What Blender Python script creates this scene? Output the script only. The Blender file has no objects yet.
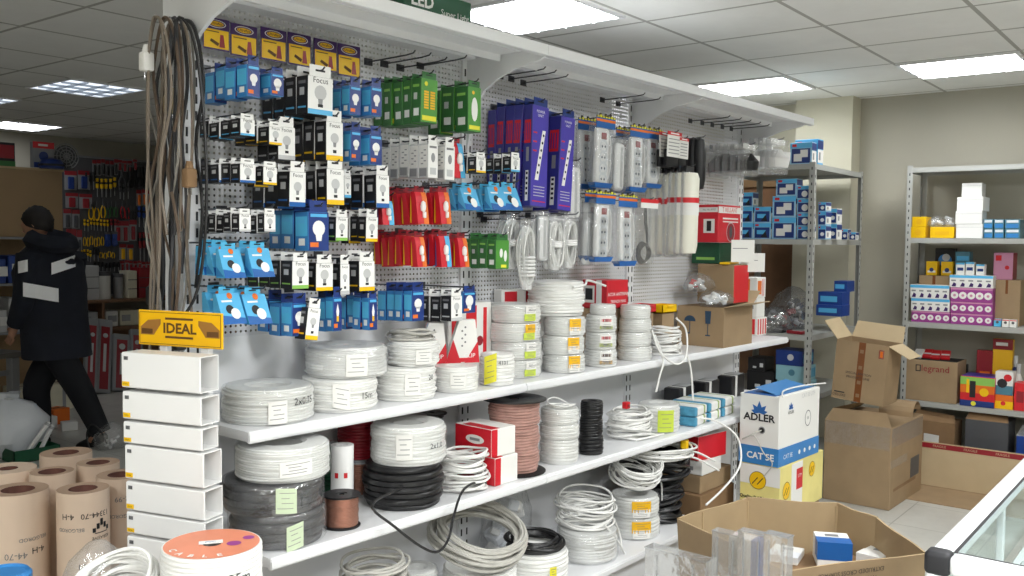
import bpy, bmesh, math, random
from math import sin, cos, pi, radians
from mathutils import Vector, Matrix, Euler
random.seed(7)
SC = bpy.context.scene
COL = SC.collection
# ------------------------------------------------------------------ camera
FPX = 924.3
YAW, PITCH, ROLL = radians(39.787), radians(2.909), radians(0.637)
CAM = Vector((0, 0, 1.6))
_f = Vector((cos(YAW), sin(YAW), 0)); _r = Vector((sin(YAW), -cos(YAW), 0)); _d = Vector((0, 0, -1))
FW = _f * cos(PITCH) + _d * sin(PITCH); _d2 = _d * cos(PITCH) - _f * sin(PITCH)
RT = _r * cos(ROLL) - _d2 * sin(ROLL); DN = _d2 * cos(ROLL) + _r * sin(ROLL)
cam = bpy.data.cameras.new('camera'); co = bpy.data.objects.new('camera', cam); COL.objects.link(co)
cam.sensor_fit = 'HORIZONTAL'; cam.sensor_width = 36; cam.lens = FPX * 36 / 1024
cam.clip_start = .05; cam.clip_end = 100
M = Matrix((RT, -DN, -FW)).transposed().to_4x4(); M.translation = CAM
co.matrix_world = M
SC.camera = co
RA = radians(1.776)                     # the room is turned a little against the shelving unit
RX_, RY_ = Vector((cos(RA), sin(RA), 0)), Vector((-sin(RA), cos(RA), 0))
def ray(u, v): return RT * ((u - 512) / FPX) + DN * ((v - 288) / FPX) + FW
def onY(u, v, y): k = ray(u, v); return CAM + k * (y / k.y)
def onX(u, v, x): k = ray(u, v); return CAM + k * (x / k.x)
def onZ(u, v, z): k = ray(u, v); return CAM + k * ((z - CAM.z) / k.z)
def onRX(u, v, x): k = ray(u, v); p = CAM + k * (x / k.dot(RX_)); return Vector((p.dot(RX_), p.dot(RY_), p.z))
def onRY(u, v, y): k = ray(u, v); p = CAM + k * (y / k.dot(RY_)); return Vector((p.dot(RX_), p.dot(RY_), p.z))
def R2W(x, y, z=0): q = RX_ * x + RY_ * y; return Vector((q.x, q.y, z))

# ------------------------------------------------------------------ materials
MATS = {}
def s2l(c):
    return tuple((x / 12.92 if x <= .04045 else ((x + .055) / 1.055) ** 2.4) for x in c)
def hexc(h): return s2l(tuple(int(h[i:i + 2], 16) / 255 for i in (0, 2, 4)))
def mat(name, h, rough=.5, metal=0., noise=0., nscale=12., bump=0., bscale=60., spec=.5, coat=0.):
    if name in MATS: return MATS[name]
    m = bpy.data.materials.new(name); m.use_nodes = True
    nt = m.node_tree; b = nt.nodes['Principled BSDF']
    c = hexc(h) if isinstance(h, str) else h
    b.inputs['Base Color'].default_value = (*c, 1); b.inputs['Roughness'].default_value = rough
    b.inputs['Metallic'].default_value = metal; b.inputs['Specular IOR Level'].default_value = spec
    b.inputs['Coat Weight'].default_value = coat
    tc = None
    if noise or bump:
        tc = nt.nodes.new('ShaderNodeTexCoord')
    if noise:
        n = nt.nodes.new('ShaderNodeTexNoise'); n.inputs['Scale'].default_value = nscale; n.inputs['Detail'].default_value = 4
        nt.links.new(tc.outputs['Object'], n.inputs['Vector'])
        r = nt.nodes.new('ShaderNodeValToRGB')
        r.color_ramp.elements[0].color = (*[x * (1 - noise) for x in c], 1); r.color_ramp.elements[1].color = (*[min(1, x * (1 + noise)) for x in c], 1)
        r.color_ramp.elements[0].position = .3; r.color_ramp.elements[1].position = .7
        nt.links.new(n.outputs['Fac'], r.inputs['Fac']); nt.links.new(r.outputs['Color'], b.inputs['Base Color'])
    if bump:
        n = nt.nodes.new('ShaderNodeTexNoise'); n.inputs['Scale'].default_value = bscale; n.inputs['Detail'].default_value = 3
        nt.links.new(tc.outputs['Object'], n.inputs['Vector'])
        bp = nt.nodes.new('ShaderNodeBump'); bp.inputs['Strength'].default_value = bump; bp.inputs['Distance'].default_value = .01
        nt.links.new(n.outputs['Fac'], bp.inputs['Height']); nt.links.new(bp.outputs['Normal'], b.inputs['Normal'])
    MATS[name] = m; return m
def film(name, tint=(.985, .99, .99), gloss=.07, body=.06, bump=.6, bscale=25., rough=.12):
    """thin clear plastic: mostly see-through with glossy crinkles"""
    if name in MATS: return MATS[name]
    m = bpy.data.materials.new(name); m.use_nodes = True; nt = m.node_tree; nt.nodes.clear()
    out = nt.nodes.new('ShaderNodeOutputMaterial'); tr = nt.nodes.new('ShaderNodeBsdfTransparent'); tr.inputs[0].default_value = (*tint, 1)
    gl = nt.nodes.new('ShaderNodeBsdfGlossy'); gl.inputs['Roughness'].default_value = rough
    df = nt.nodes.new('ShaderNodeBsdfDiffuse'); df.inputs[0].default_value = (.9, .91, .92, 1)
    tc = nt.nodes.new('ShaderNodeTexCoord'); n = nt.nodes.new('ShaderNodeTexNoise'); n.inputs['Scale'].default_value = bscale; n.inputs['Detail'].default_value = 4
    nt.links.new(tc.outputs['Object'], n.inputs['Vector'])
    bp = nt.nodes.new('ShaderNodeBump'); bp.inputs['Strength'].default_value = bump; bp.inputs['Distance'].default_value = .02
    nt.links.new(n.outputs['Fac'], bp.inputs['Height']); nt.links.new(bp.outputs['Normal'], gl.inputs['Normal'])
    lw = nt.nodes.new('ShaderNodeLayerWeight'); lw.inputs['Blend'].default_value = .25
    ma = nt.nodes.new('ShaderNodeMath'); ma.operation = 'MULTIPLY_ADD'; ma.inputs[1].default_value = .16; ma.inputs[2].default_value = gloss
    nt.links.new(lw.outputs['Facing'], ma.inputs[0])
    m1 = nt.nodes.new('ShaderNodeMixShader'); m1.inputs[0].default_value = body
    nt.links.new(tr.outputs[0], m1.inputs[1]); nt.links.new(df.outputs[0], m1.inputs[2])
    m2 = nt.nodes.new('ShaderNodeMixShader'); nt.links.new(ma.outputs[0], m2.inputs[0])
    nt.links.new(m1.outputs[0], m2.inputs[1]); nt.links.new(gl.outputs[0], m2.inputs[2]); nt.links.new(m2.outputs[0], out.inputs[0])
    MATS[name] = m; return m
def emat(name, col, strength):
    if name in MATS: return MATS[name]
    m = bpy.data.materials.new(name); m.use_nodes = True; b = m.node_tree.nodes['Principled BSDF']
    b.inputs['Base Color'].default_value = (.8, .8, .8, 1); b.inputs['Emission Color'].default_value = (*col, 1); b.inputs['Emission Strength'].default_value = strength
    MATS[name] = m; return m
def MT(n): return MATS[n]

# ------------------------------------------------------------------ mesh builder
_txt = {}
def text_geo(s, bold=False):
    if (s, bold) in _txt: return _txt[(s, bold)]
    c = bpy.data.curves.new('t', 'FONT'); c.body = s; c.size = 1; c.align_x = 'CENTER'; c.align_y = 'CENTER'; c.resolution_u = 2
    if bold: c.offset = .03
    o = bpy.data.objects.new('t', c); me = bpy.data.meshes.new_from_object(o)
    g = ([v.co.copy() for v in me.vertices], [tuple(p.vertices) for p in me.polygons])
    bpy.data.objects.remove(o); bpy.data.curves.remove(c); bpy.data.meshes.remove(me)
    _txt[(s, bold)] = g; return g
class MB:
    def __init__(s): s.v = []; s.f = []; s.mi = []; s.mats = []; s.cur = 0
    def m(s, name):
        if name not in s.mats: s.mats.append(name)
        s.cur = s.mats.index(name); return s
    def add(s, vs, fs, T=None):
        o = len(s.v)
        for p in vs:
            p = Vector(p); s.v.append(T @ p if T else p)
        for f in fs: s.f.append(tuple(i + o for i in f)); s.mi.append(s.cur)
        return s
    def quad(s, a, b, c, d, T=None): return s.add([a, b, c, d], [(0, 1, 2, 3)], T)
    def box(s, x0, x1, y0, y1, z0, z1, T=None):
        return s.add([(x0, y0, z0), (x1, y0, z0), (x1, y1, z0), (x0, y1, z0), (x0, y0, z1), (x1, y0, z1), (x1, y1, z1), (x0, y1, z1)],
                     [(0, 3, 2, 1), (4, 5, 6, 7), (0, 1, 5, 4), (1, 2, 6, 5), (2, 3, 7, 6), (3, 0, 4, 7)], T)
    def rbox(s, x0, x1, y0, y1, z0, z1, b=.004, seg=2, T=None):
        bm = bmesh.new(); bmesh.ops.create_cube(bm, size=1)
        for v in bm.verts: v.co = Vector(((x0 + x1) / 2 + v.co.x * (x1 - x0), (y0 + y1) / 2 + v.co.y * (y1 - y0), (z0 + z1) / 2 + v.co.z * (z1 - z0)))
        bmesh.ops.bevel(bm, geom=bm.edges[:], offset=b, segments=seg, affect='EDGES', profile=.5)
        bm.verts.index_update()
        s.add([v.co.copy() for v in bm.verts], [[v.index for v in f.verts] for f in bm.faces], T); bm.free(); return s
    def frame(s, x0, x1, z0, z1, t, y0, y1, T=None):
        s.box(x0, x1, y0, y1, z0, z0 + t, T); s.box(x0, x1, y0, y1, z1 - t, z1, T)
        s.box(x0, x0 + t, y0, y1, z0 + t, z1 - t, T); return s.box(x1 - t, x1, y0, y1, z0 + t, z1 - t, T)
    def lathe(s, prof, n=32, T=None, closed=False, wob=None):
        """prof: list of (r, z) from bottom to top round the outside"""
        vs = []; k = len(prof)
        for i in range(n):
            a = 2 * pi * i / n
            for j, (r, z) in enumerate(prof):
                rr = r + (wob(a, j, r) if wob else 0)
                vs.append((rr * cos(a), rr * sin(a), z))
        fs = []
        for i in range(n):
            i2 = (i + 1) % n
            for j in range(k if closed else k - 1):
                j2 = (j + 1) % k
                fs.append((i * k + j, i2 * k + j, i2 * k + j2, i * k + j2))
        return s.add(vs, fs, T)
    def cyl(s, r, z0, z1, n=24, T=None, r2=None):
        r2 = r if r2 is None else r2
        return s.lathe([(0.0001, z0), (r, z0), (r2, z1), (0.0001, z1)], n, T)
    def tube(s, pts, r, n=6, T=None, closed=False, caps=True):
        pts = [Vector(p) for p in pts]; k = len(pts)
        if k < 2: return s
        vs = []; up = Vector((0, 0, 1)); pn = None
        for i, p in enumerate(pts):
            a = pts[i - 1] if (i > 0 or closed) else p; b = pts[(i + 1) % k] if (i < k - 1 or closed) else p
            t = (b - a)
            t = t.normalized() if t.length > 1e-9 else Vector((0, 0, 1))
            if pn is None:
                pn = t.cross(up)
                if pn.length < .05: pn = t.cross(Vector((1, 0, 0)))
            pn = (pn - t * pn.dot(t))
            pn = pn.normalized() if pn.length > 1e-6 else t.orthogonal().normalized()
            bn = t.cross(pn); rr = r[i] if isinstance(r, (list, tuple)) else r
            for j in range(n):
                q = 2 * pi * j / n; vs.append(p + pn * (rr * cos(q)) + bn * (rr * sin(q)))
        fs = []
        for i in range(k if closed else k - 1):
            i2 = (i + 1) % k
            for j in range(n):
                j2 = (j + 1) % n; fs.append((i * n + j, i * n + j2, i2 * n + j2, i2 * n + j))
        if caps and not closed: fs += [tuple(range(n))[::-1], tuple((k - 1) * n + j for j in range(n))]
        return s.add(vs, fs, T)
    def prism(s, poly, y0, y1, T=None):
        """poly in (x, z), extruded along y"""
        k = len(poly)
        return s.add([(x, y0, z) for x, z in poly] + [(x, y1, z) for x, z in poly],
                     [tuple(range(k)), tuple(range(2 * k - 1, k - 1, -1))] + [(i, i + k, (i + 1) % k + k, (i + 1) % k) for i in range(k)], T)
    def plate(s, poly, y, T=None): return s.add([(x, y, z) for x, z in poly], [tuple(range(len(poly)))], T)
    def disc(s, cx, cz, r, y, n=14, T=None, rz=None):
        rz = r if rz is None else rz
        return s.plate([(cx + r * cos(2 * pi * i / n), cz + rz * sin(2 * pi * i / n)) for i in range(n)], y, T)
    def text(s, st, cx, cz, size, y, T=None, sx=1., rot=0., bold=False):
        """flat lettering facing -y, centred at (cx, cz)"""
        vs, fs = text_geo(st, bold); c, q = cos(rot), sin(rot)
        return s.add([(cx + (p.x * sx * c - p.y * q) * size, y, cz + (p.x * sx * q + p.y * c) * size) for p in vs], fs, T)
    def build(s, name, parent=None, smooth=False, T=None, mesh_only=False):
        me = bpy.data.meshes.new(name); me.from_pydata([tuple(p) for p in s.v], [], s.f)
        for n in s.mats: me.materials.append(MATS[n])
        me.polygons.foreach_set('material_index', s.mi)
        if smooth: me.polygons.foreach_set('use_smooth', [True] * len(s.f))
        me.update()
        if smooth:
            try: me.set_sharp_from_angle(angle=radians(40))
            except Exception: pass
        if mesh_only: return me
        o = bpy.data.objects.new(name, me); COL.objects.link(o)
        if parent: o.parent = parent
        if T is not None: o.matrix_local = T
        return o
def recalc(o):
    bm = bmesh.new(); bm.from_mesh(o.data); bmesh.ops.recalc_face_normals(bm, faces=bm.faces[:]); bm.to_mesh(o.data); bm.free(); return o
def tag(o, label=None, cat=None, group=None, kind=None):
    if label: o['label'] = label
    if cat: o['category'] = cat
    if group: o['group'] = group
    if kind: o['kind'] = kind
    return o
def thing(name, label, cat, loc=(0, 0, 0), rz=0., group=None, rot=None):
    o = bpy.data.objects.new(name, None); COL.objects.link(o); o.empty_display_size = .05
    o.location = loc; o.rotation_euler = rot if rot else (0, 0, rz)
    return tag(o, label, cat, group)
KIDS = {}
def kids(o): return [c for c in bpy.data.objects if c.parent == o] if o.name not in KIDS else KIDS[o.name]
def dup(root, loc, rz=None, label=None, group=None, rot=None):
    ks = kids(root); KIDS[root.name] = ks
    r = root.copy(); COL.objects.link(r); r.location = loc
    if rz is not None: r.rotation_euler = (0, 0, rz)
    if rot is not None: r.rotation_euler = rot
    if label: r['label'] = label
    if group: r['group'] = group
    for ch in ks:
        c = ch.copy(); COL.objects.link(c); c.parent = r
        gk = kids(ch); KIDS[ch.name] = gk
        for g in gk:
            d = g.copy(); COL.objects.link(d); d.parent = c
    return r
def struct(mb, name, smooth=False):
    o = mb.build(name, None, smooth); return tag(o, kind='structure')
def TR(x=0, y=0, z=0, rz=0., rx=0., ry=0.):
    return Matrix.Translation((x, y, z)) @ Euler((rx, ry, rz)).to_matrix().to_4x4()
ORD = ['first', 'second', 'third', 'fourth', 'fifth', 'sixth', 'seventh', 'eighth', 'ninth', 'tenth', 'eleventh', 'twelfth',
       'thirteenth', 'fourteenth', 'fifteenth', 'sixteenth', 'seventeenth', 'eighteenth', 'nineteenth', 'twentieth']

# palette
for n, h, kw in [
    ('white_paint', 'e9eaec', dict(rough=.35, noise=.02, nscale=4)), ('white_plastic', 'f6f6f5', dict(rough=.35)),
    ('duct_white', 'f0f0ef', dict(rough=.3)), ('cable_white', 'ebebe8', dict(rough=.42, noise=.03, nscale=30)),
    ('cable_grey', 'b9b7b0', dict(rough=.45, noise=.08, nscale=30)), ('cable_black', '1b1b1d', dict(rough=.4)),
    ('cable_darkgrey', '3a3a3d', dict(rough=.45)), ('lead_grey', '85817a', dict(rough=.5)), ('cable_tan', '776c60', dict(rough=.5, noise=.15, nscale=8)),
    ('cable_brown', '5a4a3c', dict(rough=.55)), ('dark_red', '8a1c28', dict(rough=.4)), ('copper', 'b98a78', dict(rough=.3, metal=.7)),
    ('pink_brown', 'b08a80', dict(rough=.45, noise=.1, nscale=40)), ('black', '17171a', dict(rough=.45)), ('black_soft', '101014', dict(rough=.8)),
    ('card_brown', '9c8465', dict(rough=.85, noise=.07, nscale=9)), ('card_dark', '86694a', dict(rough=.85, noise=.08, nscale=9)),
    ('card_inner', 'a8916f', dict(rough=.9, noise=.06, nscale=7)), ('card_light', 'bfab8a', dict(rough=.9, noise=.04, nscale=7)),
    ('tape_brown', '7a4a2a', dict(rough=.25)), ('card_edge', 'b49c78', dict(rough=.9)),
    ('kraft', 'e0c8b2', dict(rough=.8, noise=.04, nscale=6)), ('kraft_end', '6b463c', dict(rough=.9, noise=.15, nscale=20)), ('kraft_ring', 'b99d86', dict(rough=.9)),
    ('yellow', 'f2c200', dict(rough=.4)), ('yellow_pale', 'e6d98a', dict(rough=.5, noise=.1, nscale=5)), ('lemon', 'e8e03a', dict(rough=.5)), ('yellow_sign', 'f0b80e', dict(rough=.35)),
    ('lime', 'c4d64a', dict(rough=.5)), ('palegreen', 'c5d3b4', dict(rough=.6)),
    ('brown_ink', '5b3a16', dict(rough=.6)), ('ink', '1e1e22', dict(rough=.6)), ('ink_blue', '27435c', dict(rough=.6)), ('grey_ink', '77777a', dict(rough=.6)),
    ('red', 'd0202a', dict(rough=.4)), ('red_dark', '8e1a26', dict(rough=.4)), ('crimson', 'c81c2c', dict(rough=.4)), ('orange', 'e2701f', dict(rough=.4)), ('orange_label', 'e08a6a', dict(rough=.45, noise=.06, nscale=9)),
    ('blue', '1f5fa8', dict(rough=.35)), ('blue_deep', '1b3578', dict(rough=.35)), ('pale_blue', '9cc6e2', dict(rough=.4)), ('blue_mid', '3580c2', dict(rough=.35)), ('cyan', '55b9e4', dict(rough=.35)), ('sky', '58b4e4', dict(rough=.35)),
    ('teal_grey', '4c7d90', dict(rough=.35)), ('purple', '4338a2', dict(rough=.38)), ('purple_dark', '2f3186', dict(rough=.38)), ('violet', '9a3c8c', dict(rough=.45)), ('pinkish', 'c88aa8', dict(rough=.5)),
    ('plum', '3d2060', dict(rough=.4)), ('gold', 'ecb614', dict(rough=.4)),
    ('green', '2f6b33', dict(rough=.4)), ('green_mid', '4c9038', dict(rough=.4)), ('green_dark', '145236', dict(rough=.45)), ('green_light', '8cc25a', dict(rough=.4)),
    ('white', 'f2f2f0', dict(rough=.5)), ('paper', 'e9e8e4', dict(rough=.7)), ('grey_light', 'c4c5c6', dict(rough=.5)), ('grey', '8d8e90', dict(rough=.5)), ('grey_dark', '4b4c50', dict(rough=.5)),
    ('steel', 'a5a6a8', dict(rough=.35, metal=.85)), ('rack_grey', 'a9aaa6', dict(rough=.45)), ('wire', '55565a', dict(rough=.35, metal=.8)), ('chrome', 'c8c8cc', dict(rough=.2, metal=1)),
    ('jacket', '161a26', dict(rough=.9, noise=.25, nscale=8, bump=.25, bscale=14)), ('trousers', '0f1118', dict(rough=.9, bump=.2, bscale=14)), ('reflect', 'fcfdff', dict(rough=.6)),
    ('skin', 'b98a70', dict(rough=.55)), ('hair', '1a1412', dict(rough=.7)), ('shoe', '0c0c0e', dict(rough=.5)),
    ('wood', '7d5a3f', dict(rough=.6, noise=.15, nscale=5)), ('board_brown', '9d8260', dict(rough=.75, noise=.05, nscale=3)), ('cream_strip', 'd8d3bd', dict(rough=.45, noise=.05, nscale=10)),
    ('bluegreen', '4b93b3', dict(rough=.5, noise=.2, nscale=30)), ('leafy', '93a86a', dict(rough=.5, noise=.3, nscale=40)), ('counter_white', 'eef0f2', dict(rough=.2)), ('rubber', '222226', dict(rough=.6)),
    ('bin_blue', '1c3f8a', dict(rough=.35)), ('tabletop', '6f6c66', dict(rough=.5)), ('bagwhite', 'dfe3e8', dict(rough=.35, bump=.4, bscale=18)),
]: mat(n, h, **kw)
film('film'); film('film_bag', tint=(.97, .975, .98), gloss=.11, body=.1, bump=1., bscale=18); film('film_thick', gloss=.3, body=.2, bump=.25, bscale=8, rough=.08)
film('tape_clear', tint=(.995, .99, .985), gloss=.05, body=.06, bump=.8, bscale=14, rough=.08); film('film_dark', tint=(.8, .8, .83), gloss=.16, body=.05, bump=1., bscale=14)
film('glass', tint=(.93, .97, .96), gloss=.05, body=.02, bump=0.0, rough=.02)
# ================================================================== the room
def grid_mat(name, base, line, x0, px, y0, py, w, rough, noise=.03):
    m = bpy.data.materials.new(name); m.use_nodes = True; nt = m.node_tree; b = nt.nodes['Principled BSDF']; L = nt.links.new
    tc = nt.nodes.new('ShaderNodeTexCoord'); sp = nt.nodes.new('ShaderNodeSeparateXYZ'); L(tc.outputs['Object'], sp.inputs[0])
    def axis(out, o, p):
        a = nt.nodes.new('ShaderNodeMath'); a.operation = 'SUBTRACT'; a.inputs[1].default_value = o; L(out, a.inputs[0])
        d = nt.nodes.new('ShaderNodeMath'); d.operation = 'DIVIDE'; d.inputs[1].default_value = p; L(a.outputs[0], d.inputs[0])
        q = nt.nodes.new('ShaderNodeMath'); q.operation = 'PINGPONG'; q.inputs[1].default_value = .5; L(d.outputs[0], q.inputs[0])
        l = nt.nodes.new('ShaderNodeMath'); l.operation = 'LESS_THAN'; l.inputs[1].default_value = w / p / 2; L(q.outputs[0], l.inputs[0]); return l
    ax, ay = axis(sp.outputs[0], x0, px), axis(sp.outputs[1], y0, py)
    mx = nt.nodes.new('ShaderNodeMath'); mx.operation = 'MAXIMUM'; L(ax.outputs[0], mx.inputs[0]); L(ay.outputs[0], mx.inputs[1])
    n = nt.nodes.new('ShaderNodeTexNoise'); n.inputs['Scale'].default_value = 3; n.inputs['Detail'].default_value = 8; n.inputs['Roughness'].default_value = .7; L(tc.outputs['Object'], n.inputs['Vector'])
    r = nt.nodes.new('ShaderNodeValToRGB'); c = hexc(base)
    r.color_ramp.elements[0].color = (*[k * (1 - noise) for k in c], 1); r.color_ramp.elements[1].color = (*[k * (1 + noise) for k in c], 1)
    r.color_ramp.elements[0].position = .35; r.color_ramp.elements[1].position = .65; L(n.outputs['Fac'], r.inputs[0])
    mi = nt.nodes.new('ShaderNodeMix'); mi.data_type = 'RGBA'; L(mx.outputs[0], mi.inputs[0]); L(r.outputs[0], mi.inputs[6]); mi.inputs[7].default_value = (*hexc(line), 1)
    L(mi.outputs[2], b.inputs['Base Color']); b.inputs['Roughness'].default_value = rough
    bp = nt.nodes.new('ShaderNodeBump'); bp.invert = True; bp.inputs['Strength'].default_value = .6; bp.inputs['Distance'].default_value = .004; L(mx.outputs[0], bp.inputs['Height']); L(bp.outputs[0], b.inputs['Normal'])
    MATS[name] = m; return m
HC = 2.7
GX, PXX, GY, PYY = 4.68, .6, 2.36, .68
grid_mat('ceiling_tiles', 'ebebe8', 'aeada7', GX, PXX, GY, PYY, .022, .9)
grid_mat('floor_tiles', 'c6c5bf', 'a09f98', 0, .5, 0, .5, .006, .35, .08)
mat('wall_paint', 'aeaa9c', rough=.8, noise=.03, nscale=2, bump=.05, bscale=80)
mat('wall_cream', 'c9c5b2', rough=.8, noise=.02, nscale=2)
RZ = Matrix.Rotation(RA, 4, 'Z')
XW, XE, YS, YN = -3.0, 7.16, -3.2, 10.3
def rstruct(mb, name): o = struct(mb, name); o.rotation_euler = (0, 0, RA); return o
rstruct(MB().m('floor_tiles').box(XW, XE + 1.6, YS, YN, -.06, 0), 'floor')
rstruct(MB().m('ceiling_tiles').box(XW, XE + 1.6, YS, YN, HC, HC + .05), 'ceiling')
rstruct(MB().m('wall_paint').box(XE, XE + .12, YS, 2.70, 0, HC), 'wall_right')
rstruct(MB().m('wall_cream').box(6.97, XE, 2.27, 2.70, 0, HC), 'trim_1')
rstruct(MB().m('wall_cream').box(XE + .0, XE + .12, 2.70, 4.2, 2.12, HC).box(XE, XE + .12, 3.6, 4.2, 0, 2.12), 'wall_corner')
rstruct(MB().m('wall_paint').box(XE + .02, XE + .14, 4.2, YN, 0, HC), 'wall_east')
rstruct(MB().m('wall_paint').box(XW, XE + 1.6, YN, YN + .12, 0, HC), 'wall_north')
rstruct(MB().m('wall_paint').box(XW - .12, XW, YS, YN, 0, HC), 'wall_west')
rstruct(MB().m('wall_paint').box(XW, XE + .12, YS - .12, YS, 0, HC), 'wall_south')
dr = MB().m('wood').box(XE + .02, XE + .07, 2.70, 3.6, 0, 2.12)
dr.m('card_dark').box(XE - .005, XE + .02, 2.70, 2.76, 0, 2.12).box(XE - .005, XE + .02, 3.54, 3.6, 0, 2.12).box(XE - .005, XE + .02, 2.7, 3.6, 2.06, 2.12)
rstruct(dr, 'door_1')
rstruct(MB().m('wall_cream').box(XE - .015, XE, YS, 2.27, 0, .07), 'baseboard_right')

# ceiling lights: frame, lamp panel and louvre
emat('lamp_on', (.98, 1, 1), 12.0); emat('lamp_unseen_fill', (.985, 1, 1), 38.0); emat('lamp_half', (.82, .9, 1), .9); emat('lamp_far', (.95, .97, 1), 4.0)
mat('louvre', 'dfe2e6', rough=.3); mat('louvre_metal', '9aa0a8', rough=.3, metal=.6)
def ceiling_light(x, y, lamp, label, lm='louvre', w=.6, d=.68, n=4):
    t = thing('ceiling_light', label, 'ceiling light', R2W(x + w / 2, y + d / 2, HC), RA, 'louvred ceiling lights')
    a, b = w / 2, d / 2
    fr = MB().m('white_paint').frame(-a + .005, a - .005, -b + .005, b - .005, .022, -.012, .002)
    fr.v = [Vector((p.x, p.z, p.y)) for p in fr.v]; recalc(fr.build('frame', t))
    MB().m(lamp).quad((-a + .027, -b + .027, -.004), (-a + .027, b - .027, -.004), (a - .027, b - .027, -.004), (a - .027, -b + .027, -.004)).build('lamp_panel', t)
    lv = MB().m(lm)
    for i in range(1, n):
        q = -a + w * i / n; lv.box(q - .0025, q + .0025, -b + .027, b - .027, -.02, -.0045)
        q = -b + d * i / n; lv.box(-a + .027, a - .027, q - .0025, q + .0025, -.02, -.0045)
    lv.build('louvre', t)
    return t
ceiling_light(3.33, 2.38, 'lamp_on', 'bright ceiling light directly above the shelving unit canopy')
ceiling_light(5.87, 2.36, 'lamp_on', 'bright ceiling light beyond the far tip of the canopy')
ceiling_light(5.89, 1.00, 'lamp_on', 'bright ceiling light over the rack by the wall')
ceiling_light(3.20, 6.42, 'lamp_half', 'dim ceiling light with dark louvre, larger of the two dim ones', 'louvre_metal')
ceiling_light(2.90, 7.78, 'lamp_half', 'dim ceiling light cut by the picture edge above the dark aisle', 'louvre_metal')
ceiling_light(4.00, 9.30, 'lamp_far', 'lit ceiling light above the brown partition at the far wall')
for (x, y) in ((3.4, -.36), (.9, -.36), (.9, -1.72), (3.4, -1.72), (-1.5, -.36), (-1.5, 1.0), (-1.5, -1.72)):  # unseen lamps added, stronger than the visible ones, to brighten the shelving front
    ceiling_light(x, y, 'lamp_unseen_fill', 'ceiling light over the customer aisle outside the picture')
# ================================================================== the shelving unit
PY = 2.53                                     # face of the peg panel
X0, BAY, NB = 1.52, 1.215, 3
X1 = X0 + BAY * NB
def pegmat():
    m = bpy.data.materials.new('peg_sheet'); m.use_nodes = True; nt = m.node_tree; L = nt.links.new; b = nt.nodes['Principled BSDF']; out = nt.nodes['Material Output']
    b.inputs['Base Color'].default_value = (*hexc('dcdde0'), 1); b.inputs['Roughness'].default_value = .4
    tc = nt.nodes.new('ShaderNodeTexCoord'); sp = nt.nodes.new('ShaderNodeSeparateXYZ'); L(tc.outputs['Object'], sp.inputs[0])
    def ax(o):
        d = nt.nodes.new('ShaderNodeMath'); d.operation = 'DIVIDE'; d.inputs[1].default_value = .0185; L(o, d.inputs[0])
        f = nt.nodes.new('ShaderNodeMath'); f.operation = 'FRACT'; L(d.outputs[0], f.inputs[0])
        s = nt.nodes.new('ShaderNodeMath'); s.operation = 'SUBTRACT'; s.inputs[1].default_value = .5; L(f.outputs[0], s.inputs[0])
        q = nt.nodes.new('ShaderNodeMath'); q.operation = 'POWER'; q.inputs[1].default_value = 2; L(s.outputs[0], q.inputs[0]); return q
    a, c = ax(sp.outputs[0]), ax(sp.outputs[2])
    ad = nt.nodes.new('ShaderNodeMath'); ad.operation = 'ADD'; L(a.outputs[0], ad.inputs[0]); L(c.outputs[0], ad.inputs[1])
    lt = nt.nodes.new('ShaderNodeMath'); lt.operation = 'LESS_THAN'; lt.inputs[1].default_value = .045; L(ad.outputs[0], lt.inputs[0])
    tr = nt.nodes.new('ShaderNodeBsdfTransparent'); mx = nt.nodes.new('ShaderNodeMixShader')
    L(lt.outputs[0], mx.inputs[0]); L(b.outputs[0], mx.inputs[1]); L(tr.outputs[0], mx.inputs[2]); L(mx.outputs[0], out.inputs[0])
    MATS['peg_sheet'] = m
pegmat()
UNIT = thing('shelving_unit', 'long white shelving unit with perforated back panel, three shelves and canopy', 'shelving unit', (X0, PY, 0))
def U(mb, name, smooth=False): return mb.build(name, UNIT, smooth, T=Matrix.Identity(4))
def loc(p): return (p[0] - X0, p[1] - PY, p[2])
for b in range(NB):
    x0, x1 = b * BAY + .03, (b + 1) * BAY - .03
    U(MB().m('peg_sheet').quad((x0, 0, 1.29), (x1, 0, 1.29), (x1, 0, 2.318), (x0, 0, 2.318)), 'peg_panel')
    U(MB().m('white_paint').box(x0, x1, 0, .02, .1, 1.29), 'back_panel')
mat('slot_dark', '2a2a2c', rough=.8)
for b in range(NB + 1):
    xc = b * BAY; mb = MB().m('white_paint').box(xc - .03, xc + .03, -.012, .09, 0, 2.318)
    mb.m('slot_dark')
    for k in range(44):
        z = .1 + k * .05
        for dx in (-.016, .016): mb.box(xc + dx - .0035, xc + dx + .0035, -.0135, -.0121, z, z + .028)
    for k in range(14):
        z = 1.2 + k * .085; mb.box(xc - .0315, xc - .0301, .035, .042, z, z + .035)
    U(mb, 'upright')
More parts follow.
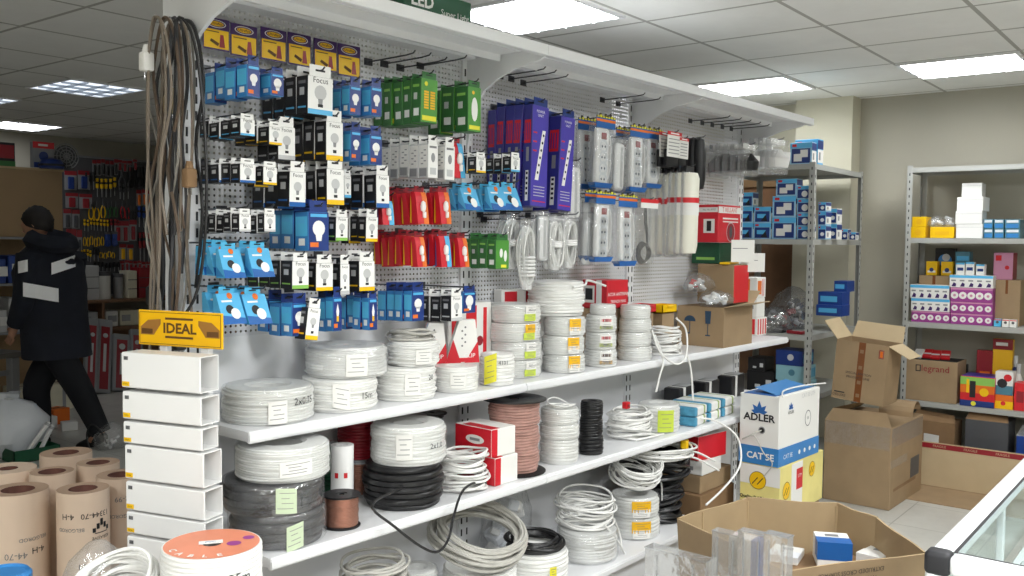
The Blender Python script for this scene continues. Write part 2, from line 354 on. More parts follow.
# canopy brackets
for b in range(NB + 1):
    xc = b * BAY + (-.025 if b == 0 else 0); poly = [(-.01, 1.93), (-.03, 2.03), (-.055, 2.12), (-.10, 2.185), (-.17, 2.225), (-.26, 2.255), (-.38, 2.275), (-.405, 2.288), (-.405, 2.317), (.09, 2.317), (.09, 1.93)]
    mb = MB().m('white_paint'); k = len(poly); w = .006
    mb.add([(xc - w, y, z) for y, z in poly] + [(xc + w, y, z) for y, z in poly], [tuple(range(k)), tuple(range(2 * k - 1, k - 1, -1))] + [(i, i + k, (i + 1) % k + k, (i + 1) % k) for i in range(k)])
    recalc(U(mb, 'canopy_bracket'))
for b in range(NB):
    x0, x1 = b * BAY - (.03 if b == 0 else 0) + .001, (b + 1) * BAY + (.09 if b == NB - 1 else 0) - .001
    mb = MB().m('white_paint')
    mb.box(x0, x1, -.41, .02, 2.319, 2.325); mb.box(x0, x1, -.415, -.408, 2.288, 2.326); mb.box(x0, x1, -.412, -.385, 2.287, 2.291)
    mb.box(x0 + .02, x1 - .02, -.30, -.20, 2.311, 2.319); mb.box(x0 + .02, x1 - .02, -.20, -.192, 2.285, 2.319); mb.box(x0 + .02, x1 - .02, -.07, .0, 2.309, 2.319)
    U(mb, 'canopy')
# shelves: upper, middle, base
SH = dict(top=(1.057, 2.20), mid=(.720, 2.10), low=(.28, 2.05))
for nm, (z, yf) in SH.items():
    for b in range(NB - (nm == 'low')):
        x0, x1 = b * BAY + (.001 if b else -.02), (b + 1) * BAY - .001
        d = yf - PY; mb = MB().m('white_paint')
        mb.box(x0, x1, d + .012, -.002, z - .018, z); mb.rbox(x0, x1, d, d + .014, z - .034, z + .001, .003, 1)
        mb.box(x0, x1, d - .004, d, z - .026, z - .008)
        if nm != 'low':
            for xx in (x0 + .004, x1 - .007): mb.prism([(0, 0), (0, 0)][:0] or [(xx, z - .03), (xx + .003, z - .03), (xx + .003, z - .018), (xx, z - .018)], d + .014, -.01)
        else: mb.box(x0, x1, d + .03, d + .045, 0.0, z - .034)
        U(mb, 'shelf')
def hook(x, z, ylen=.25, r=.0028, tip=.012):
    """wire peg hook from the panel towards the aisle"""
    x -= X0; mb = MB().m('wire')
    mb.tube([(x, 0, z), (x, -ylen * .3, z), (x, -ylen * .8, z + .001), (x, -ylen + .01, z + .004), (x, -ylen, z + tip)], r, 5)
    mb.box(x - .018, x + .018, -.004, 0, z - .012, z + .012)
    return U(mb, 'peg_hook')

# ================================================================== hanging packs
# every builder makes the pack with its front face at y = 0, its top at z = 0, hanging down to -H and reaching back to y = D
def tab(mb, W, h, col='white'):
    w = W * .42
    mb.m(col).box(-w, w, .001, .0025, -.002, h); mb.m('ink').box(-w * .45, w * .45, .0004, .0009, h * .45, h * .62)
def p_bw(W, H, D, stripe='yellow', two=False):
    a = MB().m('black').rbox(-W / 2, W / 2, 0, D, -H, 0, .0012, 1)
    f = MB().m('white').box(-W / 2 + .001, W / 2 - .001, -.0008, -.0001, -H + .001, -.001)
    f.m(stripe).box(-W / 2 + .001, W / 2 - .001, -.0012, -.0009, -H + .001, -H * .86)
    f.m('ink').text('Focus', 0, -H * .1, W * .26, -.0013)
    for cx in ((-W * .22, W * .22) if two else (0,)):
        rr = W * (.15 if two else .24)
        f.m('grey_light').disc(cx, -H * .42, rr, -.0010, 14); f.m('grey').plate([(cx - rr * .4, -H * .42 - rr * .8), (cx + rr * .4, -H * .42 - rr * .8), (cx + rr * .3, -H * .42 - rr * 1.7), (cx - rr * .3, -H * .42 - rr * 1.7)][::-1], -.0011)
    f.m('ink').box(-W * .1, W * .1, -.0013, -.0011, -H * .8, -H * .72)
    s = MB().m('grey_light').box(-W / 2 - .0007, -W / 2 - .0001, D * .3, D * .7, -H * .5, -H * .3)
    s.m('grey_ink').box(-W / 2 - .0006, -W / 2 - .0001, D * .2, D * .8, -H * .2, -H * .12); s.m(stripe).box(-W / 2 - .0006, -W / 2 - .0001, D * .15, D * .85, -H * .84, -H * .79)
    t = MB(); tab(t, W, min(.04, H * .3))
    return [('box', a, None), ('front_panel', f, None), ('side_print', s, None), ('hang_tab', t, None)]
def p_blue(W, H, D, style='bulb'):
    a = MB().m('blue_mid').rbox(-W / 2, W / 2, 0, D, -H, 0, .0015, 1)
    a.m('cyan').box(-W / 2 - .0005, -W / 2 - .0001, D * .08, D * .92, -H * .62, -H * .12)
    f = MB().m('blue_deep').box(-W / 2 + .0012, W / 2 - .0012, -.0008, -.0001, -H + .0015, -.0015)
    r = W * .3
    if style == 'candle':
        f.m('white').plate([(0, -H * .18), (-r * .55, -H * .42), (-r * .35, -H * .56), (r * .35, -H * .56), (r * .55, -H * .42)], -.0011); f.m('gold').box(-r * .4, r * .4, -.0013, -.0009, -H * .72, -H * .56)
    else:
        f.m('white').disc(0, -H * .42, r, -.0011, 16); f.plate([(-r * .55, -H * .42 - r * .7), (-r * .4, -H * .42 - r * 1.6), (r * .4, -H * .42 - r * 1.6), (r * .55, -H * .42 - r * .7)], -.0011)
    f.m('orange').box(-W * .42, -W * .02, -.0014, -.0009, -H * .9, -H * .78); f.m('sky').box(-W * .4, W * .4, -.0013, -.0009, -H * .13, -H * .05)
    s = MB().m('white').box(-W / 2 - .0009, -W / 2 - .0005, D * .25, D * .7, -H * .86, -H * .68); s.m('sky').box(-W / 2 - .0009, -W / 2 - .0005, D * .2, D * .8, -H * .3, -H * .2)
    t = MB(); tab(t, W, min(.035, H * .3), 'blue_deep')
    return [('box', a, None), ('front_panel', f, None), ('side_label', s, None), ('hang_tab', t, None)]
def p_wedge(W, H, D, _=None):
    a = MB().m('sky'); w = W / 2
    v = [(-w, D * .75, 0), (w, D * .75, 0), (w, D, 0), (-w, D, 0), (-w, 0, -H), (w, 0, -H), (w, D, -H), (-w, D, -H)]
    a.add(v, [(0, 1, 2, 3), (7, 6, 5, 4), (4, 5, 1, 0), (5, 6, 2, 1), (6, 7, 3, 2), (7, 4, 0, 3)])
    S = Matrix(((1, 0, 0, 0), (0, 1, -D * .75 / H * -1, D * .75), (0, 0, 1, 0), (0, 0, 0, 1)))   # front slope: y = .75 D (1 + z / H)
    f = MB().m('blue').plate([(-w, -H), (w, -H), (w, -H * .82), (-w, -H * .7)], -.0008, S)
    f.m('ink').disc(-w * .15, -H * .52, W * .17, -.0014, 14, S); f.m('white').disc(w * .25, -H * .66, W * .2, -.0018, 14, S); f.m('orange').disc(w * .1, -H * .08, W * .12, -.0012, 10, S)
    f.m('white').box(-w * .7, w * .2, -.0014, -.0008, -H * .28, -H * .22, S)
    s = MB().m('blue_mid').add([(-w - .0005, D * .15, -H * .95), (-w - .0005, D * .95, -H * .95), (-w - .0005, D * .95, -H * .6)], [(0, 2, 1)])
    t = MB(); tab(t, W * .8, .02, 'cyan'); t.v = [p + Vector((0, D * .8, 0)) for p in t.v]
    return [('bag', a, None), ('front_print', f, None), ('side_print', s, None), ('hang_tab', t, None)]
def p_green(W, H, D, style='cfl'):
    a = MB().m('green').rbox(-W / 2, W / 2, 0, D, -H, 0, .0015, 1)
    f = MB().m('green_mid').box(-W / 2 + .0012, W / 2 - .0012, -.0008, -.0001, -H + .0015, -.0015)
    if style == 'cfl':
        for q in (-.18, .2):
            for k in range(7): f.m('gold').box(W * (q - .14), W * (q + .14), -.0014, -.0009, -H * (.28 + k * .06) - H * .045, -H * (.28 + k * .06))
        f.m('lemon').box(-W * .42, W * .42, -.0013, -.0009, -H * .95, -H * .84); f.m('lemon').disc(-W * .2, -H * .12, W * .1, -.0012, 10)
    elif style == 'globe':
        f.m('white').disc(0, -H * .5, W * .24, -.0012, 14, rz=H * .27); f.m('lemon').box(-W * .4, W * .4, -.0013, -.0009, -H * .95, -H * .86); f.m('gold').disc(-W * .1, -H * .13, W * .1, -.0012, 10)
    else:
        f.m('white').disc(-W * .1, -H * .45, W * .12, -.0012, 12, rz=H * .16); f.disc(W * .22, -H * .55, W * .12, -.0012, 12, rz=H * .2); f.m('lemon').box(-W * .1, W * .3, -.0013, -.0009, -H * .95, -H * .85)
    s = MB().m('white').box(-W / 2 - .0007, -W / 2 - .0001, D * .2, D * .75, -H * .85, -H * .68); s.m('grey_light').box(-W / 2 - .0007, -W / 2 - .0001, D * .4, D * .75, -H * .48, -H * .33); s.m('green_light').box(-W / 2 - .0006, -W / 2 - .0001, D * .2, D * .85, -H * .2, -H * .14)
    t = MB(); tab(t, W, .022, 'green')
    return [('box', a, None), ('front_panel', f, None), ('side_label', s, None), ('hang_tab', t, None)]
def p_carton(W, H, D, _=None):
    a = MB().m('grey_light').rbox(-W / 2, W / 2, 0, D, -H, 0, .0012, 1)
    f = MB().m('white').box(-W / 2 + .001, W / 2 - .001, -.0008, -.0001, -H + .001, -.001); f.m('grey').disc(0, -H * .4, W * .2, -.0011, 14, rz=H * .14); f.m('grey_ink').box(-W * .35, W * .35, -.0011, -.0009, -H * .12, -H * .06); f.m('grey_light').box(-W * .3, W * .3, -.0011, -.0009, -H * .9, -H * .7)
    s = MB().m('grey').box(-W / 2 - .0006, -W / 2 - .0001, D * .15, D * .9, -H * .95, -H * .72); s.m('paper').box(-W / 2 - .0005, -W / 2 - .0001, D * .05, D * .95, -H * .7, -H * .04)
    s.m('grey')
    for k in range(6): s.box(-W / 2 - .0008, -W / 2 - .0006, D * (.2 + .3 * (k % 2)), D * (.45 + .3 * (k % 2)), -H * (.2 + .08 * k), -H * (.165 + .08 * k))
    t = MB(); tab(t, W, .03, 'white')
    return [('box', a, None), ('front_panel', f, None), ('side_print', s, None), ('hang_tab', t, None)]
def p_red(W, H, D, edge='orange'):
    w = W / 2; mb = MB().m('crimson'); n = 8
    prof = [(D * (.55 - .5 * (i / n) ** .6), -H * i / n) for i in range(n + 1)]        # curved front, thin at the top
    vs = []
    for y, z in prof: vs += [(-w, y, z), (w, y, z), (w, D * .95, z), (-w, D * .95, z)]
    fs = [(0, 1, 2, 3), tuple(4 * n + k for k in (3, 2, 1, 0))]
    for i in range(n):
        a, b = 4 * i, 4 * (i + 1)
        for k in range(4): fs.append((a + k, b + k, b + (k + 1) % 4, a + (k + 1) % 4))
    mb.add(vs, fs)
    e = MB().m(edge)
    for i in range(n):
        (y0, z0), (y1, z1) = prof[i], prof[i + 1]
        e.quad((w * .1, y0 - .0012, z0), (w * .1, y1 - .0012, z1), (w, y1 - .0012, z1), (w, y0 - .0012, z0))
    g = MB().m('white').lathe([(.0001, -H * .62), (W * .17, -H * .58), (W * .2, -H * .45), (W * .15, -H * .32), (.0001, -H * .27)], 12, TR(0, D * .12, 0))
    g.lathe([(.0001, -H * .82), (W * .13, -H * .8), (W * .13, -H * .62), (.0001, -H * .6)], 12, TR(W * .1, D * .08, 0))
    s = MB().m('gold' if edge == 'orange' else 'blue').quad((-w - .0006, D * .75, -H * .97), (-w - .0006, D * .95, -H * .97), (-w - .0006, D * .95, -H * .1), (-w - .0006, D * .85, -H * .3))
    t = MB(); tab(t, W, .02, 'red_dark'); t.v = [p + Vector((0, D * .6, 0)) for p in t.v]
    return [('card', mb, None), ('front_strip', e, None), ('lamp', g, None), ('side_print', s, None), ('hang_tab', t, None)]
def p_purple(W, H, D, _=None):
    a = MB().m('purple_dark').rbox(-W / 2, W / 2, 0, D, -H, 0, .002, 1)
    f = MB().m('purple').box(-W / 2 + .0015, W / 2 - .0015, -.0008, -.0001, -H + .002, -.002)
    f.m('white').text('POWER', 0, -H * .06, W * .15, -.0012).text('UNIT', 0, -H * .10, W * .15, -.0012)
    dx = W * .16
    f.m('paper').plate([(W * .28 + dx * .3, -H * .24), (W * .08 + dx * .3, -H * .24), (-W * .28, -H * .74), (-W * .06, -H * .74)], -.0012)
    f.m('ink')
    for k in range(6): f.disc(W * .2 - W * .062 * k, -H * (.29 + .075 * k), W * .055, -.0015, 10)
    f.m('red'); [f.box(-W * .42, -W * .2, -.0012, -.0009, -H * (.28 + .09 * k), -H * (.265 + .09 * k)) for k in range(3)]
    f.box(-W * .4, W * .4, -.0012, -.0009, -H * .955, -H * .945)
    f.m('grey_light'); [f.box(-W * .34, W * .34, -.0012, -.0009, -H * (.80 + .03 * k) - .003, -H * (.80 + .03 * k)) for k in range(4)]
    s = MB().m('red').box(-W / 2 - .0007, -W / 2 - .0001, D * .15, D * .85, -H * .38, -H * .15); s.m('purple_dark'); [s.box(-W / 2 - .0009, -W / 2 - .0007, D * (.28 + .2 * k), D * (.36 + .2 * k), -H * .35, -H * .18) for k in range(3)]
    s.m('grey').box(-W / 2 - .0007, -W / 2 - .0001, D * .3, D * .6, -H * .56, -H * .42); s.m('paper').box(-W / 2 - .0007, -W / 2 - .0001, D * .3, D * .62, -H * .95, -H * .65); s.m('ink')
    for k in range(5): s.box(-W / 2 - .0010, -W / 2 - .0007, D * .36, D * .56, -H * (.69 + .05 * k), -H * (.665 + .05 * k))
    t = MB(); tab(t, W, .03, 'blue_deep')
    return [('box', a, None), ('front_panel', f, None), ('side_print', s, None), ('hang_tab', t, None)]
def p_strip(W, H, D, n=3):
    w = W * .3; hh = H * .76; z1 = -H * .17
    a = MB().m('white_plastic').rbox(-w, w, D * .3, D * .8, z1 - hh, z1, min(w, D * .24) * .6, 3)
    sw = MB().m('red_dark').rbox(-w * .4, w * .4, D * .3 - .004, D * .3 + .001, z1 - hh * .2, z1 - hh * .08, .001, 1)
    so = MB()
    for k in range(n):
        zc = z1 - hh * (.33 + .2 * k); so.m('bagwhite').lathe([(w * .62, -.003), (w * .7, .002), (w * .55, .002), (w * .5, -.001), (.0001, -.001)], 16, TR(0, D * .3 - .001, zc, rx=pi / 2))
        so.m('ink_blue').disc(-w * .25, zc, w * .13, D * .3 - .0016, 8); so.disc(w * .25, zc, w * .13, D * .3 - .0016, 8)
    cd = MB().m('white_plastic')
    for k in range(4):
        q = .004 * k; cd.tube([(w * 1.15 + .006 * cos(t), D * .75 - q, z1 - hh * .5 + hh * .42 * sin(t)) if cos(t) < 0 else (w * 1.15 + W * .16 * cos(t), D * .75 - q, z1 - hh * .5 + hh * .42 * sin(t)) for t in [2 * pi * i / 18 for i in range(18)]], .003, 5, closed=True)
    hd = MB().m('blue').box(-W * .5, W * .5, D * .12, D * .16, -H * .17, -H * .03); hd.m('orange').box(-W * .5, W * .5, D * .1, D * .12, -H * .085, -H * .05); hd.m('black')
    for k in range(7): hd.box(-W * .5 + W * k / 7, -W * .5 + W * (k + .7) / 7, D * .12, D * .16, -H * .03, -H * .005 + .01 * (k % 2))
    hd.m('lemon'); [hd.box(-W * .46 + W * k / 7, -W * .42 + W * (k + .4) / 7, D * .1, D * .12, -H * .03, -H * .01 + .005 * (k % 2)) for k in range(7)]
    ft = MB().m('blue').add([(-W * .48, D * .1, -H * .93), (W * .48, D * .1, -H * .93), (W * .4, D * .2, -H), (-W * .4, D * .2, -H), (-W * .48, D * .9, -H * .93), (W * .48, D * .9, -H * .93), (W * .4, D * .8, -H), (-W * .4, D * .8, -H)], [(3, 2, 1, 0), (4, 5, 6, 7), (2, 3, 7, 6), (0, 4, 7, 3), (1, 2, 6, 5)])
    bg = MB().m('film_bag').rbox(-W * .5, W * .5, D * .16, D, -H * .97, -H * .1, D * .2, 2)
    return [('power_strip', a, [('switch', sw), ('sockets', so)]), ('cord', cd, None), ('header_card', hd, None), ('bag_end', ft, None), ('clear_bag', bg, None)]
def p_hank(W, H, D, tip=False):
    rg = random.Random(int(W * 1e5) + tip); a = MB().m('cable_white')
    for k in range(9):
        ox, oy = rg.uniform(-.12, .12) * W, D * (.25 + .5 * k / 9); rx = W * rg.uniform(.24, .36); rz = H * rg.uniform(.36, .42)
        a.tube([(ox + rx * cos(t) * (1 + .25 * sin(t)) , oy + .006 * sin(2 * t + k), -H * .53 + rz * sin(t)) for t in [2 * pi * i / 20 for i in range(20)]], .0038, 5, closed=True)
    b = MB().m('white_plastic')
    for k in range(6 if tip else 3): b.lathe([(W * .3, -.005), (W * .36, 0), (W * .3, .005)], 14, TR(0, D * .5, -H * (.55 + .05 * k if tip else .48 + .035 * k)))
    pl = MB().m('white_plastic').rbox(-W * .18, W * .18, D * .3, D * .7, -H * (1.0 if tip else .97), -H * .86, .004, 2)
    bg = MB().m('film_bag'); n = 8
    vs = []; fs = []
    for i, (q, s) in enumerate(((0, .35), (.12, .42), (.35, .5), (.75, .5), (.95, .4), (1.0, .2))):
        vs += [(s * W * cos(2 * pi * j / n), D * .5 + s * D * sin(2 * pi * j / n), -H * q) for j in range(n)]
    for i in range(5): fs += [(i * n + j, (i + 1) * n + j, (i + 1) * n + (j + 1) % n, i * n + (j + 1) % n) for j in range(n)]
    bg.add(vs, fs)
    return [('cord', a, None), ('cord_wrap', b, None), ('plug', pl, None), ('clear_bag', bg, None)]
def p_bar(W, H, D, _=None):
    a = MB().m('white_plastic').rbox(-W * .36, W * .36, D * .15, D * .85, -H * .97, -H * .12, W * .2, 3)
    l = MB().m('grey_light').box(-W * .1, W * .1, D * .15 - .001, D * .15, -H * .9, -H * .2); b = MB().m('film_bag').rbox(-W * .5, W * .5, 0, D, -H, 0, W * .18, 2)
    return [('lamp_bar', a, None), ('ridge', l, None), ('clear_bag', b, None)]
mat('tie_white', 'e8e6d8', rough=.4)
def p_tube(W, H, D, _=None):
    a = MB().m('tie_white').lathe([(.0001, -H), (W * .4, -H * .99), (W * .46, -H * .9), (W * .46, -H * .14), (W * .38, -H * .08), (.0001, -H * .07)], 14, TR(0, D * .5, 0))
    l = MB().m('red').lathe([(W * .475, -H * .42), (W * .475, -H * .36)], 14, TR(0, D * .5, 0)); l.m('paper').lathe([(W * .474, -H * .56), (W * .474, -H * .42)], 14, TR(0, D * .5, 0))
    c = MB().m('black').rbox(-W * .35, W * .35, D * .2, D * .8, -H * .08, 0, .004, 1)
    return [('tie_bundle', a, None), ('label', l, None), ('head_cap', c, None), ('clear_bag', MB().m('film_bag').rbox(-W * .5, W * .5, 0, D, -H * 1.03, -H * .05, W * .2, 2), None)]
def p_redlabel(W, H, D, _=None):
    a = MB().m('black').rbox(-W * .42, W * .42, D * .2, D * .8, -H, -H * .5, .004, 2); f = MB().m('paper').box(-W / 2, W / 2, 0, .002, -H * .72, -H * .1); f.m('red').box(-W / 2, W / 2, -.001, .002, -H * .1, 0); f.m('white').box(-W * .3, W * .3, -.0015, -.001, -H * .07, -H * .03); f.m('grey')
    for k in range(5): f.box(-W * .4, W * .35, -.001, 0, -H * (.2 + .1 * k) - .004, -H * (.2 + .1 * k))
    return [('connector', a, None), ('label_card', f, None)]
def p_blackcord(W, H, D, _=None):
    a = MB().m('black').lathe([(.0001, -H), (W * .3, -H * .98), (W * .4, -H * .8), (W * .42, -H * .3), (W * .3, -H * .05), (.0001, 0)], 10, TR(0, D * .5, 0)); f = MB().m('red').box(-W * .3, W * .3, 0, .002, -H * .3, -H * .18); f.m('paper').box(-W * .3, W * .3, 0, .002, -H * .62, -H * .3)
    return [('cord_bundle', a, None), ('label_card', f, None)]
def p_plugbag(W, H, D, dark=True):
    a = MB().m('black' if dark else 'white_plastic').lathe([(.0001, -H * .85), (W * .26, -H * .82), (W * .3, -H * .55), (W * .18, -H * .4), (W * .1, -H * .3), (.0001, -H * .3)], 12, TR(0, D * .5, 0)); a.m('white_plastic').lathe([(.0001, -H * .6), (W * .2, -H * .58), (W * .2, -H * .36), (.0001, -H * .34)], 12, TR(W * .22, D * .4, 0))
    b = MB().m('film_bag').rbox(-W * .5, W * .5, 0, D, -H, 0, min(W, D) * .22, 2); h = MB().m('paper').box(-W * .4, W * .4, D * .4, D * .44, -H * .16, .0)
    return [('plug', a, None), ('clear_bag', b, None), ('header_card', h, None)]
def p_cordbag(W, H, D, _=None):
    a = MB().m('black')
    for k in range(6): a.tube([(W * .3 * cos(t), D * .5 + .004 * (k - 3), -H * .82 + W * (.22 + .02 * k) * sin(t)) for t in [2 * pi * i / 16 for i in range(16)]], .0035, 5, closed=True)
    a.tube([(-W * .02, D * .4, -H * .1), (W * .02, D * .4, -H * .35), (W * .12, D * .4, -H * .55), (W * .2, D * .45, -H * .75)], [.006, .008, .006, .004], 8)
    l = MB().m('red').box(-W * .48, W * .48, -.001, .001, -H * .06, 0); l.m('paper').box(-W * .48, W * .48, 0, .002, -H * .14, -H * .06)
    return [('cord', a, None), ('label_card', l, None), ('clear_bag', MB().m('film_bag').rbox(-W * .5, W * .5, .003, D, -H, 0, W * .15, 2), None)]
def p_card(W, H, D, _=None):
    a = MB().m('plum').box(-W / 2, W / 2, 0, .002, -H, 0); f = MB().m('yellow').box(-W * .46, W * .46, -.0008, -.0001, -H * .95, -H * .36)
    f.m('paper').disc(0, -H * .18, W * .36, -.0010, 20, rz=H * .125); f.m('plum').disc(0, -H * .18, W * .32, -.0012, 20, rz=H * .105); f.m('gold').disc(0, -H * .18, W * .27, -.0014, 20, rz=H * .08); f.m('ink').text('Ultraflex', 0, -H * .18, W * .13, -.0017)
    f.m('brown_ink').box(-W * .4, W * .1, -.0010, -.0008, -H * .45, -H * .42); f.plate([(-W * .2, -H * .66), (W * .1, -H * .78), (W * .05, -H * .88), (-W * .25, -H * .74)], -.0010); f.m('red_dark').plate([(W * .14, -H * .5), (W * .26, -H * .5), (W * .32, -H * .9), (W * .1, -H * .9)][::-1], -.0010)
    return [('card', a, None), ('print', f, None)]
NAMES = {'bw': ('boxed_led_bulb', 'boxed bulb'), 'blue': ('boxed_bulb', 'boxed bulb'), 'wedge': ('bagged_spot_bulb', 'bulb packet'), 'green': ('boxed_energy_lamp', 'boxed lamp'), 'carton': ('boxed_lamp', 'boxed lamp'), 'red': ('night_light_pack', 'night light'), 'purple': ('boxed_power_strip', 'boxed power strip'), 'strip': ('power_strip_pack', 'power strip'), 'hank': ('bagged_extension_cord', 'extension cord'), 'bar': ('bagged_lamp_bar', 'lamp bar'), 'tube': ('cable_tie_pack', 'cable ties'), 'redlabel': ('labelled_connector', 'connector'), 'blackcord': ('black_cord_pack', 'cord'), 'plugbag': ('bagged_plug', 'plug'), 'cordbag': ('cable_packet', 'cable'), 'card': ('display_card', 'card')}
BUILD = dict(bw=p_bw, blue=p_blue, wedge=p_wedge, green=p_green, carton=p_carton, red=p_red, purple=p_purple, strip=p_strip, hank=p_hank, bar=p_bar, tube=p_tube, redlabel=p_redlabel, blackcord=p_blackcord, plugbag=p_plugbag, cordbag=p_cordbag, card=p_card)
ROWN = {}
def hang(row, typ, look, rect, n, step, arg=None, yf=2.28, D=None, tilt=0.):
    u0, v0, u1, v1 = rect; um, vm = (u0 + u1) / 2, (v0 + v1) / 2
    W = onY(u1, vm, yf).x - onY(u0, vm, yf).x; top = onY(um, v0, yf); H = top.z - onY(um, v1, yf).z
    st = (onX(um - step, vm, top.x).y - yf) if step else 0; lim = PY - .012 - yf
    if n > 1: st = min(st, lim / n)
    D = D or (min(st * .93, .07) if n > 1 else min(.05, W))
    nm, cat = NAMES[typ]; ROWN[row] = ROWN.get(row, 0) + 1; hk = ROWN[row]
    where = f'{ORD[hk - 1]} hook of {row} row'
    kw = (arg,) if arg is not None else ()
    parts = BUILD[typ](W, H, D, *kw)
    g = f'{look} packs on the {where}'
    l1 = f'{look}, front one on {where}' if n > 1 else f'{look} alone on {where}'
    root = thing(nm, l1, cat, (top.x, yf, top.z), 0, g if n > 1 else None, rot=(random.uniform(-.02, .03), tilt, random.uniform(-.03, .03)))
    for pn, mb, sub in parts:
        o = mb.build(pn, root, pn in ('power_strip', 'cord', 'plug', 'clear_bag', 'lamp', 'tie_bundle', 'cord_bundle', 'connector', 'lamp_bar', 'label', 'cord_wrap'))
        for sn, smb in (sub or []): smb.build(sn, o)
    for k in range(1, n):
        dup(root, (top.x + random.uniform(-.003, .003), yf + st * k, top.z + random.uniform(-.006, .006)), label=f'{look}, {ORD[k]} from front on {where}', rot=(random.uniform(-.03, .03), tilt + random.uniform(-.02, .02), random.uniform(-.05, .05)))
    if typ not in ('card',):
        hook(top.x, top.z + (.016 if typ not in ('strip', 'tube', 'redlabel', 'plugbag', 'cordbag', 'hank', 'bar', 'blackcord') else -.004), PY - yf + .02)
B = 'black and white bulb box'; L = 'blue bulb box'; LB = 'light blue bulb packet'; RC = 'red and orange night light card'
T1 = 'top'
for i, r in enumerate([(203, 18, 229.5, 50), (231, 25, 257, 57), (261, 29, 286.5, 61), (288, 34, 311, 66), (314, 40, 337, 71), (338, 45, 360, 77)]):
    hang('topmost', 'card', 'yellow and purple display card', r, 1, 0, yf=2.47)
hang('first', 'blue', L, (247, 65, 260, 97), 4, 11)
hang('first', 'blue', L, (271, 74, 284, 96), 2, 11)
hang('first', 'bw', B, (308, 77, 333, 115), 4, 12.5, 'sky', )
hang('first', 'blue', L, (350, 86, 361, 115), 3, 9)
hang('first', 'blue', L, (371, 87, 382, 116), 2, 10)
hang('first', 'green', 'green energy lamp box', (421, 79, 438, 123), 5, 12, 'cfl')
hang('first', 'green', 'green globe lamp box', (468, 87, 481, 132), 3, 14, 'globe')
hang('first', 'purple', 'purple power strip box', (533, 106, 549, 207), 5, 12.5, tilt=.05)
hang('first', 'purple', 'purple power strip box', (562, 117, 575, 211), 2, 14.5, tilt=.06)
hang('first', 'strip', 'bagged white power strip', (598, 116, 617, 188), 2, 18, 4, D=.05)
hang('first', 'bar', 'long white bagged lamp bar', (618, 136, 630, 193), 1, 6, yf=2.29)
hang('first', 'strip', 'bagged white power strip', (632, 126, 650, 192), 2, 15, 4, D=.05)
hang('first', 'strip', 'bagged white power strip', (648, 129, 664, 188), 1, 15, 3, yf=2.36, D=.05)
hang('first', 'redlabel', 'red labelled connector', (668, 132, 682, 167), 2, 9, D=.03)
hang('first', 'redlabel', 'red labelled connector', (680, 138, 689, 167), 1, 9, D=.03)
hang('first', 'blackcord', 'black cord with red label', (698, 137, 706, 190), 3, 6.5, D=.03)
hang('first', 'plugbag', 'clear bagged dark plug', (744, 144, 760, 176), 5, 8, True, D=.036)
hang('first', 'plugbag', 'clear bagged white plug', (772, 139, 790, 174), 3, 9, False, D=.04)
hang('second', 'bw', 'small '+B, (240, 119, 255, 136), 4, 10.5, 'sky')
hang('second', 'bw', 'small '+B, (269, 127, 282, 145), 3, 12, 'yellow')
hang('second', 'bw', 'tall '+B, (278, 127, 295, 160), 2, 11, 'grey_light', yf=2.31)
hang('second', 'bw', 'tall '+B, (326, 122, 343, 161), 4, 12, 'yellow')
hang('second', 'blue', L, (351, 131, 361, 161), 2, 9)
hang('second', 'blue', L, (370, 135, 382, 165), 2, 11)
hang('second', 'carton', 'pale lamp carton', (428, 144, 438, 178), 5, 10)
hang('second', 'carton', 'pale lamp carton', (445, 146, 455, 180), 2, 9)
hang('second', 'red', 'red and blue night light card', (456, 143, 467, 178), 1, 9, 'sky')
hang('second', 'bw', 'tiny '+B, (476, 157, 486, 173), 2, 9, 'yellow', yf=2.24)
hang('second', 'bw', 'tiny '+B, (511, 157, 520, 172), 3, 9, 'sky', yf=2.24)
hang('third', 'bw', 'small '+B, (240, 164, 255.5, 183), 4, 10.5, 'blue')
hang('third', 'bw', 'small '+B, (263, 167, 277, 185), 2, 8, 'yellow')
hang('third', 'bw', 'tall '+B, (289.5, 172, 306, 207), 3, 13, 'blue')
hang('third', 'bw', 'tall '+B, (326.5, 169, 344, 205), 3, 11, 'yellow')
hang('third', 'bw', 'narrow '+B, (344, 176, 351, 198), 1, 11, 'sky', yf=2.33)
hang('third', 'bw', 'tall '+B, (376, 175, 389, 208), 3, 13, 'blue')
hang('third', 'red', 'red and blue night light card', (384, 201, 395, 225), 2, 7, 'sky', yf=2.32)
hang('third', 'red', RC, (419, 192, 430, 224), 4, 9.5)
hang('third', 'red', RC, (442, 192, 452, 224), 2, 8.5)
hang('third', 'wedge', LB, (466, 188, 482, 210), 2, 9)
hang('third', 'wedge', LB, (493, 187, 508, 210), 2, 9)
hang('third', 'wedge', LB, (507, 187, 523, 210), 1, 9)
hang('third', 'bar', 'long white bagged lamp bar', (571, 160, 583, 219), 2, 6, yf=2.3)
hang('third', 'strip', 'bagged white power strip', (598, 192, 617, 262), 2, 12, 4, yf=2.25, D=.05)
hang('third', 'strip', 'bagged white power strip', (620, 195, 639, 266), 1, 12, 4, yf=2.25, D=.05)
hang('third', 'cordbag', 'bagged black cord with red label', (641, 199, 659, 265), 1, 12, yf=2.26, D=.05)
hang('third', 'tube', 'bundle of long white cable ties', (686, 166, 698, 254), 6, 7.3, yf=2.24, D=.034)
hang('fourth', 'bw', 'small '+B, (239, 214, 251, 232), 5, 8, 'grey_light')
hang('fourth', 'bw', 'small '+B, (264, 214, 275.5, 232), 3, 7, 'grey_light')
hang('fourth', 'blue', 'wide '+L, (308, 212, 329, 251), 3, 14)
hang('fourth', 'bw', B, (336, 217, 348, 241), 2, 9, 'green_light')
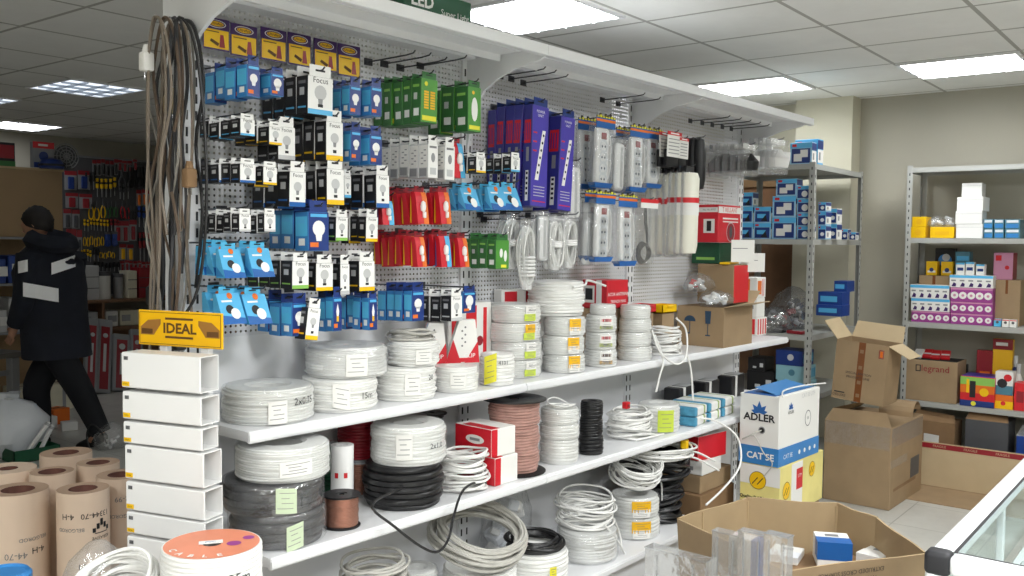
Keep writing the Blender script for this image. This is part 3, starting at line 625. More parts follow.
hang('fourth', 'bw', B, (366, 217, 378, 242), 3, 8.5, 'yellow')
hang('fourth', 'red', RC, (418, 237, 427, 267), 6, 7.8)
hang('fourth', 'red', 'red and blue night light card', (442, 236, 452, 267), 3, 7.5, 'sky')
hang('fourth', 'red', RC, (461, 238, 470, 267), 2, 8)
hang('fourth', 'green', 'green night light box', (496, 240, 509, 269), 4, 9, 'night')
hang('fourth', 'hank', 'bagged white extension cord', (510, 213, 525, 271), 2, 7, yf=2.33, D=.05)
hang('fourth', 'hank', 'bagged white extension cord', (525, 218, 541, 290), 1, 7, True, yf=2.27, D=.06)
hang('fourth', 'bar', 'long white bagged lamp bar', (540, 210, 552, 262), 2, 6, yf=2.3)
hang('fourth', 'hank', 'bagged white extension cord', (553, 215, 567, 272), 2, 7, yf=2.28, D=.05)
hang('fourth', 'hank', 'bagged white extension cord', (567, 214, 582, 270), 2, 7, yf=2.28, D=.05)
hang('fourth', 'bar', 'long white bagged lamp bar', (587, 212, 599, 266), 1, 6, yf=2.3)
hang('fifth', 'wedge', LB, (225, 249, 246, 278), 3, 10)
hang('fifth', 'wedge', LB, (254, 248, 275, 277), 2, 10)
hang('fifth', 'bw', B, (292, 261, 309, 289), 4, 12, 'green_light')
hang('fifth', 'bw', B, (316, 263, 333, 291), 1, 12, 'yellow', D=.06)
hang('fifth', 'bw', 'narrow '+B, (340, 264, 349.5, 295), 1, 12, 'grey_light', D=.06)
hang('fifth', 'bw', B, (359, 261, 374.5, 291), 2, 12, 'yellow')
hang('lowest', 'wedge', LB, (224, 294, 247, 324), 2, 12)
hang('lowest', 'wedge', LB, (250, 295, 273, 324), 2, 12)
hang('lowest', 'blue', 'wide '+L, (292, 303, 307, 336), 3, 12)
hang('lowest', 'bw', 'tilted '+B, (308, 308, 321, 340), 1, 12, 'yellow', tilt=.14, yf=2.25)
hang('lowest', 'blue', L, (333, 297, 342, 331), 3, 8, 'candle')
hang('lowest', 'blue', L, (369, 298, 377, 330), 4, 8, 'candle')
hang('lowest', 'blue', L, (412, 291, 424, 321), 4, 9)
hang('lowest', 'bw', B, (451, 296, 462, 321), 3, 11, 'grey_light')
hang('lowest', 'blue', L, (463, 292, 476, 313), 1, 11)
# empty hooks high on the panel
for (u, v) in ((368, 62), (384, 64), (400, 68), (420, 66), (500, 76), (511, 79), (523, 83), (602, 100), (618, 104), (690, 121), (702, 123), (712, 125), (722, 127), (731, 129), (742, 130), (752, 131)):
    p = onY(u, v, PY); hook(p.x, p.z, .24)
# ================================================================== coils, spools and boxes on the shelves
def dist_h(p): return ((Vector(p) - CAM).dot(FW))
def aim(p): return math.atan2(CAM.y - p[1], CAM.x - p[0])
def arc_patch(mb, R, a, w, z0, z1, n=6, tilt=0.):
    vs = []
    for i in range(n + 1):
        q = a + (i / n - .5) * w / R; dz = tilt * (i / n - .5) * w
        vs += [(R * cos(q), R * sin(q), z0 + dz), (R * cos(q), R * sin(q), z1 + dz)]
    return mb.add(vs, [(2 * i, 2 * i + 2, 2 * i + 3, 2 * i + 1) for i in range(n)])
def arc_text(mb, st, R, a, zc, size):
    vs, fs = text_geo(st); return mb.add([(R * cos(a + p.x * size / R), R * sin(a + p.x * size / R), zc + p.y * size) for p in vs], fs)
def coil_prof(R, ri, H, turns, rg, irr):
    pr = [(ri, H * .04), (ri * 1.25, .0)]; n = 4
    for t in range(turns):
        z0, h = H * t / turns, H / turns; rr = R - abs(rg.gauss(0, irr)) - (R * .05 if t in (0, turns - 1) else 0)
        for k in range(n + 1):
            q = pi * k / n; pr.append((rr - h * .32 + h * .32 * sin(q), z0 + h * (.5 - .5 * cos(q))))
    m = 4
    for k in range(m): pr.append((R - (R - ri) * (k + 1) / (m + 1) - R * .02, H * (1.0 + (.012 if k % 2 else -.008))))
    return pr + [(ri * 1.2, H), (ri, H * .95)]
def coil(name, label, cat, c, R, H, turns, m='cable_white', group=None, irr=.0012, seed=1, lab=None, wrap=None, mark=None, ri=None, tilt=None, rz=0.):
    rg = random.Random(seed * 13 + 5); ph = [rg.uniform(0, 6.28) for _ in range(200)]
    turns = int(turns * 1.6) if m == 'cable_white' else turns
    t = thing(name, label, cat, c, 0, group, rot=tilt)
    mb = MB().m(m); ri = ri or R * .42
    mb.lathe(coil_prof(R, ri, H, turns, rg, irr), 44, None, True, lambda a, j, r: (irr * .9 * sin(2 * a + ph[j // 5]) + irr * .6 * sin(5 * a + ph[(j // 5) + 40])) if r > R * .8 else 0)
    mb.build('winding', t, True); a = aim(c) + rz
    if lab:                         # (angle offset, width, z0, z1, colour, tilt)
        for (da, w, z0, z1, col, tl) in lab:
            lb = MB().m(col); arc_patch(lb, R + .0035, a + da, w, H * z0, H * z1, tilt=tl)
            o = lb.build('paper_label', t); ik = MB().m('grey_ink')
            for k in range(4):
                zz = H * (z0 + (z1 - z0) * (.2 + .2 * k)); arc_patch(ik, R + .0039, a + da + (.1 * w / R) * ((k % 2) - .5), w * (.75 - .18 * (k % 3)), zz, zz + H * .018, tilt=tl)
            ik.build('writing', o)
    if mark:
        for (da, st, zc, sz) in mark:
            k = MB().m('ink'); arc_text(k, st, R + .0036, a + da, H * zc, sz); k.build('handwriting', t)
    if wrap:
        w = MB().m(wrap); w.lathe([(ri * .2, H * 1.01), (R * .7, H * 1.02), (R * .97, H * 1.0), (R * 1.012, H * .9), (R * 1.012, H * .1), (R * .97, -.0005)][::-1], 40, None, False, lambda a, j, r: .0012 * sin(7 * a + j))
        w.build('clear_wrap', t, True)
    return t
def coil_at(u0, u1, zb, hpx, yf, **kw):
    """centre and radius of a coil whose silhouette spans u0..u1, standing at height zb with its front near yf"""
    um = (u0 + u1) / 2; R = .1
    for _ in range(12):
        yc = yf + R; k = ray(um, 300); s = yc / k.y; dep = s; dh = Vector((k.x * s, k.y * s, 0)).length
        R = (u1 - u0) / 2 * dep / FPX
    p = CAM + k * s; H = hpx * dep / FPX
    return Vector((p.x, p.y, zb)), R, H
def loops(mb, R, n, r, seed, spread=.012, tilt=.12, sq=1., seg=30, zstep=None, start=0.):
    rg = random.Random(seed)
    for k in range(n):
        RR = R * rg.uniform(.78, 1.0); tx, ty = rg.gauss(0, tilt), rg.gauss(0, tilt); ox, oy = rg.gauss(0, R * .05), rg.gauss(0, R * .05); p0 = rg.uniform(0, 6.28)
        z = start + (zstep or spread) * k * .6 + r
        pts = []
        for i in range(seg):
            a = 2 * pi * i / seg; q = RR * (1 + .035 * sin(2 * a + p0) + .02 * sin(3 * a + 2 * p0)); x, y = q * cos(a) + ox, q * sq * sin(a) + oy
            pts.append((x, y, max(r * 1.02, z + x * tx + y * ty + .003 * sin(3 * a + p0))))
        mb.tube(pts, r, 6, None, True)
    return mb
def loose_coil(name, label, cat, c, R, n, r=.0045, m='cable_white', seed=3, tilt=.1, zstep=.012, rot=None, group=None, tails=(), sq=1., ties=0):
    t = thing(name, label, cat, c, 0, group, rot=rot); mb = MB().m(m); loops(mb, R, n, r, seed, tilt=tilt, zstep=zstep, sq=sq)
    mb.build('cable_loops', t, True)
    for pts in tails:
        tl = MB().m(m); tl.tube(smooth_path(pts), r, 6); tl.build('loose_end', t, True)
    if ties:
        for k in range(ties):
            a = aim(c) + (k - (ties - 1) / 2) * .9; zt = zstep * .6 * n
            q = MB().m('white_plastic'); q.tube([(R * .9 * cos(a) + .028 * cos(s) * cos(a), R * .9 * sin(a) + .028 * cos(s) * sin(a), max(.003, zt * .5 + (zt * .55 + .012) * sin(s))) for s in [2 * pi * i / 14 for i in range(14)]], .0035, 5, None, True); q.build('cable_tie', t, True)
    return t
def smooth_path(pts, k=6):
    pts = [Vector(p) for p in pts]
    if len(pts) < 3: return pts
    out = []; P = [pts[0] * 2 - pts[1]] + pts + [pts[-1] * 2 - pts[-2]]
    for i in range(1, len(P) - 2):
        for j in range(k):
            t = j / k; a, b, c, d = P[i - 1], P[i], P[i + 1], P[i + 2]
            out.append(.5 * ((2 * b) + (c - a) * t + (2 * a - 5 * b + 4 * c - d) * t * t + (3 * b - 3 * c + d - a) * t ** 3))
    return out + [pts[-1]]
def spool(name, label, c, R, H, wm, fm='black', rf=None, turns=16, lab=None, irr=.0006, seed=2, full=.93):
    t = thing(name, label, 'cable spool', c); rf = rf or R; rg = random.Random(seed)
    w = MB().m(wm); pr = []
    z0, z1 = .006, H - .006
    for k in range(turns):
        zz, h = z0 + (z1 - z0) * k / turns, (z1 - z0) / turns; rr = R * full - abs(rg.gauss(0, irr))
        pr += [(rr - h * .35, zz + h * .03), (rr, zz + h * .3), (rr, zz + h * .7), (rr - h * .35, zz + h * .97)]
    w.lathe(pr, 36, None, False, lambda a, j, r: irr * sin(3 * a + j // 4)); w.build('winding', t, True)
    for z in (0, H - .006):
        f = MB().m(fm); f.lathe([(rf * .16, z), (rf * .97, z), (rf, z + .0015), (rf, z + .0045), (rf * .97, z + .006), (rf * .3, z + .006), (rf * .28, z + .004), (rf * .16, z + .004)], 36, None, True); f.build('flange', t, True)
    if lab:
        l = MB().m(lab[0]); l.lathe([(rf * .35, H + .0006), (rf * .75, H + .0006)], 28); l.build('end_label', t)
    return t
# ---------- boxes given by a near corner
def corner_box(uc, vb, ul, ur, vt, yf=None, z=None):
    P = onZ(uc, vb, z) if z is not None else onY(uc, vb, yf)
    return P, onY(ur, vb, P.y).x - P.x, onX(ul, vb, P.x).y - P.y, onX(uc, vt, P.x).z - P.z      # corner, dx, dy, height
def carton(name, label, cat, P, dx, dy, H, m='card_brown', group=None, tape=True, opened=False, rz=0., flaps=None):
    t = thing(name, label, cat, P, rz, group)
    th = .004
    if not opened:
        b = MB().m(m).rbox(0, dx, 0, dy, 0, H, .003, 1); b.build('box', t)
        if tape:
            k = MB().m('tape_brown').box(-.0006, dx + .0006, dy * .46, dy * .54, H + .0002, H + .0008).box(-.0008, -.0002, dy * .46, dy * .54, H * .72, H); k.build('tape', t)
    else:
        b = MB().m(m).box(0, dx, 0, th, 0, H).box(0, dx, dy - th, dy, 0, H).box(0, th, th, dy - th, 0, H).box(dx - th, dx, th, dy - th, 0, H).box(th, dx - th, th, dy - th, 0, th); b.build('box', t)
        for (side, ln, an) in flaps or ():
            f = MB().m('card_light' if an > 1.6 else m)
            c, s = cos(an), sin(an)       # angle from lying inwards (0) over upright (pi/2) to hanging out (pi)
            if side == 'W': q = [(ln * c, 0, H + ln * s), (ln * c, dy, H + ln * s), (0, dy, H), (0, 0, H)]; o = Vector((s, 0, -c)) * .003
            if side == 'E': q = [(dx - ln * c, 0, H + ln * s), (dx - ln * c, dy, H + ln * s), (dx, dy, H), (dx, 0, H)]; o = Vector((-s, 0, -c)) * .003
            if side == 'S': q = [(0, ln * c, H + ln * s), (dx, ln * c, H + ln * s), (dx, 0, H), (0, 0, H)]; o = Vector((0, s, -c)) * .003
            if side == 'N': q = [(0, dy - ln * c, H + ln * s), (dx, dy - ln * c, H + ln * s), (dx, dy, H), (0, dy, H)]; o = Vector((0, -s, -c)) * .003
            q = [Vector(p) for p in q]
            f.add(q + [p + o for p in q], [(0, 1, 2, 3), (7, 6, 5, 4), (0, 4, 5, 1), (1, 5, 6, 2), (2, 6, 7, 3), (3, 7, 4, 0)]); recalc(f.build('flap', t))
    return t
FS = TR()                                                     # decals on the face looking to -y
def FWM(P=None): return Matrix(((0, 1, 0, 0), (-1, 0, 0, 0), (0, 0, 1, 0), (0, 0, 0, 1)))   # (x, y, z) -> face looking to -x: x runs from far (+y) to near
ZT, ZM, ZL = SH['top'][0] + .001, SH['mid'][0] + .001, SH['low'][0] + .001
GW = 'white cable coils on the shelves'
# ------------------------------------------------ upper shelf
LB1 = [(-.25, .06, .1, .62, 'paper', .0)]
def put(u0, u1, zb, hpx, yf, turns, label, seed, **kw):
    c, R, H = coil_at(u0, u1, zb, hpx, yf); coil('cable_coil', label, 'cable coil', c, R, H, turns, seed=seed, group=GW, **kw); return zb + H + .0015
z = put(223, 313, ZT, 34, 2.205, 9, 'large white cable coil, leftmost on the upper shelf', 1, wrap='film', irr=.0022, lab=[(.2, .055, .05, .7, 'paper', .05)], mark=[(.85, '2x0.75', .62, .03)])
z = put(301, 378, ZT, 31, 2.205, 8, 'white cable coil with tilted label, lower of second stack on upper shelf', 2, irr=.0022, lab=[(.05, .055, .15, .9, 'paper', -.2)], mark=[(.75, '15m', .5, .028)])
z = put(306, 387, z, 30, 2.21, 7, 'white wrapped coil, upper of second stack on upper shelf', 3, wrap='film_bag', irr=.002, lab=[(.25, .07, .1, .8, 'paper', 0)])
z = put(373, 437, ZT, 32, 2.205, 8, 'white cable coil, lower of third stack on upper shelf', 4, irr=.0022, lab=[(.25, .055, .2, .85, 'paper', 0)], mark=[(.9, '20', .7, .025)])
c, R, H = coil_at(387, 440, z, 24, 2.22); coil('cable_coil', 'white cable coil with grey loops on top, upper of third stack', 'cable coil', c, R, H, 7, seed=5, group=GW, irr=.003, lab=[(.4, .06, .1, .7, 'paper', 0)])
loose_coil('loose_cable_loops', 'grey cable loops lying on the third coil stack', 'cable', (c.x, c.y + .01, z + H + .002), R * .85, 7, .0045, 'cable_grey', 8, tilt=.1, zstep=.006)
c, R, H = coil_at(434, 479, ZT, 25, 2.205); z4 = put(434, 479, ZT, 25, 2.205, 7, 'short white cable coil under the red and white cartons', 6, irr=.002, lab=[(.1, .06, .2, .8, 'paper', 0)])
PF = onY(458, 361, 2.3)
def tri_pack(label, P, w, h, d, rz, seed):
    t = thing('folded_carton', label, 'carton', P, rz); b = MB().m('paper').prism([(-w / 2, 0), (w / 2, 0), (w * .36, h), (-w * .1, h)], 0, d); recalc(b.build('card', t))
    r = MB().m('crimson').plate([(-w / 2, .001), (-w * .28, h * .55), (-w * .05, .001)], -.0008).plate([(w * .05, .001), (w / 2 - .001, .001), (w * .44, h * .5)], -.0008).plate([(-w * .48, .004), (w * .49, .004), (w * .47, h * .12), (-w * .42, h * .12)], -.0006); r.build('red_print', t)
    k = MB().m('white').text('CLIP', w * .2, h * .17, h * .14, -.0012); k.m('grey_ink')
    for q in range(6): k.disc(w * (-.02 + .09 * (q % 2)), h * (.4 + .085 * q), w * .03, -.0010, 8)
    k.build('print', t)
tri_pack('red and white folded carton leaning on the short coil, back one', (PF.x - .075, 2.36, z4), .12, .15, .03, -.5, 1)
tri_pack('red and white folded carton leaning on the short coil, front one', (PF.x + .025, 2.30, z4), .13, .16, .03, -.55, 2)
z = put(479, 516, ZT, 31, 2.205, 6, 'white coil with yellow tag hanging on its side', 7, irr=.002, lab=[(-.35, .05, .1, 1.0, 'lemon', .35)], mark=[(.35, '4101', .75, .02)])
zz = ZT
for k, (a, b, h) in enumerate([(488, 542, 17), (487, 542, 18), (485, 541, 18), (488, 541, 18)]):
    c, R, H = coil_at(a, b, zz, h, 2.27)
    coil('cable_coil', f'white wrapped coil with yellow label, {["bottom", "second from bottom", "third from bottom", "top"][k]} of four behind yellow tag', 'cable coil', c, R, H, 5, seed=10 + k, group='wrapped coils of the four high stack', irr=.0008, wrap='film', lab=[(.62, .055, .12, .5, 'lime', 0), (.66, .05, .5, .95, 'gold' if k == 2 else 'paper', 0)], mark=[(.72, 'PROVOD', .7, .010)])
    zz += H + .0015
zz = ZT
for k, (a, b, h) in enumerate([(543, 586, 18), (542, 585, 18), (544, 586, 18)]):
    c, R, H = coil_at(a, b, zz, h, 2.215)
    coil('cable_coil', f'white coil with gold label, {["bottom", "middle", "top"][k]} of the stack under loose coil', 'cable coil', c, R, H, 5, seed=20 + k, group='wrapped coils under the loose coil', irr=.0009, wrap='film', lab=[(.52, .055, .3, .95, 'gold', 0), (.52, .05, .08, .5, 'paper', 0)])
    zz += H + .0015
c, R, H = coil_at(531, 588, zz, 18, 2.23); c.y += .02
coil('cable_coil', 'large loosely wound white coil on top of gold labelled stack', 'cable coil', c, R, H * 1.9, 7, seed=24, irr=.004)
pe = onY(606, 286, 2.22)
tl = MB().m('cable_white').tube(smooth_path([(c.x - R * .3, c.y - R * .97, zz + H * 1.6), (c.x + R * .55, c.y - R * .86, zz + H * 1.7), (c.x + R * 1.1, c.y - R * .6, zz + H * 1.9), (pe.x, pe.y, pe.z)]), .005, 6)
tag(tl.build('cable_end', None, True), 'white cable end sticking out from the large loose coil', 'cable')
zz = ZT
for k, (a, b, h) in enumerate([(585, 618, 17), (586, 617, 17), (586, 617, 17), (590, 616, 10)]):
    c, R, H = coil_at(a, b, zz, h, 2.215)
    coil('cable_coil', f'small white wrapped coil, {["bottom", "second from bottom", "third from bottom", "top"][k]} of stack in front of red carton', 'cable coil', c, R, H, 4, seed=30 + k, group='small wrapped coils by the red carton', irr=.0007, wrap='film', lab=None if k == 3 else [(.35, .06, .2, .9, 'paper', 0), (.35, .06, .2, .4, 'lime' if k else 'gold', 0), (.35, .045, .62, .8, 'red' if k else 'brown_ink', 0)])
    zz += H + .0015
zz = ZT
for k, (a, b, h) in enumerate([(618, 653, 14), (618, 652, 14), (619, 652, 13), (620, 651, 13)]):
    c, R, H = coil_at(a, b, zz, h, 2.215)
    coil('cable_coil', f'plain white coil, {["bottom", "second from bottom", "third from bottom", "top"][k]} of stack beside tangled cable', 'cable coil', c, R, H, 4, seed=40 + k, group='plain white coils', irr=.0009, wrap='film')
    zz += H + .0015
c, R, H = coil_at(648, 682, ZT, 18, 2.22)
def e(u, v, y): return onY(u, v, y) - c
loose_coil('tangled_cable', 'tangled white cable pile in front of umbrella carton', 'cable', c, R, 17, .0048, 'cable_white', 9, tilt=.13, zstep=.013, tails=(
    [e(652, 330, 2.2), e(660, 352, 2.17), e(676, 364, 2.15), e(686, 356, 2.15), e(686, 330, 2.19), e(676, 318, 2.25)],
    [e(655, 335, 2.2), e(663, 360, 2.17), e(660, 375, 2.17), e(656, 392, 2.17)],
    [e(686, 352, 2.16), e(691, 370, 2.15), e(693, 400, 2.14)]))
# cartons at the far end of the shelf
def iface(t, name, mb): return mb.build(name, t)
P, dx, dy, H = corner_box(723, 350, 676, 752, 309, z=ZT)
P = onY(723, 350, 2.205); P.z = ZT
t = carton('open_carton', 'brown carton with blue umbrella and glass marks on the upper shelf', 'carton', P, dx, dy, H, opened=True, flaps=[('S', .10, 2.9), ('E', .12, 2.5)])
k = MB().m('ink_blue'); W = FWM()
k.plate([(-dy * .72 + .034 * cos(q), H * .62 + .03 * max(0, sin(q))) for q in [pi * i / 10 for i in range(11)]], -.0012, W).box(-dy * .72 - .002, -dy * .72 + .002, -.0013, -.0010, H * .3, H * .66, W).box(-dy * .72 - .012, -dy * .72, -.0013, -.0010, H * .3, H * .33, W)
k.plate([(-dy * .33 - .018, H * .9), (-dy * .33 - .014, H * .58), (-dy * .33 + .014, H * .58), (-dy * .33 + .018, H * .9)], -.0012, W).box(-dy * .33 - .002, -dy * .33 + .002, -.0013, -.0010, H * .28, H * .6, W).box(-dy * .33 - .014, -dy * .33 + .014, -.0013, -.0010, H * .27, H * .3, W)
iface(t, 'print', k)
zb = ZT + H
sb = carton('open_carton', 'dark carton flap box standing inside the umbrella carton', 'carton', (P.x + .02, P.y + .02, ZT + .008), dx - .04, dy - .04, H - .012, 'card_dark', tape=False)
P2, dx2, dy2, H2 = corner_box(733, 307, 697, 744, 268, yf=2.24)
t = carton('shipping_carton', 'plain brown carton with red end on top of the umbrella carton', 'carton', (P2.x, P2.y, zb + .012), dx2 + .05, dy2, H2, tape=False); iface(t, 'red_side', MB().m('red').box(.004, dx2 + .046, -.001, -.0002, .004, H2 - .004))
zc = zb + .012 + H2
t = thing('yellow_strip', 'yellow plastic strip lying on the brown carton with red end', 'strip', (P2.x - .02, P2.y + .02, zc + .001), .25); MB().m('yellow').rbox(0, .26, 0, .05, 0, .012, .004, 2).build('strip', t); MB().m('lemon').box(.01, .25, .02, .03, .0121, .0127).build('groove', t)
t = carton('green_carton', 'dark green carton below the red lamp carton', 'carton', (P2.x + .03, P2.y + .10, zc + .002), .22, .17, .115, 'green_dark', tape=False); iface(t, 'print', MB().m('green_light').box(-.001, -.0002, .03, .14, .02, .035))
zd = zc + .002 + .115
for i, (u0, v0, u1, v1) in enumerate(((731, 240, 744, 262), (741, 253, 754, 272))):
    a, b = onY(u0, v1, 2.26), onY(u1, v0, 2.26)
    t = thing('price_sheet', f'white paper sheet {["hanging beside the green carton", "hanging over the red end of carton"][i]}', 'paper', (a.x, 2.26 + .0, a.z), -.5); MB().m('paper').box(0, b.x - a.x, 0, .0012, 0, b.z - a.z).build('sheet', t); MB().m('grey_ink').box(.01, (b.x - a.x) * .7, -.0006, -.0001, (b.z - a.z) * .6, (b.z - a.z) * .63).build('writing', t)
P3, dx3, dy3, H3 = corner_box(718, 241, 699.5, 740, 203, yf=2.31)
t = carton('lamp_carton', 'red lamp carton with white band and bulb picture, top of the pile', 'carton', (P3.x, P3.y, zd + .001), dx3, dy3 + .02, H3, 'crimson', tape=False)
k = MB().m('paper').box(-.001, dx3 + .001, -.001, -.0002, H3 * .78, H3 * .95); k.m('paper').box(.05, dx3 - .03, -.001, -.0002, H3 * .62, H3 * .66).box(.05, dx3 - .03, -.001, -.0002, H3 * .54, H3 * .57); k.m('crimson').text('T RELLANT', dx3 * .5, H3 * .865, .035, -.0013)
k.m('grey_light').disc(dx3 * .55, H3 * .28, .05, -.001, 20, rz=H3 * .26); k.m('red_dark').disc(dx3 * .55, H3 * .28, .045, -.0013, 20, rz=H3 * .24); k.m('grey_dark').disc(dx3 * .55, H3 * .28, .018, -.0016, 14, rz=H3 * .17)
k.m('paper').box(-dy3 - .015, -.005, -.001, -.0002, H3 * .8, H3 * .93, W); k.m('paper').box(-dy3 * .8, -dy3 * .2, -.001, -.0002, H3 * .25, H3 * .62, W); k.m('black').box(-dy3 * .62, -dy3 * .38, -.0015, -.0011, H3 * .3, H3 * .57, W); k.m('grey_ink').text('No. HL-R957', -dy3 * .5, H3 * .865, .014, -.0013, W)
iface(t, 'print', k)
P4, dx4, dy4, H4 = corner_box(757, 336, 750, 771, 318, z=ZT)
t = carton('striped_carton', 'white carton with red stripes at the far end of upper shelf', 'carton', P4, .13, .1, H4, 'paper', tape=False); k = MB().m('red')
for q in range(4): k.box(.005 + .033 * q, .02 + .033 * q, -.001, -.0002, .008, H4 - .008)
k.box(-.085, -.06, -.001, -.0002, .008, H4 - .008, W).box(-.035, -.015, -.001, -.0002, .008, H4 - .008, W); iface(t, 'stripes', k)
t = carton('white_carton', 'white carton on top of the red striped carton', 'carton', (P4.x + .02, P4.y + .015, P4.z + H4 + .001), .11, .08, .115, 'paper', tape=False); iface(t, 'print', MB().m('grey').box(-.06, -.02, -.001, -.0002, .05, .07, W))
t = carton('orange_carton', 'orange and white carton, uppermost beside the red end', 'carton', (P4.x + .01, P4.y + .012, P4.z + H4 + .117), .12, .085, .12, 'paper', tape=False); k = MB().m('orange').box(-.08, -.045, -.001, -.0002, .03, .11, W).box(.01, .06, -.001, -.0002, .02, .1); k.m('red').box(.07, .075, -.001, -.0002, .01, .11).box(.09, .095, -.001, -.0002, .01, .11); k.m('green_mid').disc(-.03, .03, .014, -.001, 10, W); iface(t, 'print', k)
# bags in the umbrella carton, organiser trays and red cartons behind the stacks
def bag_of(name, label, c, sx, sy, sz, inner, n, seed, fm='film_bag', rr=(.012, .022)):
    t = thing(name, label, 'plastic bag', c); rg = random.Random(seed); b = MB().m(fm); ph = [rg.uniform(0, 6.28) for _ in range(6)]
    prof = [(.05, 0), (.8, .02), (1, .2), (.95, .5), (.7, .8), (.25, .97), (.05, 1.0)]
    b.lathe([(r, q) for r, q in prof], 22, None, False, lambda a, j, r: r * (.12 * sin(3 * a + ph[0] + j) + .08 * sin(7 * a + ph[1] + 2 * j)))
    b.v = [Vector((p.x * sx, p.y * sy, p.z * sz)) for p in b.v]; b.build('clear_bag', t, True)
    q = MB()
    for k in range(n):
        q.m(inner[k % len(inner)]); a, rad = rg.uniform(0, 6.28), rg.uniform(0, .6); s = rg.uniform(*rr)
        q.rbox(-s, s, -s * .6, s * .6, -s * .45, s * .45, s * .15, 1, TR(sx * rad * cos(a), sy * rad * sin(a), s + rg.uniform(0, .6) * sz * (1 - rad), rg.uniform(0, 3), rg.uniform(-.6, .6), rg.uniform(-.6, .6)))
    tag(q.build('contents', t), kind='stuff'); return t
bag_of('parts_bag', 'clear bag of white fittings with a red tag, higher in umbrella carton', (P.x - .0 + .09, P.y + .2, zb + .075), .10, .075, .10, ['white', 'white', 'grey_light', 'red'], 16, 3)
bag_of('parts_bag', 'clear bag of white fittings at the front of umbrella carton', (P.x + .075, P.y + .09, zb + .002), .12, .085, .085, ['white', 'bagwhite'], 20, 4)
P5, dx5, dy5, H5 = corner_box(607, 301, 560, 628, 272, yf=2.36)
P5.z = ZT + .235
t = carton('red_carton', 'red carton with white lettering behind the small coil stack', 'carton', (P5.x, P5.y, P5.z), dx5, .14, H5, 'crimson', tape=False)
k = MB().m('white').text('ACOR ANTENNA', dx5 * .52, H5 * .5, .022, -.0012).text('TRENCH MAX', dx5 * .52, H5 * .25, .02, -.0012).box(-.06, -.03, -.0008, -.0002, 0, H5, W); k.m('paper').box(-.13, -.07, -.001, -.0002, H5 * .2, H5 * .8, W); k.m('ink').box(-.12, -.08, -.0014, -.0011, H5 * .3, H5 * .7, W); iface(t, 'print', k)
t = carton('support_carton', 'plain brown carton carrying the red lettered carton', 'carton', (P5.x - .02, P5.y + .01, ZT), dx5 + .02, .13, .234, tape=False)
Pq = onY(646, 298, 2.33)
for k, (cm, zz, lb) in enumerate((('black', ZT, 'black plastic tray under the blue organiser'), ('bin_blue', ZT + .135, 'blue plastic organiser box with orange latch beside red carton'))):
    t = thing('organiser_box', lb, 'storage box', (Pq.x - .14, 2.36, zz)); hh = .13 if k == 0 else .10
    MB().m(cm).rbox(0, .2, 0, .14, 0, hh, .012, 2).build('tray', t)
    MB().m(cm).rbox(-.006, .206, -.006, .146, hh * .78, hh, .008, 1).build('lid', t)
    if k: MB().m('orange').rbox(.02, .18, -.012, -.006, hh * .45, hh * .62, .002, 1).build('latch', t); MB().m('orange').box(-.009, -.006, .02, .12, hh * .4, hh * .6).build('side_band', t)
for (u, v, cm, w, lb) in ((650, 304, 'red', .10, 'red plastic tray above the plain coil stack'), (669, 308, 'yellow', .14, 'yellow plastic tray behind the tangled cable')):
    p = onY(u, v, 2.37)
    t = thing('small_tray', lb, 'tray', (p.x - w / 2, 2.365, ZT + .2 if cm == 'red' else ZT + .19)); b = MB().m(cm).box(0, w, 0, .09, 0, .004).box(0, w, 0, .004, 0, .04).box(0, w, .086, .09, 0, .04).box(0, .004, 0, .09, 0, .04).box(w - .004, w, 0, .09, 0, .04); b.build('tray', t); MB().m(cm).rbox(w * .3, w * .7, -.008, 0, .026, .038, .003, 1).build('handle', t)
    c2 = carton('small_carton', f'plain small carton under the {cm} plastic tray', 'carton', (p.x - w / 2 + .012, 2.372, ZT), w - .024, .1, .198 if cm == 'red' else .188, tape=False)
a = onY(460, 300, 2.48); b = onY(520, 275, 2.48)
t = carton('printed_carton', 'white carton with red print standing behind the folded cartons', 'carton', (a.x - .14, 2.41, ZT), .25, .10, .30, 'paper', tape=False); k = MB().m('red').box(.02, .07, -.001, -.0002, .06, .28).box(.1, .16, -.001, -.0002, .2, .29).box(.2, .22, -.001, -.0002, .05, .28); k.m('red_dark').disc(.18, .15, .02, -.001, 10); iface(t, 'print', k)
t = carton('printed_carton', 'white carton with red corner standing behind the four coil stack', 'carton', (a.x + .25, 2.478, ZT), .4, .045, .34, 'paper', tape=False); k = MB().m('crimson').box(.02, .1, -.001, -.0002, .18, .33).box(.16, .19, -.001, -.0002, .2, .33); iface(t, 'print', k)
# ------------------------------------------------ middle shelf
YM = SH['mid'][1]
c, R, H = coil_at(229, 325, ZM, 34, YM + .005); zz = ZM
coil('cable_coil', 'black flat cable coil with pale green tag, bottom of left stack', 'cable coil', c, R, H, 4, 'cable_darkgrey', seed=50, irr=.0015, wrap='film', lab=[(.35, .05, .02, .75, 'palegreen', .25)], ri=R * .5); zz += H + .0015
c, R, H = coil_at(222, 323, zz, 29, YM + .005)
coil('cable_coil', 'black coil in clear wrap with pale green tag, middle of left stack', 'cable coil', c, R, H, 4, 'cable_darkgrey', seed=51, irr=.0015, wrap='film_dark', lab=[(.25, .06, .1, .95, 'palegreen', -.1)], ri=R * .5); zz += H + .0015
c, R, H = coil_at(236, 329, zz, 33, YM + .008)
coil('cable_coil', 'white wrapped coil with paper label, on top of two black coils', 'cable coil', c, R, H, 9, seed=52, irr=.0012, wrap='film', lab=[(.28, .095, .22, .68, 'paper', .05)])
def spool_at(name, label, u0, u1, zb, hpx, yf, wm, fm, **kw):
    c, R, H = coil_at(u0, u1, zb, hpx, yf); return c, R, H, spool(name, label, c, R, H, wm, fm, **kw)
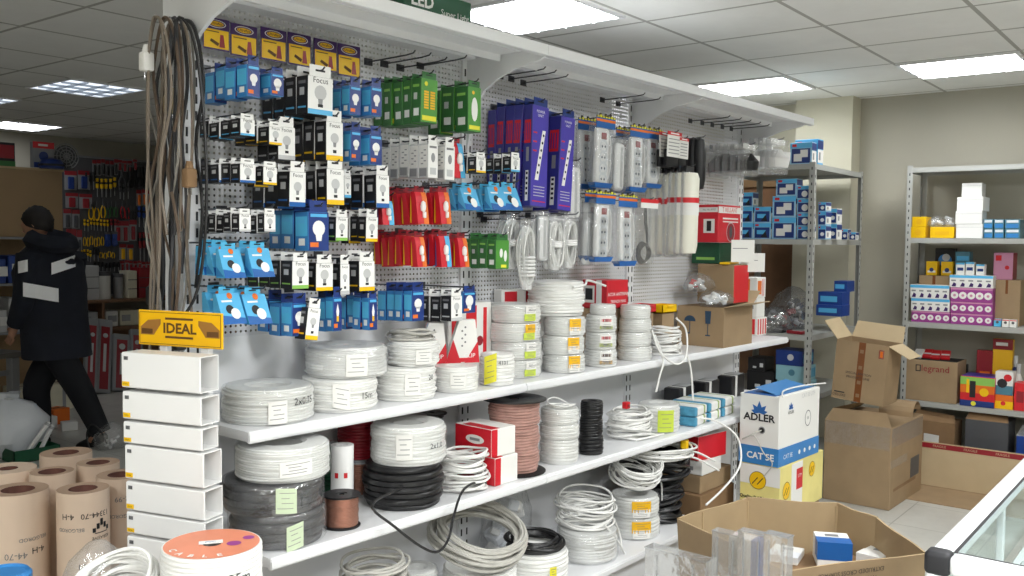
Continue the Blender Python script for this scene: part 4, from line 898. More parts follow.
c, R, H, _ = spool_at('cable_spool', 'small spool of copper wire at the front of middle shelf', 323, 361, ZM, 33, YM + .03, 'copper', 'black', turns=22, full=.9)
c, R, H = coil_at(331, 354, ZM, 66, YM + .185)
t = thing('paper_roll', 'white roll with red squares standing behind the copper spool', 'roll', c); MB().m('white_plastic').lathe([(R * .5, 0), (R, 0), (R, H), (R * .5, H), (R * .5, H * .9)], 28, None, True).build('roll', t, True)
k = MB().m('red'); arc_patch(k, R + .001, aim(c) - .5, .012, H * .52, H * .6); k.build('red_mark', t); k = MB().m('red'); arc_patch(k, R + .001, aim(c) + .3, .012, H * .52, H * .6); k.build('red_mark', t)
c, R, H, _ = spool_at('cable_spool', 'green wire spool half hidden behind the white wrapped coil', 319, 337, ZM, 60, YM + .30, 'green_dark', 'grey', turns=14)
zr = ZM
c, R, H, _ = spool_at('cable_spool', 'tall spool of dark red cable against the back panel', 335, 382, ZM + .12, 48, YM + .262, 'dark_red', 'grey', turns=14, full=.88)
spool('cable_spool', 'pale copper spool under the dark red spool', (c.x, c.y, ZM), R * .92, .119, 'copper', 'grey_light', turns=16)
c, R, H = coil_at(363, 445, ZM, 42, YM + .006); 
coil('cable_coil', 'black round cable coil with a trailing end', 'cable coil', c, R, H, 7, 'cable_black', seed=55, irr=.002); z5 = ZM + H + .0015
tl = MB().m('cable_black').tube(smooth_path([(c.x - R * .7, c.y - R * .72, ZM + H * .6), onY(372, 505, YM - .03), onY(395, 527, YM - .06), onY(420, 546, YM - .08), onY(437, 552, YM - .08), onY(448, 540, YM - .07), onY(454, 515, YM - .05), onY(462, 492, YM - .02), onY(474, 483, YM + .02), onY(486, 483, YM + .03)]), .0045, 6)
tag(tl.build('cable_end', None, True), 'black cable end drooping over the middle shelf edge', 'cable')
c, R, H = coil_at(371, 447, z5, 38, YM + .012)
coil('cable_coil', 'white wrapped coil lying on the black round coil', 'cable coil', c, R, H, 8, seed=56, irr=.0014, wrap='film', lab=[(-.1, .055, .2, .85, 'paper', .03)], mark=[(.8, '2x1.0', .5, .026)])
spool_at('cable_spool', 'grey topped red spool behind the white coil', 388, 428, ZM, 66, YM + .26, 'dark_red', 'grey', turns=14, full=.8)
spool_at('cable_spool', 'black topped spool behind the white coil', 418, 448, ZM, 60, YM + .30, 'cable_black', 'black', turns=14, full=.8)
c, R, H = coil_at(438, 491, ZM, 40, YM + .01)
loose_coil('loose_cable_coil', 'white loose coil leaning beside the red electrical carton', 'cable coil', c, R, 20, .0045, 'cable_white', 12, tilt=.1, zstep=.011)
P6, dx6, dy6, H6 = corner_box(491, 486, 457, 517, 428, z=ZM); P6.y = YM + .03
for k in range(2):
    hh = (H6 / 2 - .003)
    t = carton('red_carton', f'red and white carton beside pink spool, {["lower", "upper"][k]} of two', 'carton', (P6.x + (.0 if k == 0 else -.01), P6.y + .01 * k, ZM + k * (hh + .002)), dx6 - .02, dy6 + .02, hh, 'paper', tape=False, rz=-.05 * k)
    q = MB().m('crimson').box(-dy6 - .018, -.002, -.001, -.0002, .002, hh - .002, W).box(.0, .03, -.001, -.0002, .002, hh - .002); q.m('paper').disc(-dy6 * .5, hh * .55, dy6 * .28, -.0013, 20, W, rz=hh * .16); q.m('grey').box(-dy6 * .65, -dy6 * .35, -.0017, -.0014, hh * .5, hh * .6, W); iface(t, 'print', q)
    iface(t, 'red_lid', MB().m('crimson').box(.002, dx6 * .3, .002, dy6 * .9, hh + .0002, hh + .0008))
spool_at('cable_spool', 'big spool of pinkish brown cable with black flanges', 483, 548, ZM, 74, YM + .01, 'pink_brown', 'black', turns=24, full=.8, irr=.003)
zz = ZM
for k, (a, b, h) in enumerate([(541, 581, 24), (541, 581, 15), (542, 581, 15)]):
    c, R, H = coil_at(a, b, zz, h, YM + .02)
    coil('cable_coil', f'white coil right of the pink spool, {["bottom", "middle", "top"][k]} of three', 'cable coil', c, R, H, 5, seed=60 + k, group='white coils beside the pink spool', irr=.0012, wrap='film'); zz += H + .0015
loose_coil('loose_cable_loops', 'thin white wire loops lying on the coils right of pink spool', 'cable', (c.x, c.y, zz), R * .8, 3, .003, 'cable_white', 14, tilt=.15, zstep=.005)
zz = ZM
for k, (a, b, h) in enumerate([(580, 606, 19), (581, 605, 18), (582, 605, 16)]):
    c, R, H = coil_at(a, b, zz, h, YM + .03)
    coil('tape_roll', f'black corrugated roll, {["bottom", "middle", "top"][k]} of the black stack', 'cable coil', c, R, H, 5 + 2 * k, 'cable_black', seed=64 + k, group='black rolls in one stack', irr=.0003); zz += H + .0015
c, R, H = coil_at(606, 658, ZM, 30, YM + .03)
loose_coil('cable_bundle', 'bundle of white cables with red and black ends beside black rolls', 'cable', c, R, 24, .0045, 'cable_white', 16, tilt=.1, zstep=.008, sq=.8, tails=([(-.1, -R * .8, .01), (0, -R * .95, .012), (.12, -R * .9, .006)], [(-R * .9, 0, .01), (-.05, -R * .85, .03), (.1, -R * .75, .004)]))
for (dx, dz, m, lb) in ((-.08, .105, 'red', 'red cable clip on the white cable bundle'),):
    t = thing('cable_clip', lb, 'clip', (c.x + dx, c.y - .03, ZM + dz + .035)); MB().m(m).rbox(-.016, .016, -.012, .012, 0, .03, .003, 2).build('clip', t); MB().m('red_dark').rbox(-.008, .008, -.016, -.012, .008, .022, .001, 1).build('catch', t)
c, R, H = coil_at(640, 682, ZM, 27, YM + .03)
coil('cable_coil', 'white wrapped coil with bright yellow green label', 'cable coil', c, R, H, 5, seed=68, irr=.0006, wrap='film', lab=[(.35, .08, .05, .85, 'lime', 0)])
rg = random.Random(5)
for k in range(6):
    p = onY(692 + 16 * (k % 3), 412, YM + .04)
    t = thing('lamp_packet', f'blue and green striped lamp packet, {["front", "middle", "rear"][k % 3]} of the {["lower", "upper"][k // 3]} layer', 'packet', (p.x, YM + .02 + .012 * (k % 3), ZM + .047 * (k // 3)), .12 - .03 * (k % 3), 'lamp packets at the end of middle shelf')
    MB().m('paper').rbox(0, .15, 0, .20, .001, .045, .008, 2).build('packet', t)
    MB().m('bluegreen').rbox(-.001, .03, -.001, .201, .0008, .0456, .008, 2).build('blue_end', t); MB().m('leafy').rbox(.10, .13, -.0008, .2008, .0008, .0454, .008, 2).build('green_band', t)
for k in range(3):
    p = onY(690 + 26 * k, 385, YM + .2)
    t = thing('reel_packet', f'black and white packet lying at the back of middle shelf, {ORD[k]} from the left', 'packet', (p.x, YM + .26, ZM + .001), .1, 'black and white packets'); hh = .125
    MB().m('black').rbox(0, .2, 0, .09, 0, hh, .006, 1).build('packet', t); MB().m('paper').box(.05, .08, -.0008, .0905, .0, hh + .0006).build('paper_band', t); MB().m('grey_light').box(.1, .19, .005, .085, hh + .0002, hh + .0008).build('print', t)
# ------------------------------------------------ bottom shelf
YB = SH['low'][1]
c, R, H = coil_at(340, 412, ZL, 40, YB + .03); loose_coil('loose_cable_coil', 'grey loose cable coil at the left of the bottom shelf', 'cable coil', c, R, 30, .005, 'cable_grey', 21, tilt=.1, zstep=.0165)
c, R, H = coil_at(300, 345, ZL, 60, YB + .1); coil('cable_coil', 'dark coil at the left end of the bottom shelf', 'cable coil', c, R, H * .7, 6, 'cable_darkgrey', seed=70)
c, R, H = coil_at(398, 440, ZL, 40, YB + .2); coil('cable_coil', 'white coil half buried under the big grey coil', 'cable coil', c, R, H * 1.1, 8, seed=71, irr=.003, wrap='film_bag'); zc1 = ZL + H * 1.1
pc = onY(480, 532, YB + .1)
c, R, H = coil_at(432, 528, ZL + .20, 18, YB + .02)
loose_coil('loose_cable_coil', 'big grey cable coil tilted towards the aisle on the bottom shelf', 'cable coil', (c.x, c.y, ZL + .20), R, 14, .007, 'cable_grey', 22, tilt=.03, zstep=.009, rot=(.30, -.10, 0))
c2, R2, H2 = coil_at(445, 520, ZL, 30, YB + .05); coil('cable_coil', 'white coil carrying the big grey coil', 'cable coil', c2, R2, .125, 9, seed=72, irr=.003)
c, R, H = coil_at(505, 572, ZL, 34, YB + .01)
coil('cable_coil', 'white and black coil with small yellow tags on the bottom shelf', 'cable coil', c, R, H, 6, seed=73, irr=.002, lab=[(.55, .03, .35, .7, 'lemon', 0)])
loose_coil('loose_cable_loops', 'black cable loops on the coil with yellow tags', 'cable', (c.x, c.y, ZL + H + .001), R * .85, 8, .006, 'cable_black', 23, tilt=.06, zstep=.008)
bag_of('strip_bag', 'clear bag of white strips behind the coil with yellow tags', (c.x + .12, c.y + .25, ZL + .002), .15, .05, .36, ['white', 'bagwhite'], 26, 6, rr=(.02, .05))
zz = ZL
for k, (a, b, h) in enumerate([(560, 622, 30), (558, 620, 26)]):
    c, R, H = coil_at(a, b, zz, h, YB + .02 + .03 * k)
    if k == 0: coil('cable_coil', 'white bagged coil under the loose cable in clear bag', 'cable coil', c, R, H, 7, seed=75, irr=.003, wrap='film_bag')
    else: loose_coil('loose_cable_coil', 'white loose cable in clear bag, middle of the bottom shelf', 'cable coil', c, R, 16, .0045, 'cable_white', 25, tilt=.14, zstep=.012, tails=([(-.05, -R, .03), (.02, -R * 1.15, -.05), (.1, -R * 1.05, -.13)], [(R * .6, -R * .7, .02), (R * .9, -R * .75, -.06), (R * .8, -R * .9, -.12)]))
    zz += H + .0015
zz = ZL
for k, (a, b, h) in enumerate([(612, 664, 21), (613, 663, 20)]):
    c, R, H = coil_at(a, b, zz, h, YB + .05)
    coil('cable_coil', f'white wrapped coil with gold label, {["lower", "upper"][k]} of two on bottom shelf', 'cable coil', c, R, H, 4, seed=77 + k, irr=.0008, wrap='film', lab=[(.3, .09, .35, .9, 'gold', 0), (.3, .08, .1, .5, 'paper', 0)]); zz += H + .0015
loose_coil('loose_cable_coil', 'white thin cable coil tilted on the two gold labelled coils', 'cable coil', (c.x - .01, c.y, zz + .06), R * 1.0, 22, .0038, 'cable_white', 27, tilt=.08, zstep=.008, rot=(.35, -.15, 0), tails=([(R * .8, -R * .4, .01), (R * 1.3, -R * .6, -.03), (R * 1.6, -R * .8, -.16)],))
bx = onY(700, 500, 2.2)
loose_coil('loose_cable_coil', 'black cable heap right of the gold labelled coils', 'cable coil', (3.82, 2.28, ZL), .14, 24, .008, 'cable_black', 29, tilt=.12, zstep=.014)
loose_coil('loose_cable_loops', 'white cable ends lying over the black cable heap', 'cable', (3.74, 2.24, ZL + .33), .2, 8, .005, 'cable_white', 31, tilt=.12, zstep=.008, tails=([(-.1, -.1, .02), (.05, -.18, .0), (.2, -.24, -.08)], [(-.08, -.08, .03), (.12, -.14, .01), (.24, -.2, -.05)]))
loose_coil('loose_cable_coil', 'wide black cable tangle draped over the black cable heap', 'cable coil', (3.80, 2.27, ZL + .225), .21, 14, .009, 'cable_black', 33, tilt=.16, zstep=.012, sq=.75)
t = thing('yellow_plug', 'yellow cable plug lying on the black cable heap', 'plug', (3.86, 2.14, ZL + .345), .4); MB().m('yellow').rbox(-.025, .025, -.018, .018, 0, .045, .008, 2).build('plug_body', t); MB().m('cable_white').tube([(0, .018, .02), (.0, .06, .02), (-.05, .1, .01)], .005, 6).build('plug_cable', t)
t = carton('floor_carton', 'brown carton on the floor under the far end of the unit', 'carton', (4.03, 2.14, .001), .36, .34, .36, 'card_dark')
t = carton('floor_carton', 'brown flat carton on top of the carton under the unit', 'carton', (4.06, 2.16, .363), .33, .3, .09, 'card_brown', tape=False)
t = carton('white_carton', 'white carton lying in front of the brown cartons under shelf', 'carton', (4.06, 2.15, .455), .2, .24, .07, 'paper', tape=False); iface(t, 'print', MB().m('grey').box(-.2, -.05, -.001, -.0002, .02, .04, W))
t = carton('white_carton', 'white carton with red end below the middle shelf', 'carton', (4.05, 2.17, .527), .24, .26, .12, 'paper', tape=False, rz=-.12); iface(t, 'red_end', MB().m('red').box(-.09, -.001, -.001, -.0002, .001, .119, W).box(.001, .239, -.001, -.0002, .001, .119))
tl = MB().m('cable_white').tube(smooth_path([onY(700, 418, 2.13), onY(716, 421, 2.08), onY(735, 434, 2.0), onY(741, 452, 1.95), onY(738, 470, 1.93), onY(722, 490, 1.95), onY(706, 505, 1.97)]), .005, 6)
tag(tl.build('cable_end', None, True), 'white cable arching down from the end of the middle shelf', 'cable')
# ================================================================== left end: hanging leads, trunking samples, rolls
# ---- trunking display
DO = Vector((1.213, 2.354, 0)); E1 = Vector((.307, -.952, 0)); E2 = Vector((.846, .533, 0)); DRZ = math.atan2(E1.y, E1.x)
def zleft(u, v): k = ray(u, v); q = math.hypot(DO.x, DO.y) / math.hypot(k.x, k.y); return CAM.z + k.z * q
DST = thing('display_stand', 'white upright stand carrying the trunking samples and yellow sign', 'display stand', (DO.x + E2.x * .10, DO.y + E2.y * .10, 0), DRZ)
for x in (.075, .215):
    MB().m('white_paint').rbox(x - .0125, x + .0125, 0, .02, .012, 1.40, .002, 1).build('post', DST)
MB().m('white_paint').rbox(0, .29, -.10, .13, 0, .012, .004, 1).build('base_plate', DST)
DUCTS = [(122, 352, 387, .07), (124, 391, 418, .07), (126, 421, 442, .062), (130, 444, 477, .07), (132, 480, 508, .07), (133, 510, 531, .07), (134, 534, 566, .07)]
for k, (u, va, vb, dp) in enumerate(DUCTS):
    z1, z0 = zleft(u, va), zleft(u, vb); h = z1 - z0; w, th = .258, .0025; off = .086 - dp
    pos = DO + E1 * ((u - 122) * .0011) + E2 * .002
    t = thing('trunking_sample', f'white cable trunking sample, {["topmost on the stand below the yellow sign", "second from the top of the stand", "third from the top and the slimmest", "fourth from the top of the stand", "fifth from the top of the stand", "sixth from the top of the stand", "lowest on the stand behind the orange reel"][k]}', 'trunking', (pos.x, pos.y, z0), DRZ, 'trunking samples on the stand')
    b = MB().m('duct_white').box(0, w, 0, th, 0, h).box(0, w, dp - th, dp, 0, h).box(0, w, th, dp - th, 0, th).box(0, w, th, dp - th, h - th, h); b.build('channel', t)
    MB().m('duct_white').rbox(-.0005, w + .0005, -.0025, .0, .002, h - .002, .001, 1).build('lid', t)
    s = MB().m('yellow').box(.002, .026, -.0035, -.0026, .004, min(.016, h * .25)); s.m('brown_ink').text('IDEAL', .014, min(.016, h * .25) * .6, .006, -.0038); s.build('yellow_sticker', t)
    g = MB().m('grey').box(.008, .022, -.0034, -.0026, h - .02, h - .01); g.m('ink'); [g.box(.009 + .0045 * i, .0115 + .0045 * i, -.0036, -.0034, h - .019, h - .011) for i in range(3)]; g.build('barcode', t)
# ---- sign on top
zt, zbm = zleft(133.5, 309.5) - .006, zleft(133.5, 344) - .010
sx = -.005; wS = .285; pS = DO + E1 * sx + E2 * .095
t = thing('yellow_sign', 'yellow sign with bold brown lettering between two brown trunking pictures', 'sign', (pS.x, pS.y, zbm), DRZ); h = zt - zbm
MB().m('yellow_sign').rbox(0, wS, -.003, .003, 0, h, .002, 1).build('board', t)
f = MB().m('brown_ink').frame(.005, wS - .005, .005, h - .005, .0012, -.0038, -.0031); f.build('border', t)
f = MB().m('brown_ink').text('IDEAL', wS * .5, h * .5, .038, -.0036, sx=1.12, bold=True).box(wS * .33, wS * .66, -.0037, -.0032, h * .75, h * .81).box(wS * .33, wS * .66, -.0037, -.0032, h * .23, h * .29); f.build('lettering', t)
mat('trunk_brown', '9a6a2c', rough=.5); mat('trunk_dark', '5e3d18', rough=.5)
for s, cx in ((1, wS * .15), (-1, wS * .85)):
    f = MB().m('trunk_brown').plate([(cx - s * .034, h * .30), (cx + s * .012, h * .30), (cx + s * .036, h * .62), (cx + s * .036, h * .76), (cx - s * .008, h * .72), (cx - s * .034, h * .52)][::s], -.0035)
    f.m('trunk_dark').plate([(cx - s * .03, h * .33), (cx + s * .008, h * .33), (cx + s * .008, h * .47), (cx - s * .03, h * .48)][::s], -.0038); f.build('picture', t)
# ---- leads hanging over a hook at the end of the unit
hk = MB().m('wire').tube([(-.02, -.04, 2.21), (-.06, -.075, 2.20), (-.10, -.075, 2.205), (-.105, -.075, 2.225)], .004, 6); U(hk, 'end_hook')
rg = random.Random(77); CX, CY, CZ = 1.43, 2.455, 2.205
specs = [('cable_tan', 'beige lead with cream plug hanging at the end of the unit', 'paper'), ('cable_brown', 'brown lead with black plug hanging at the unit end', 'black'), ('cable_black', 'black lead looping lowest beside the bulb packs', 'black'), ('lead_grey', 'light grey lead with grey inline switch hanging at unit end', 'grey_light'),
         ('cable_tan', 'beige lead with brown adapter hanging nearest the panel', 'card_dark'), ('cable_darkgrey', 'dark grey lead hanging in the middle of the bundle', 'black'), ('cable_brown', 'brown lead with white tipped plug hanging on the outside', 'black'), ('cable_tan', 'beige lead with beige plug high on the outside', 'card_light'), ('cable_black', 'black lead with black plug ending above the yellow sign', 'black'), ('lead_grey', 'pale grey lead bundled at the back of the hanging leads', 'grey')]
for k, (m, lb, pm) in enumerate(specs):
    t = thing('hanging_lead', lb, 'electric lead', (CX, CY, CZ), 0, 'leads hanging at the end of the unit'); mb = MB().m(m); r = .0040 + .0009 * (k % 3)
    yo = rg.uniform(-.02, .02); x = -.05 + .011 * k
    for j in range(2 if k in (0, 5) else 1):
        w1, w2 = rg.uniform(.03, .11), rg.uniform(.02, .085); L1, L2 = rg.uniform(.74, .98), rg.uniform(.55, .97); xx = x + rg.uniform(-.012, .012)
        pts = [(xx, w1 + rg.uniform(-.03, .03), -L1), (xx, w1 * rg.uniform(.3, 1.3), -L1 * .8), (xx, w1 * rg.uniform(.5, 1.5), -L1 * .6), (xx, w1 * rg.uniform(.5, 1.4), -L1 * .4), (xx, w1 * rg.uniform(.8, 1.3), -L1 * .2), (xx, w1 * .8, -.07), (xx, w1 * .4, -.005 + .002 * k), (xx, 0, .012 + .004 * (k % 3)), (xx, -w2 * .5, -.01), (xx, -w2 * .9, -.08), (xx, -w2 * 1.1, -L2 * .25), (xx, -w2 * rg.uniform(.1, 1.2), -L2 * .45), (xx, -w2 * rg.uniform(.1, 1.3), -L2 * .7), (xx, -w2 * rg.uniform(-.5, 1.2), -L2)]
        mb.tube(smooth_path(pts, 4), r, 6)
        endp = pts[0]
    if k == 2:
        mb = MB().m(m); mb.tube(smooth_path([(x, -.02, -.55), (x, -.05, -.2), (x, -.06, 0), (x + .03, -.10, -.06), (x + .045, -.125, -.3), (x + .045, -.13, -.55), (x + .03, -.11, -.75), (x, -.06, -.85)], 5), r * .8, 6); endp = (x, -.06, -.88)
    mb.build('cable', t, True)
    p = MB().m(pm); zt = endp[2] if k not in (0, 4, 7) else (-.09, -.42, -.2)[(0, 4, 7).index(k)]
    yy = endp[1] if k not in (0, 4, 7) else (.05, -.07, .055)[(0, 4, 7).index(k)]
    p.rbox(-.017, .017, -.017, .017, -.045, .01, .007, 2, TR(endp[0], yy, zt)); p.lathe([(.0001, .03), (.008, .03), (.013, .008), (.0001, .008)], 10, TR(endp[0], yy, zt)); p.build('plug', t, True)
    q = MB().m('chrome'); [q.tube([(endp[0], yy + d, zt - .045), (endp[0], yy + d, zt - .065)], .0024, 6) for d in (-.009, .009)]; q.build('plug_pins', t)
# ---- bottom left corner: reel and coil on a carton, kraft rolls on the floor, blue drum
Pc = onZ(212, 544, .87); depth = dist_h(Pc); Rr = 49 * depth / FPX
BASEZ = .62
t = carton('floor_carton', 'large brown carton carrying the orange topped reel', 'carton', (Pc.x - .33, Pc.y - .15, .0), .44, .55, BASEZ)
t.rotation_euler = (0, 0, 0)
t = thing('cable_reel', 'white cable coil with orange round label on its top', 'cable coil', (Pc.x, Pc.y, BASEZ + .001)); Hh = .87 - BASEZ
rgl = random.Random(4); mb = MB().m('cable_white'); pr = [(Rr * .3, .0)]; nt = 22
for q in range(nt):
    z0, hh = Hh * q / nt, Hh / nt; rr = Rr - abs(rgl.gauss(0, .0006)); pr += [(rr - hh * .3, z0 + hh * .05), (rr, z0 + hh * .35), (rr, z0 + hh * .65), (rr - hh * .3, z0 + hh * .95)]
pr += [(Rr * .97, Hh), (Rr * .3, Hh)]; mb.lathe(pr, 48, None, True); mb.build('winding', t, True)
o = MB().m('orange_label').lathe([(.022, Hh + .0008), (Rr * .94, Hh + .0008)], 48).build('end_label', t)
a0 = aim(Pc); k = MB().m('paper')
TT = Matrix.Rotation(a0 + pi / 2, 4, 'Z') @ Matrix.Translation((0, 0, Hh + .0014)) @ Matrix.Rotation(-pi / 2, 4, 'X')
k.box(-.03, .025, -.0004, .0, -.005, .02, TT); k.m('blue').text('PVC', -.003, .008, .014, -.0006, TT)
k.m('violet').disc(.05, -.015, .017, -.0002, 16, TT); k.disc(.085, .02, .014, -.0002, 16, TT)
k.m('paper')
for i, ch in enumerate('CABLE'):
    q = radians(200 + 20 * i); k.text(ch, Rr * .8 * cos(q), Rr * .8 * sin(q) , .024, -.0004, TT, rot=q + pi / 2, bold=True)
k.build('label_print', o)
k = MB().m('ink'); arc_text(k, '25m', Rr + .001, a0 + .55, Hh * .78, .034)
for (x0, z0, x1, z1) in ((-.02, .13, .03, .2), (-.03, .18, .035, .15), (0, .2, .005, .13), (-.045, .165, .05, .168)):
    for j in range(6): arc_patch(k, Rr + .001, a0 + (.0 + x0 + (x1 - x0) * (j + .5) / 6) / Rr, abs(x1 - x0) / 6 + .002, z0 * Hh / .25 + (z1 - z0) * j / 6, z0 * Hh / .25 + (z1 - z0) * (j + 1) / 6 + .003, 1)
k.build('handwriting', t)
Pw = onZ(125, 572, .80); Pw.z = BASEZ + .001; Rw = 41 * dist_h(Pw) / FPX
loose_coil('loose_cable_coil', 'white cable coil tied in clear wrap beside the orange topped reel', 'cable coil', (Pw.x, Pw.y, BASEZ + .09), Rw, 20, .005, 'cable_white', 41, tilt=.05, zstep=.009, rot=(.25, -.42, 0), ties=2)
bag_of('wrap_bag', 'crumpled clear wrap behind the white tied coil', (Pw.x - .02, Pw.y + .1, BASEZ + .002), .09, .06, .24, ['white'], 2, 9, rr=(.004, .006))
def kraft_roll(u, v, zt, wpx, label, texts=(), zb=0., core=.55, ring='kraft_ring'):
    P = onZ(u, v, zt); R = wpx / 2 * dist_h(P) / FPX; a = aim(P)
    t = thing('kraft_roll', label, 'paper roll', (P.x, P.y, zb), 0, 'kraft rolls standing on the floor'); H = zt - zb
    MB().m('kraft').lathe([(R * .985, 0), (R, .004), (R, H - .004), (R * .985, H)], 40).build('paper_wound', t, True)
    MB().m(ring).lathe([(R * .985, H), (R * .8, H - .002), (R * core, H - .001)], 40).build('roll_end', t, True)
    c = MB().m('kraft_end').lathe([(R * core, H - .0012), (R * core * .97, H - .004), (R * core * .97, .02), (.0001, .02)], 32); c.build('core', t, True)
    MB().m('kraft').lathe([(R * .985, 0), (.0001, .0)], 24).build('bottom_end', t)
    for (st, da, zc, sz, col) in texts:
        k = MB().m(col); vs, fs = text_geo(st); q = a + da
        k.add([(( R + .0008) * cos(q - p.x * sz / R), (R + .0008) * sin(q - p.x * sz / R), zc - p.y * sz) for p in vs], fs); k.build('print', t)
    return t, R
zk = .75
kraft_roll(83, 488, zk, 49, 'front kraft roll printed 13344-70 upside down with dark core', [('13344-70', .5, zk - .075, .026, 'ink'), ('4-H', -.6, zk - .075, .028, 'ink'), ('BELGOROD', -.5, zk - .12, .017, 'grey_ink'), ('4-H', .1, zk - .245, .034, 'ink'), ('BELGOROD', -.05, zk - .295, .02, 'ink'), ('ABRASIVE', .72, zk - .155, .016, 'ink')])
k = MB().m('ink'); P = onZ(83, 488, zk); R_ = 24.5 * dist_h(P) / FPX; a = aim(P) + .72
for i in range(5): arc_patch(k, R_ + .001, a + (i - 2) * .16, .011, zk - .135 + .01 * (2 - abs(i - 2)), zk - .12 + .014 * (2 - abs(i - 2)), 2)
arc_patch(k, R_ + .001, a, .05, zk - .14, zk - .137, 6)
o = [o for o in bpy.data.objects if o.name == 'kraft_roll'][0]; k.build('emblem', o)
kraft_roll(18, 489, zk, 56, 'kraft roll cut by the left picture edge, beside the front roll', [('44-70', -.1, zk - .2, .03, 'grey_ink'), ('4-H', .65, zk - .19, .03, 'ink'), ('BELGOROD', .5, zk - .15, .018, 'grey_ink'), ('BELGOROD', .45, zk - .33, .022, 'grey_ink')])
kraft_roll(121, 474, zk - .0, 46, 'kraft roll half behind the trunking samples', [('02-99', .1, zk - .07, .026, 'grey_ink'), ('BELGOROD', .0, zk - .13, .018, 'grey_ink')])
kraft_roll(98, 462, zk + .0, 40, 'kraft roll in the second row with dark oval core', [])
kraft_roll(52, 471, zk, 41, 'kraft roll with reddish core in the second row', [], core=.62)
kraft_roll(66, 452, zk + .0, 48, 'wide pale kraft roll farthest from the camera', [], core=.5)
kraft_roll(8, 468, zk + .0, 52, 'wide pale kraft roll with small hole by the left picture edge', [], core=.35, ring='kraft')
t = thing('blue_lid_drum', 'blue round lid of a drum in the lower left corner', 'drum', onZ(4, 571, .78) * Vector((1, 1, 0)) if False else (onZ(4, 571, .78).x, onZ(4, 571, .78).y, 0))
MB().m('kraft').lathe([(.0001, 0), (.05, 0), (.055, .74), (.0001, .74)], 28).build('drum_body', t, True)
MB().m('blue_mid').lathe([(.055, .735), (.062, .74), (.062, .772), (.055, .78), (.048, .774), (.0001, .776)], 32).build('lid', t, True)

# ================================================================== right foreground
# ---- cable boxes at the end of the unit
P, dx, dy, H = corner_box(778, 468, 738, 815, 397, yf=1.86)
zy = P.z
t = thing('cable_box', 'white and blue data cable box marked CAT 5E with flower emblem', 'cable box', P, -.03)
MB().m('paper').rbox(0, dx, 0, dy, 0, H, .003, 1).build('box', t)
b = MB().m('blue_mid').box(-.001, dx + .001, -.001, dy + .001, .0005, H * .26); b.build('blue_band', t)
k = MB().m('white').text('CAT 5E', -dy * .45, H * .12, .045, -.0022, W, bold=True).text('CAT 5E', dx * .22, H * .12, .032, -.0022)
for i in range(4): k.disc(dx * (.5 + .13 * i), H * .12, .012, -.002, 10)
k.build('white_lettering', t)
def flower(mb, cx, cz, s, y, T=None):
    for a, l in ((0, 1.0), (.75, .9), (-.75, .9), (1.35, .75), (-1.35, .75)):
        d, n = Vector((sin(a), cos(a))), Vector((cos(a), -sin(a))); p = Vector((cx, cz))
        pts = [p, p + d * s * l * .5 + n * s * .2, p + d * s * l, p + d * s * l * .5 - n * s * .2]; mb.plate([tuple(q) for q in pts][::-1], y, T)
k = MB().m('blue'); flower(k, -dy * .5, H * .74, .06, -.0015, W); flower(k, dx * .27, H * .79, .035, -.0015); k.m('ink').text('ADLER', -dy * .5, H * .67, .05, -.0015, W, sx=1.1, bold=True).text('ADLER', dx * .27, H * .74, .022, -.0015)
k.m('grey_light').text('CAT 5E UTP', dx * .7, H * .93, .03, -.0015); k.m('grey_ink').disc(dx * .7, H * .58, .036, -.0012, 24, rz=.042); k.m('paper').disc(dx * .7, H * .58, .031, -.0014, 24, rz=.037); k.m('grey_ink').text('W', dx * .7, H * .58, .026, -.0017)
k.build('print', t)
k = MB().m('black').disc(-dy * .42, H * .5, .013, -.0016, 16, W); k.m('grey').lathe([(.013, 0), (.018, .003), (.013, .004)], 16, Matrix.Translation((0, dy * .42, H * .5)) @ Matrix.Rotation(-pi / 2, 4, 'Y')); k.build('cable_port', t)
f = MB().m('blue').box(.0, dx * .95, dy * .1, dy * .9, H + .0006, H + .003); f.m('blue_mid').add([(.02, dy * .1, H + .003), (dx * .9, dy * .1, H + .003), (dx * .85, dy * .75, H + .03), (.05, dy * .75, H + .025)], [(0, 1, 2, 3), (3, 2, 1, 0)]); f.build('top_flap', t)
tl = MB().m('cable_white').tube(smooth_path([(P.x - .04, P.y - .03, P.z + H + .01), (P.x + .1, P.y + .02, P.z + H + .02), (P.x + .3, P.y + .0, P.z + H + .024), (P.x + dx + .06, P.y - .02, P.z + H + .012)]), .004, 6)
tag(tl.build('cable_end', None, True), 'white cable lying across the top of the white and blue box', 'cable')
tl = MB().m('cable_grey').tube(smooth_path([(P.x - .004, P.y + dy * .42, P.z + H * .5), (P.x - .04, P.y + dy * .6, P.z + H * .44), (P.x - .05, P.y + dy * .8, P.z + H * .36), (P.x - .03, P.y + dy * .55, P.z + H * .42), (P.x - .03, P.y + dy * .3, P.z + H * .2), (P.x - .02, P.y + dy * .1, P.z + .02), (P.x - .02, P.y + dy * .3, P.z - .05)]), .003, 6)
tag(tl.build('cable_end', None, True), 'thin grey cable hanging from the port of the cable box', 'cable')
t = thing('cable_box', 'yellow and white data cable box with round yellow emblems', 'cable box', (P.x + .005, P.y - .01, P.z - .265), 0); H2 = .263; dx2 = dx + .08; dy2 = dy
MB().m('yellow_pale').rbox(0, dx2, 0, dy2, 0, H2, .003, 1).build('box', t)
k = MB().m('paper').box(-.0008, -.0002, .0, dy2, H2 * .62, H2 * .99).box(dx2 * .25, dx2 * .5, -.0009, -.0002, .01, H2 * .98)
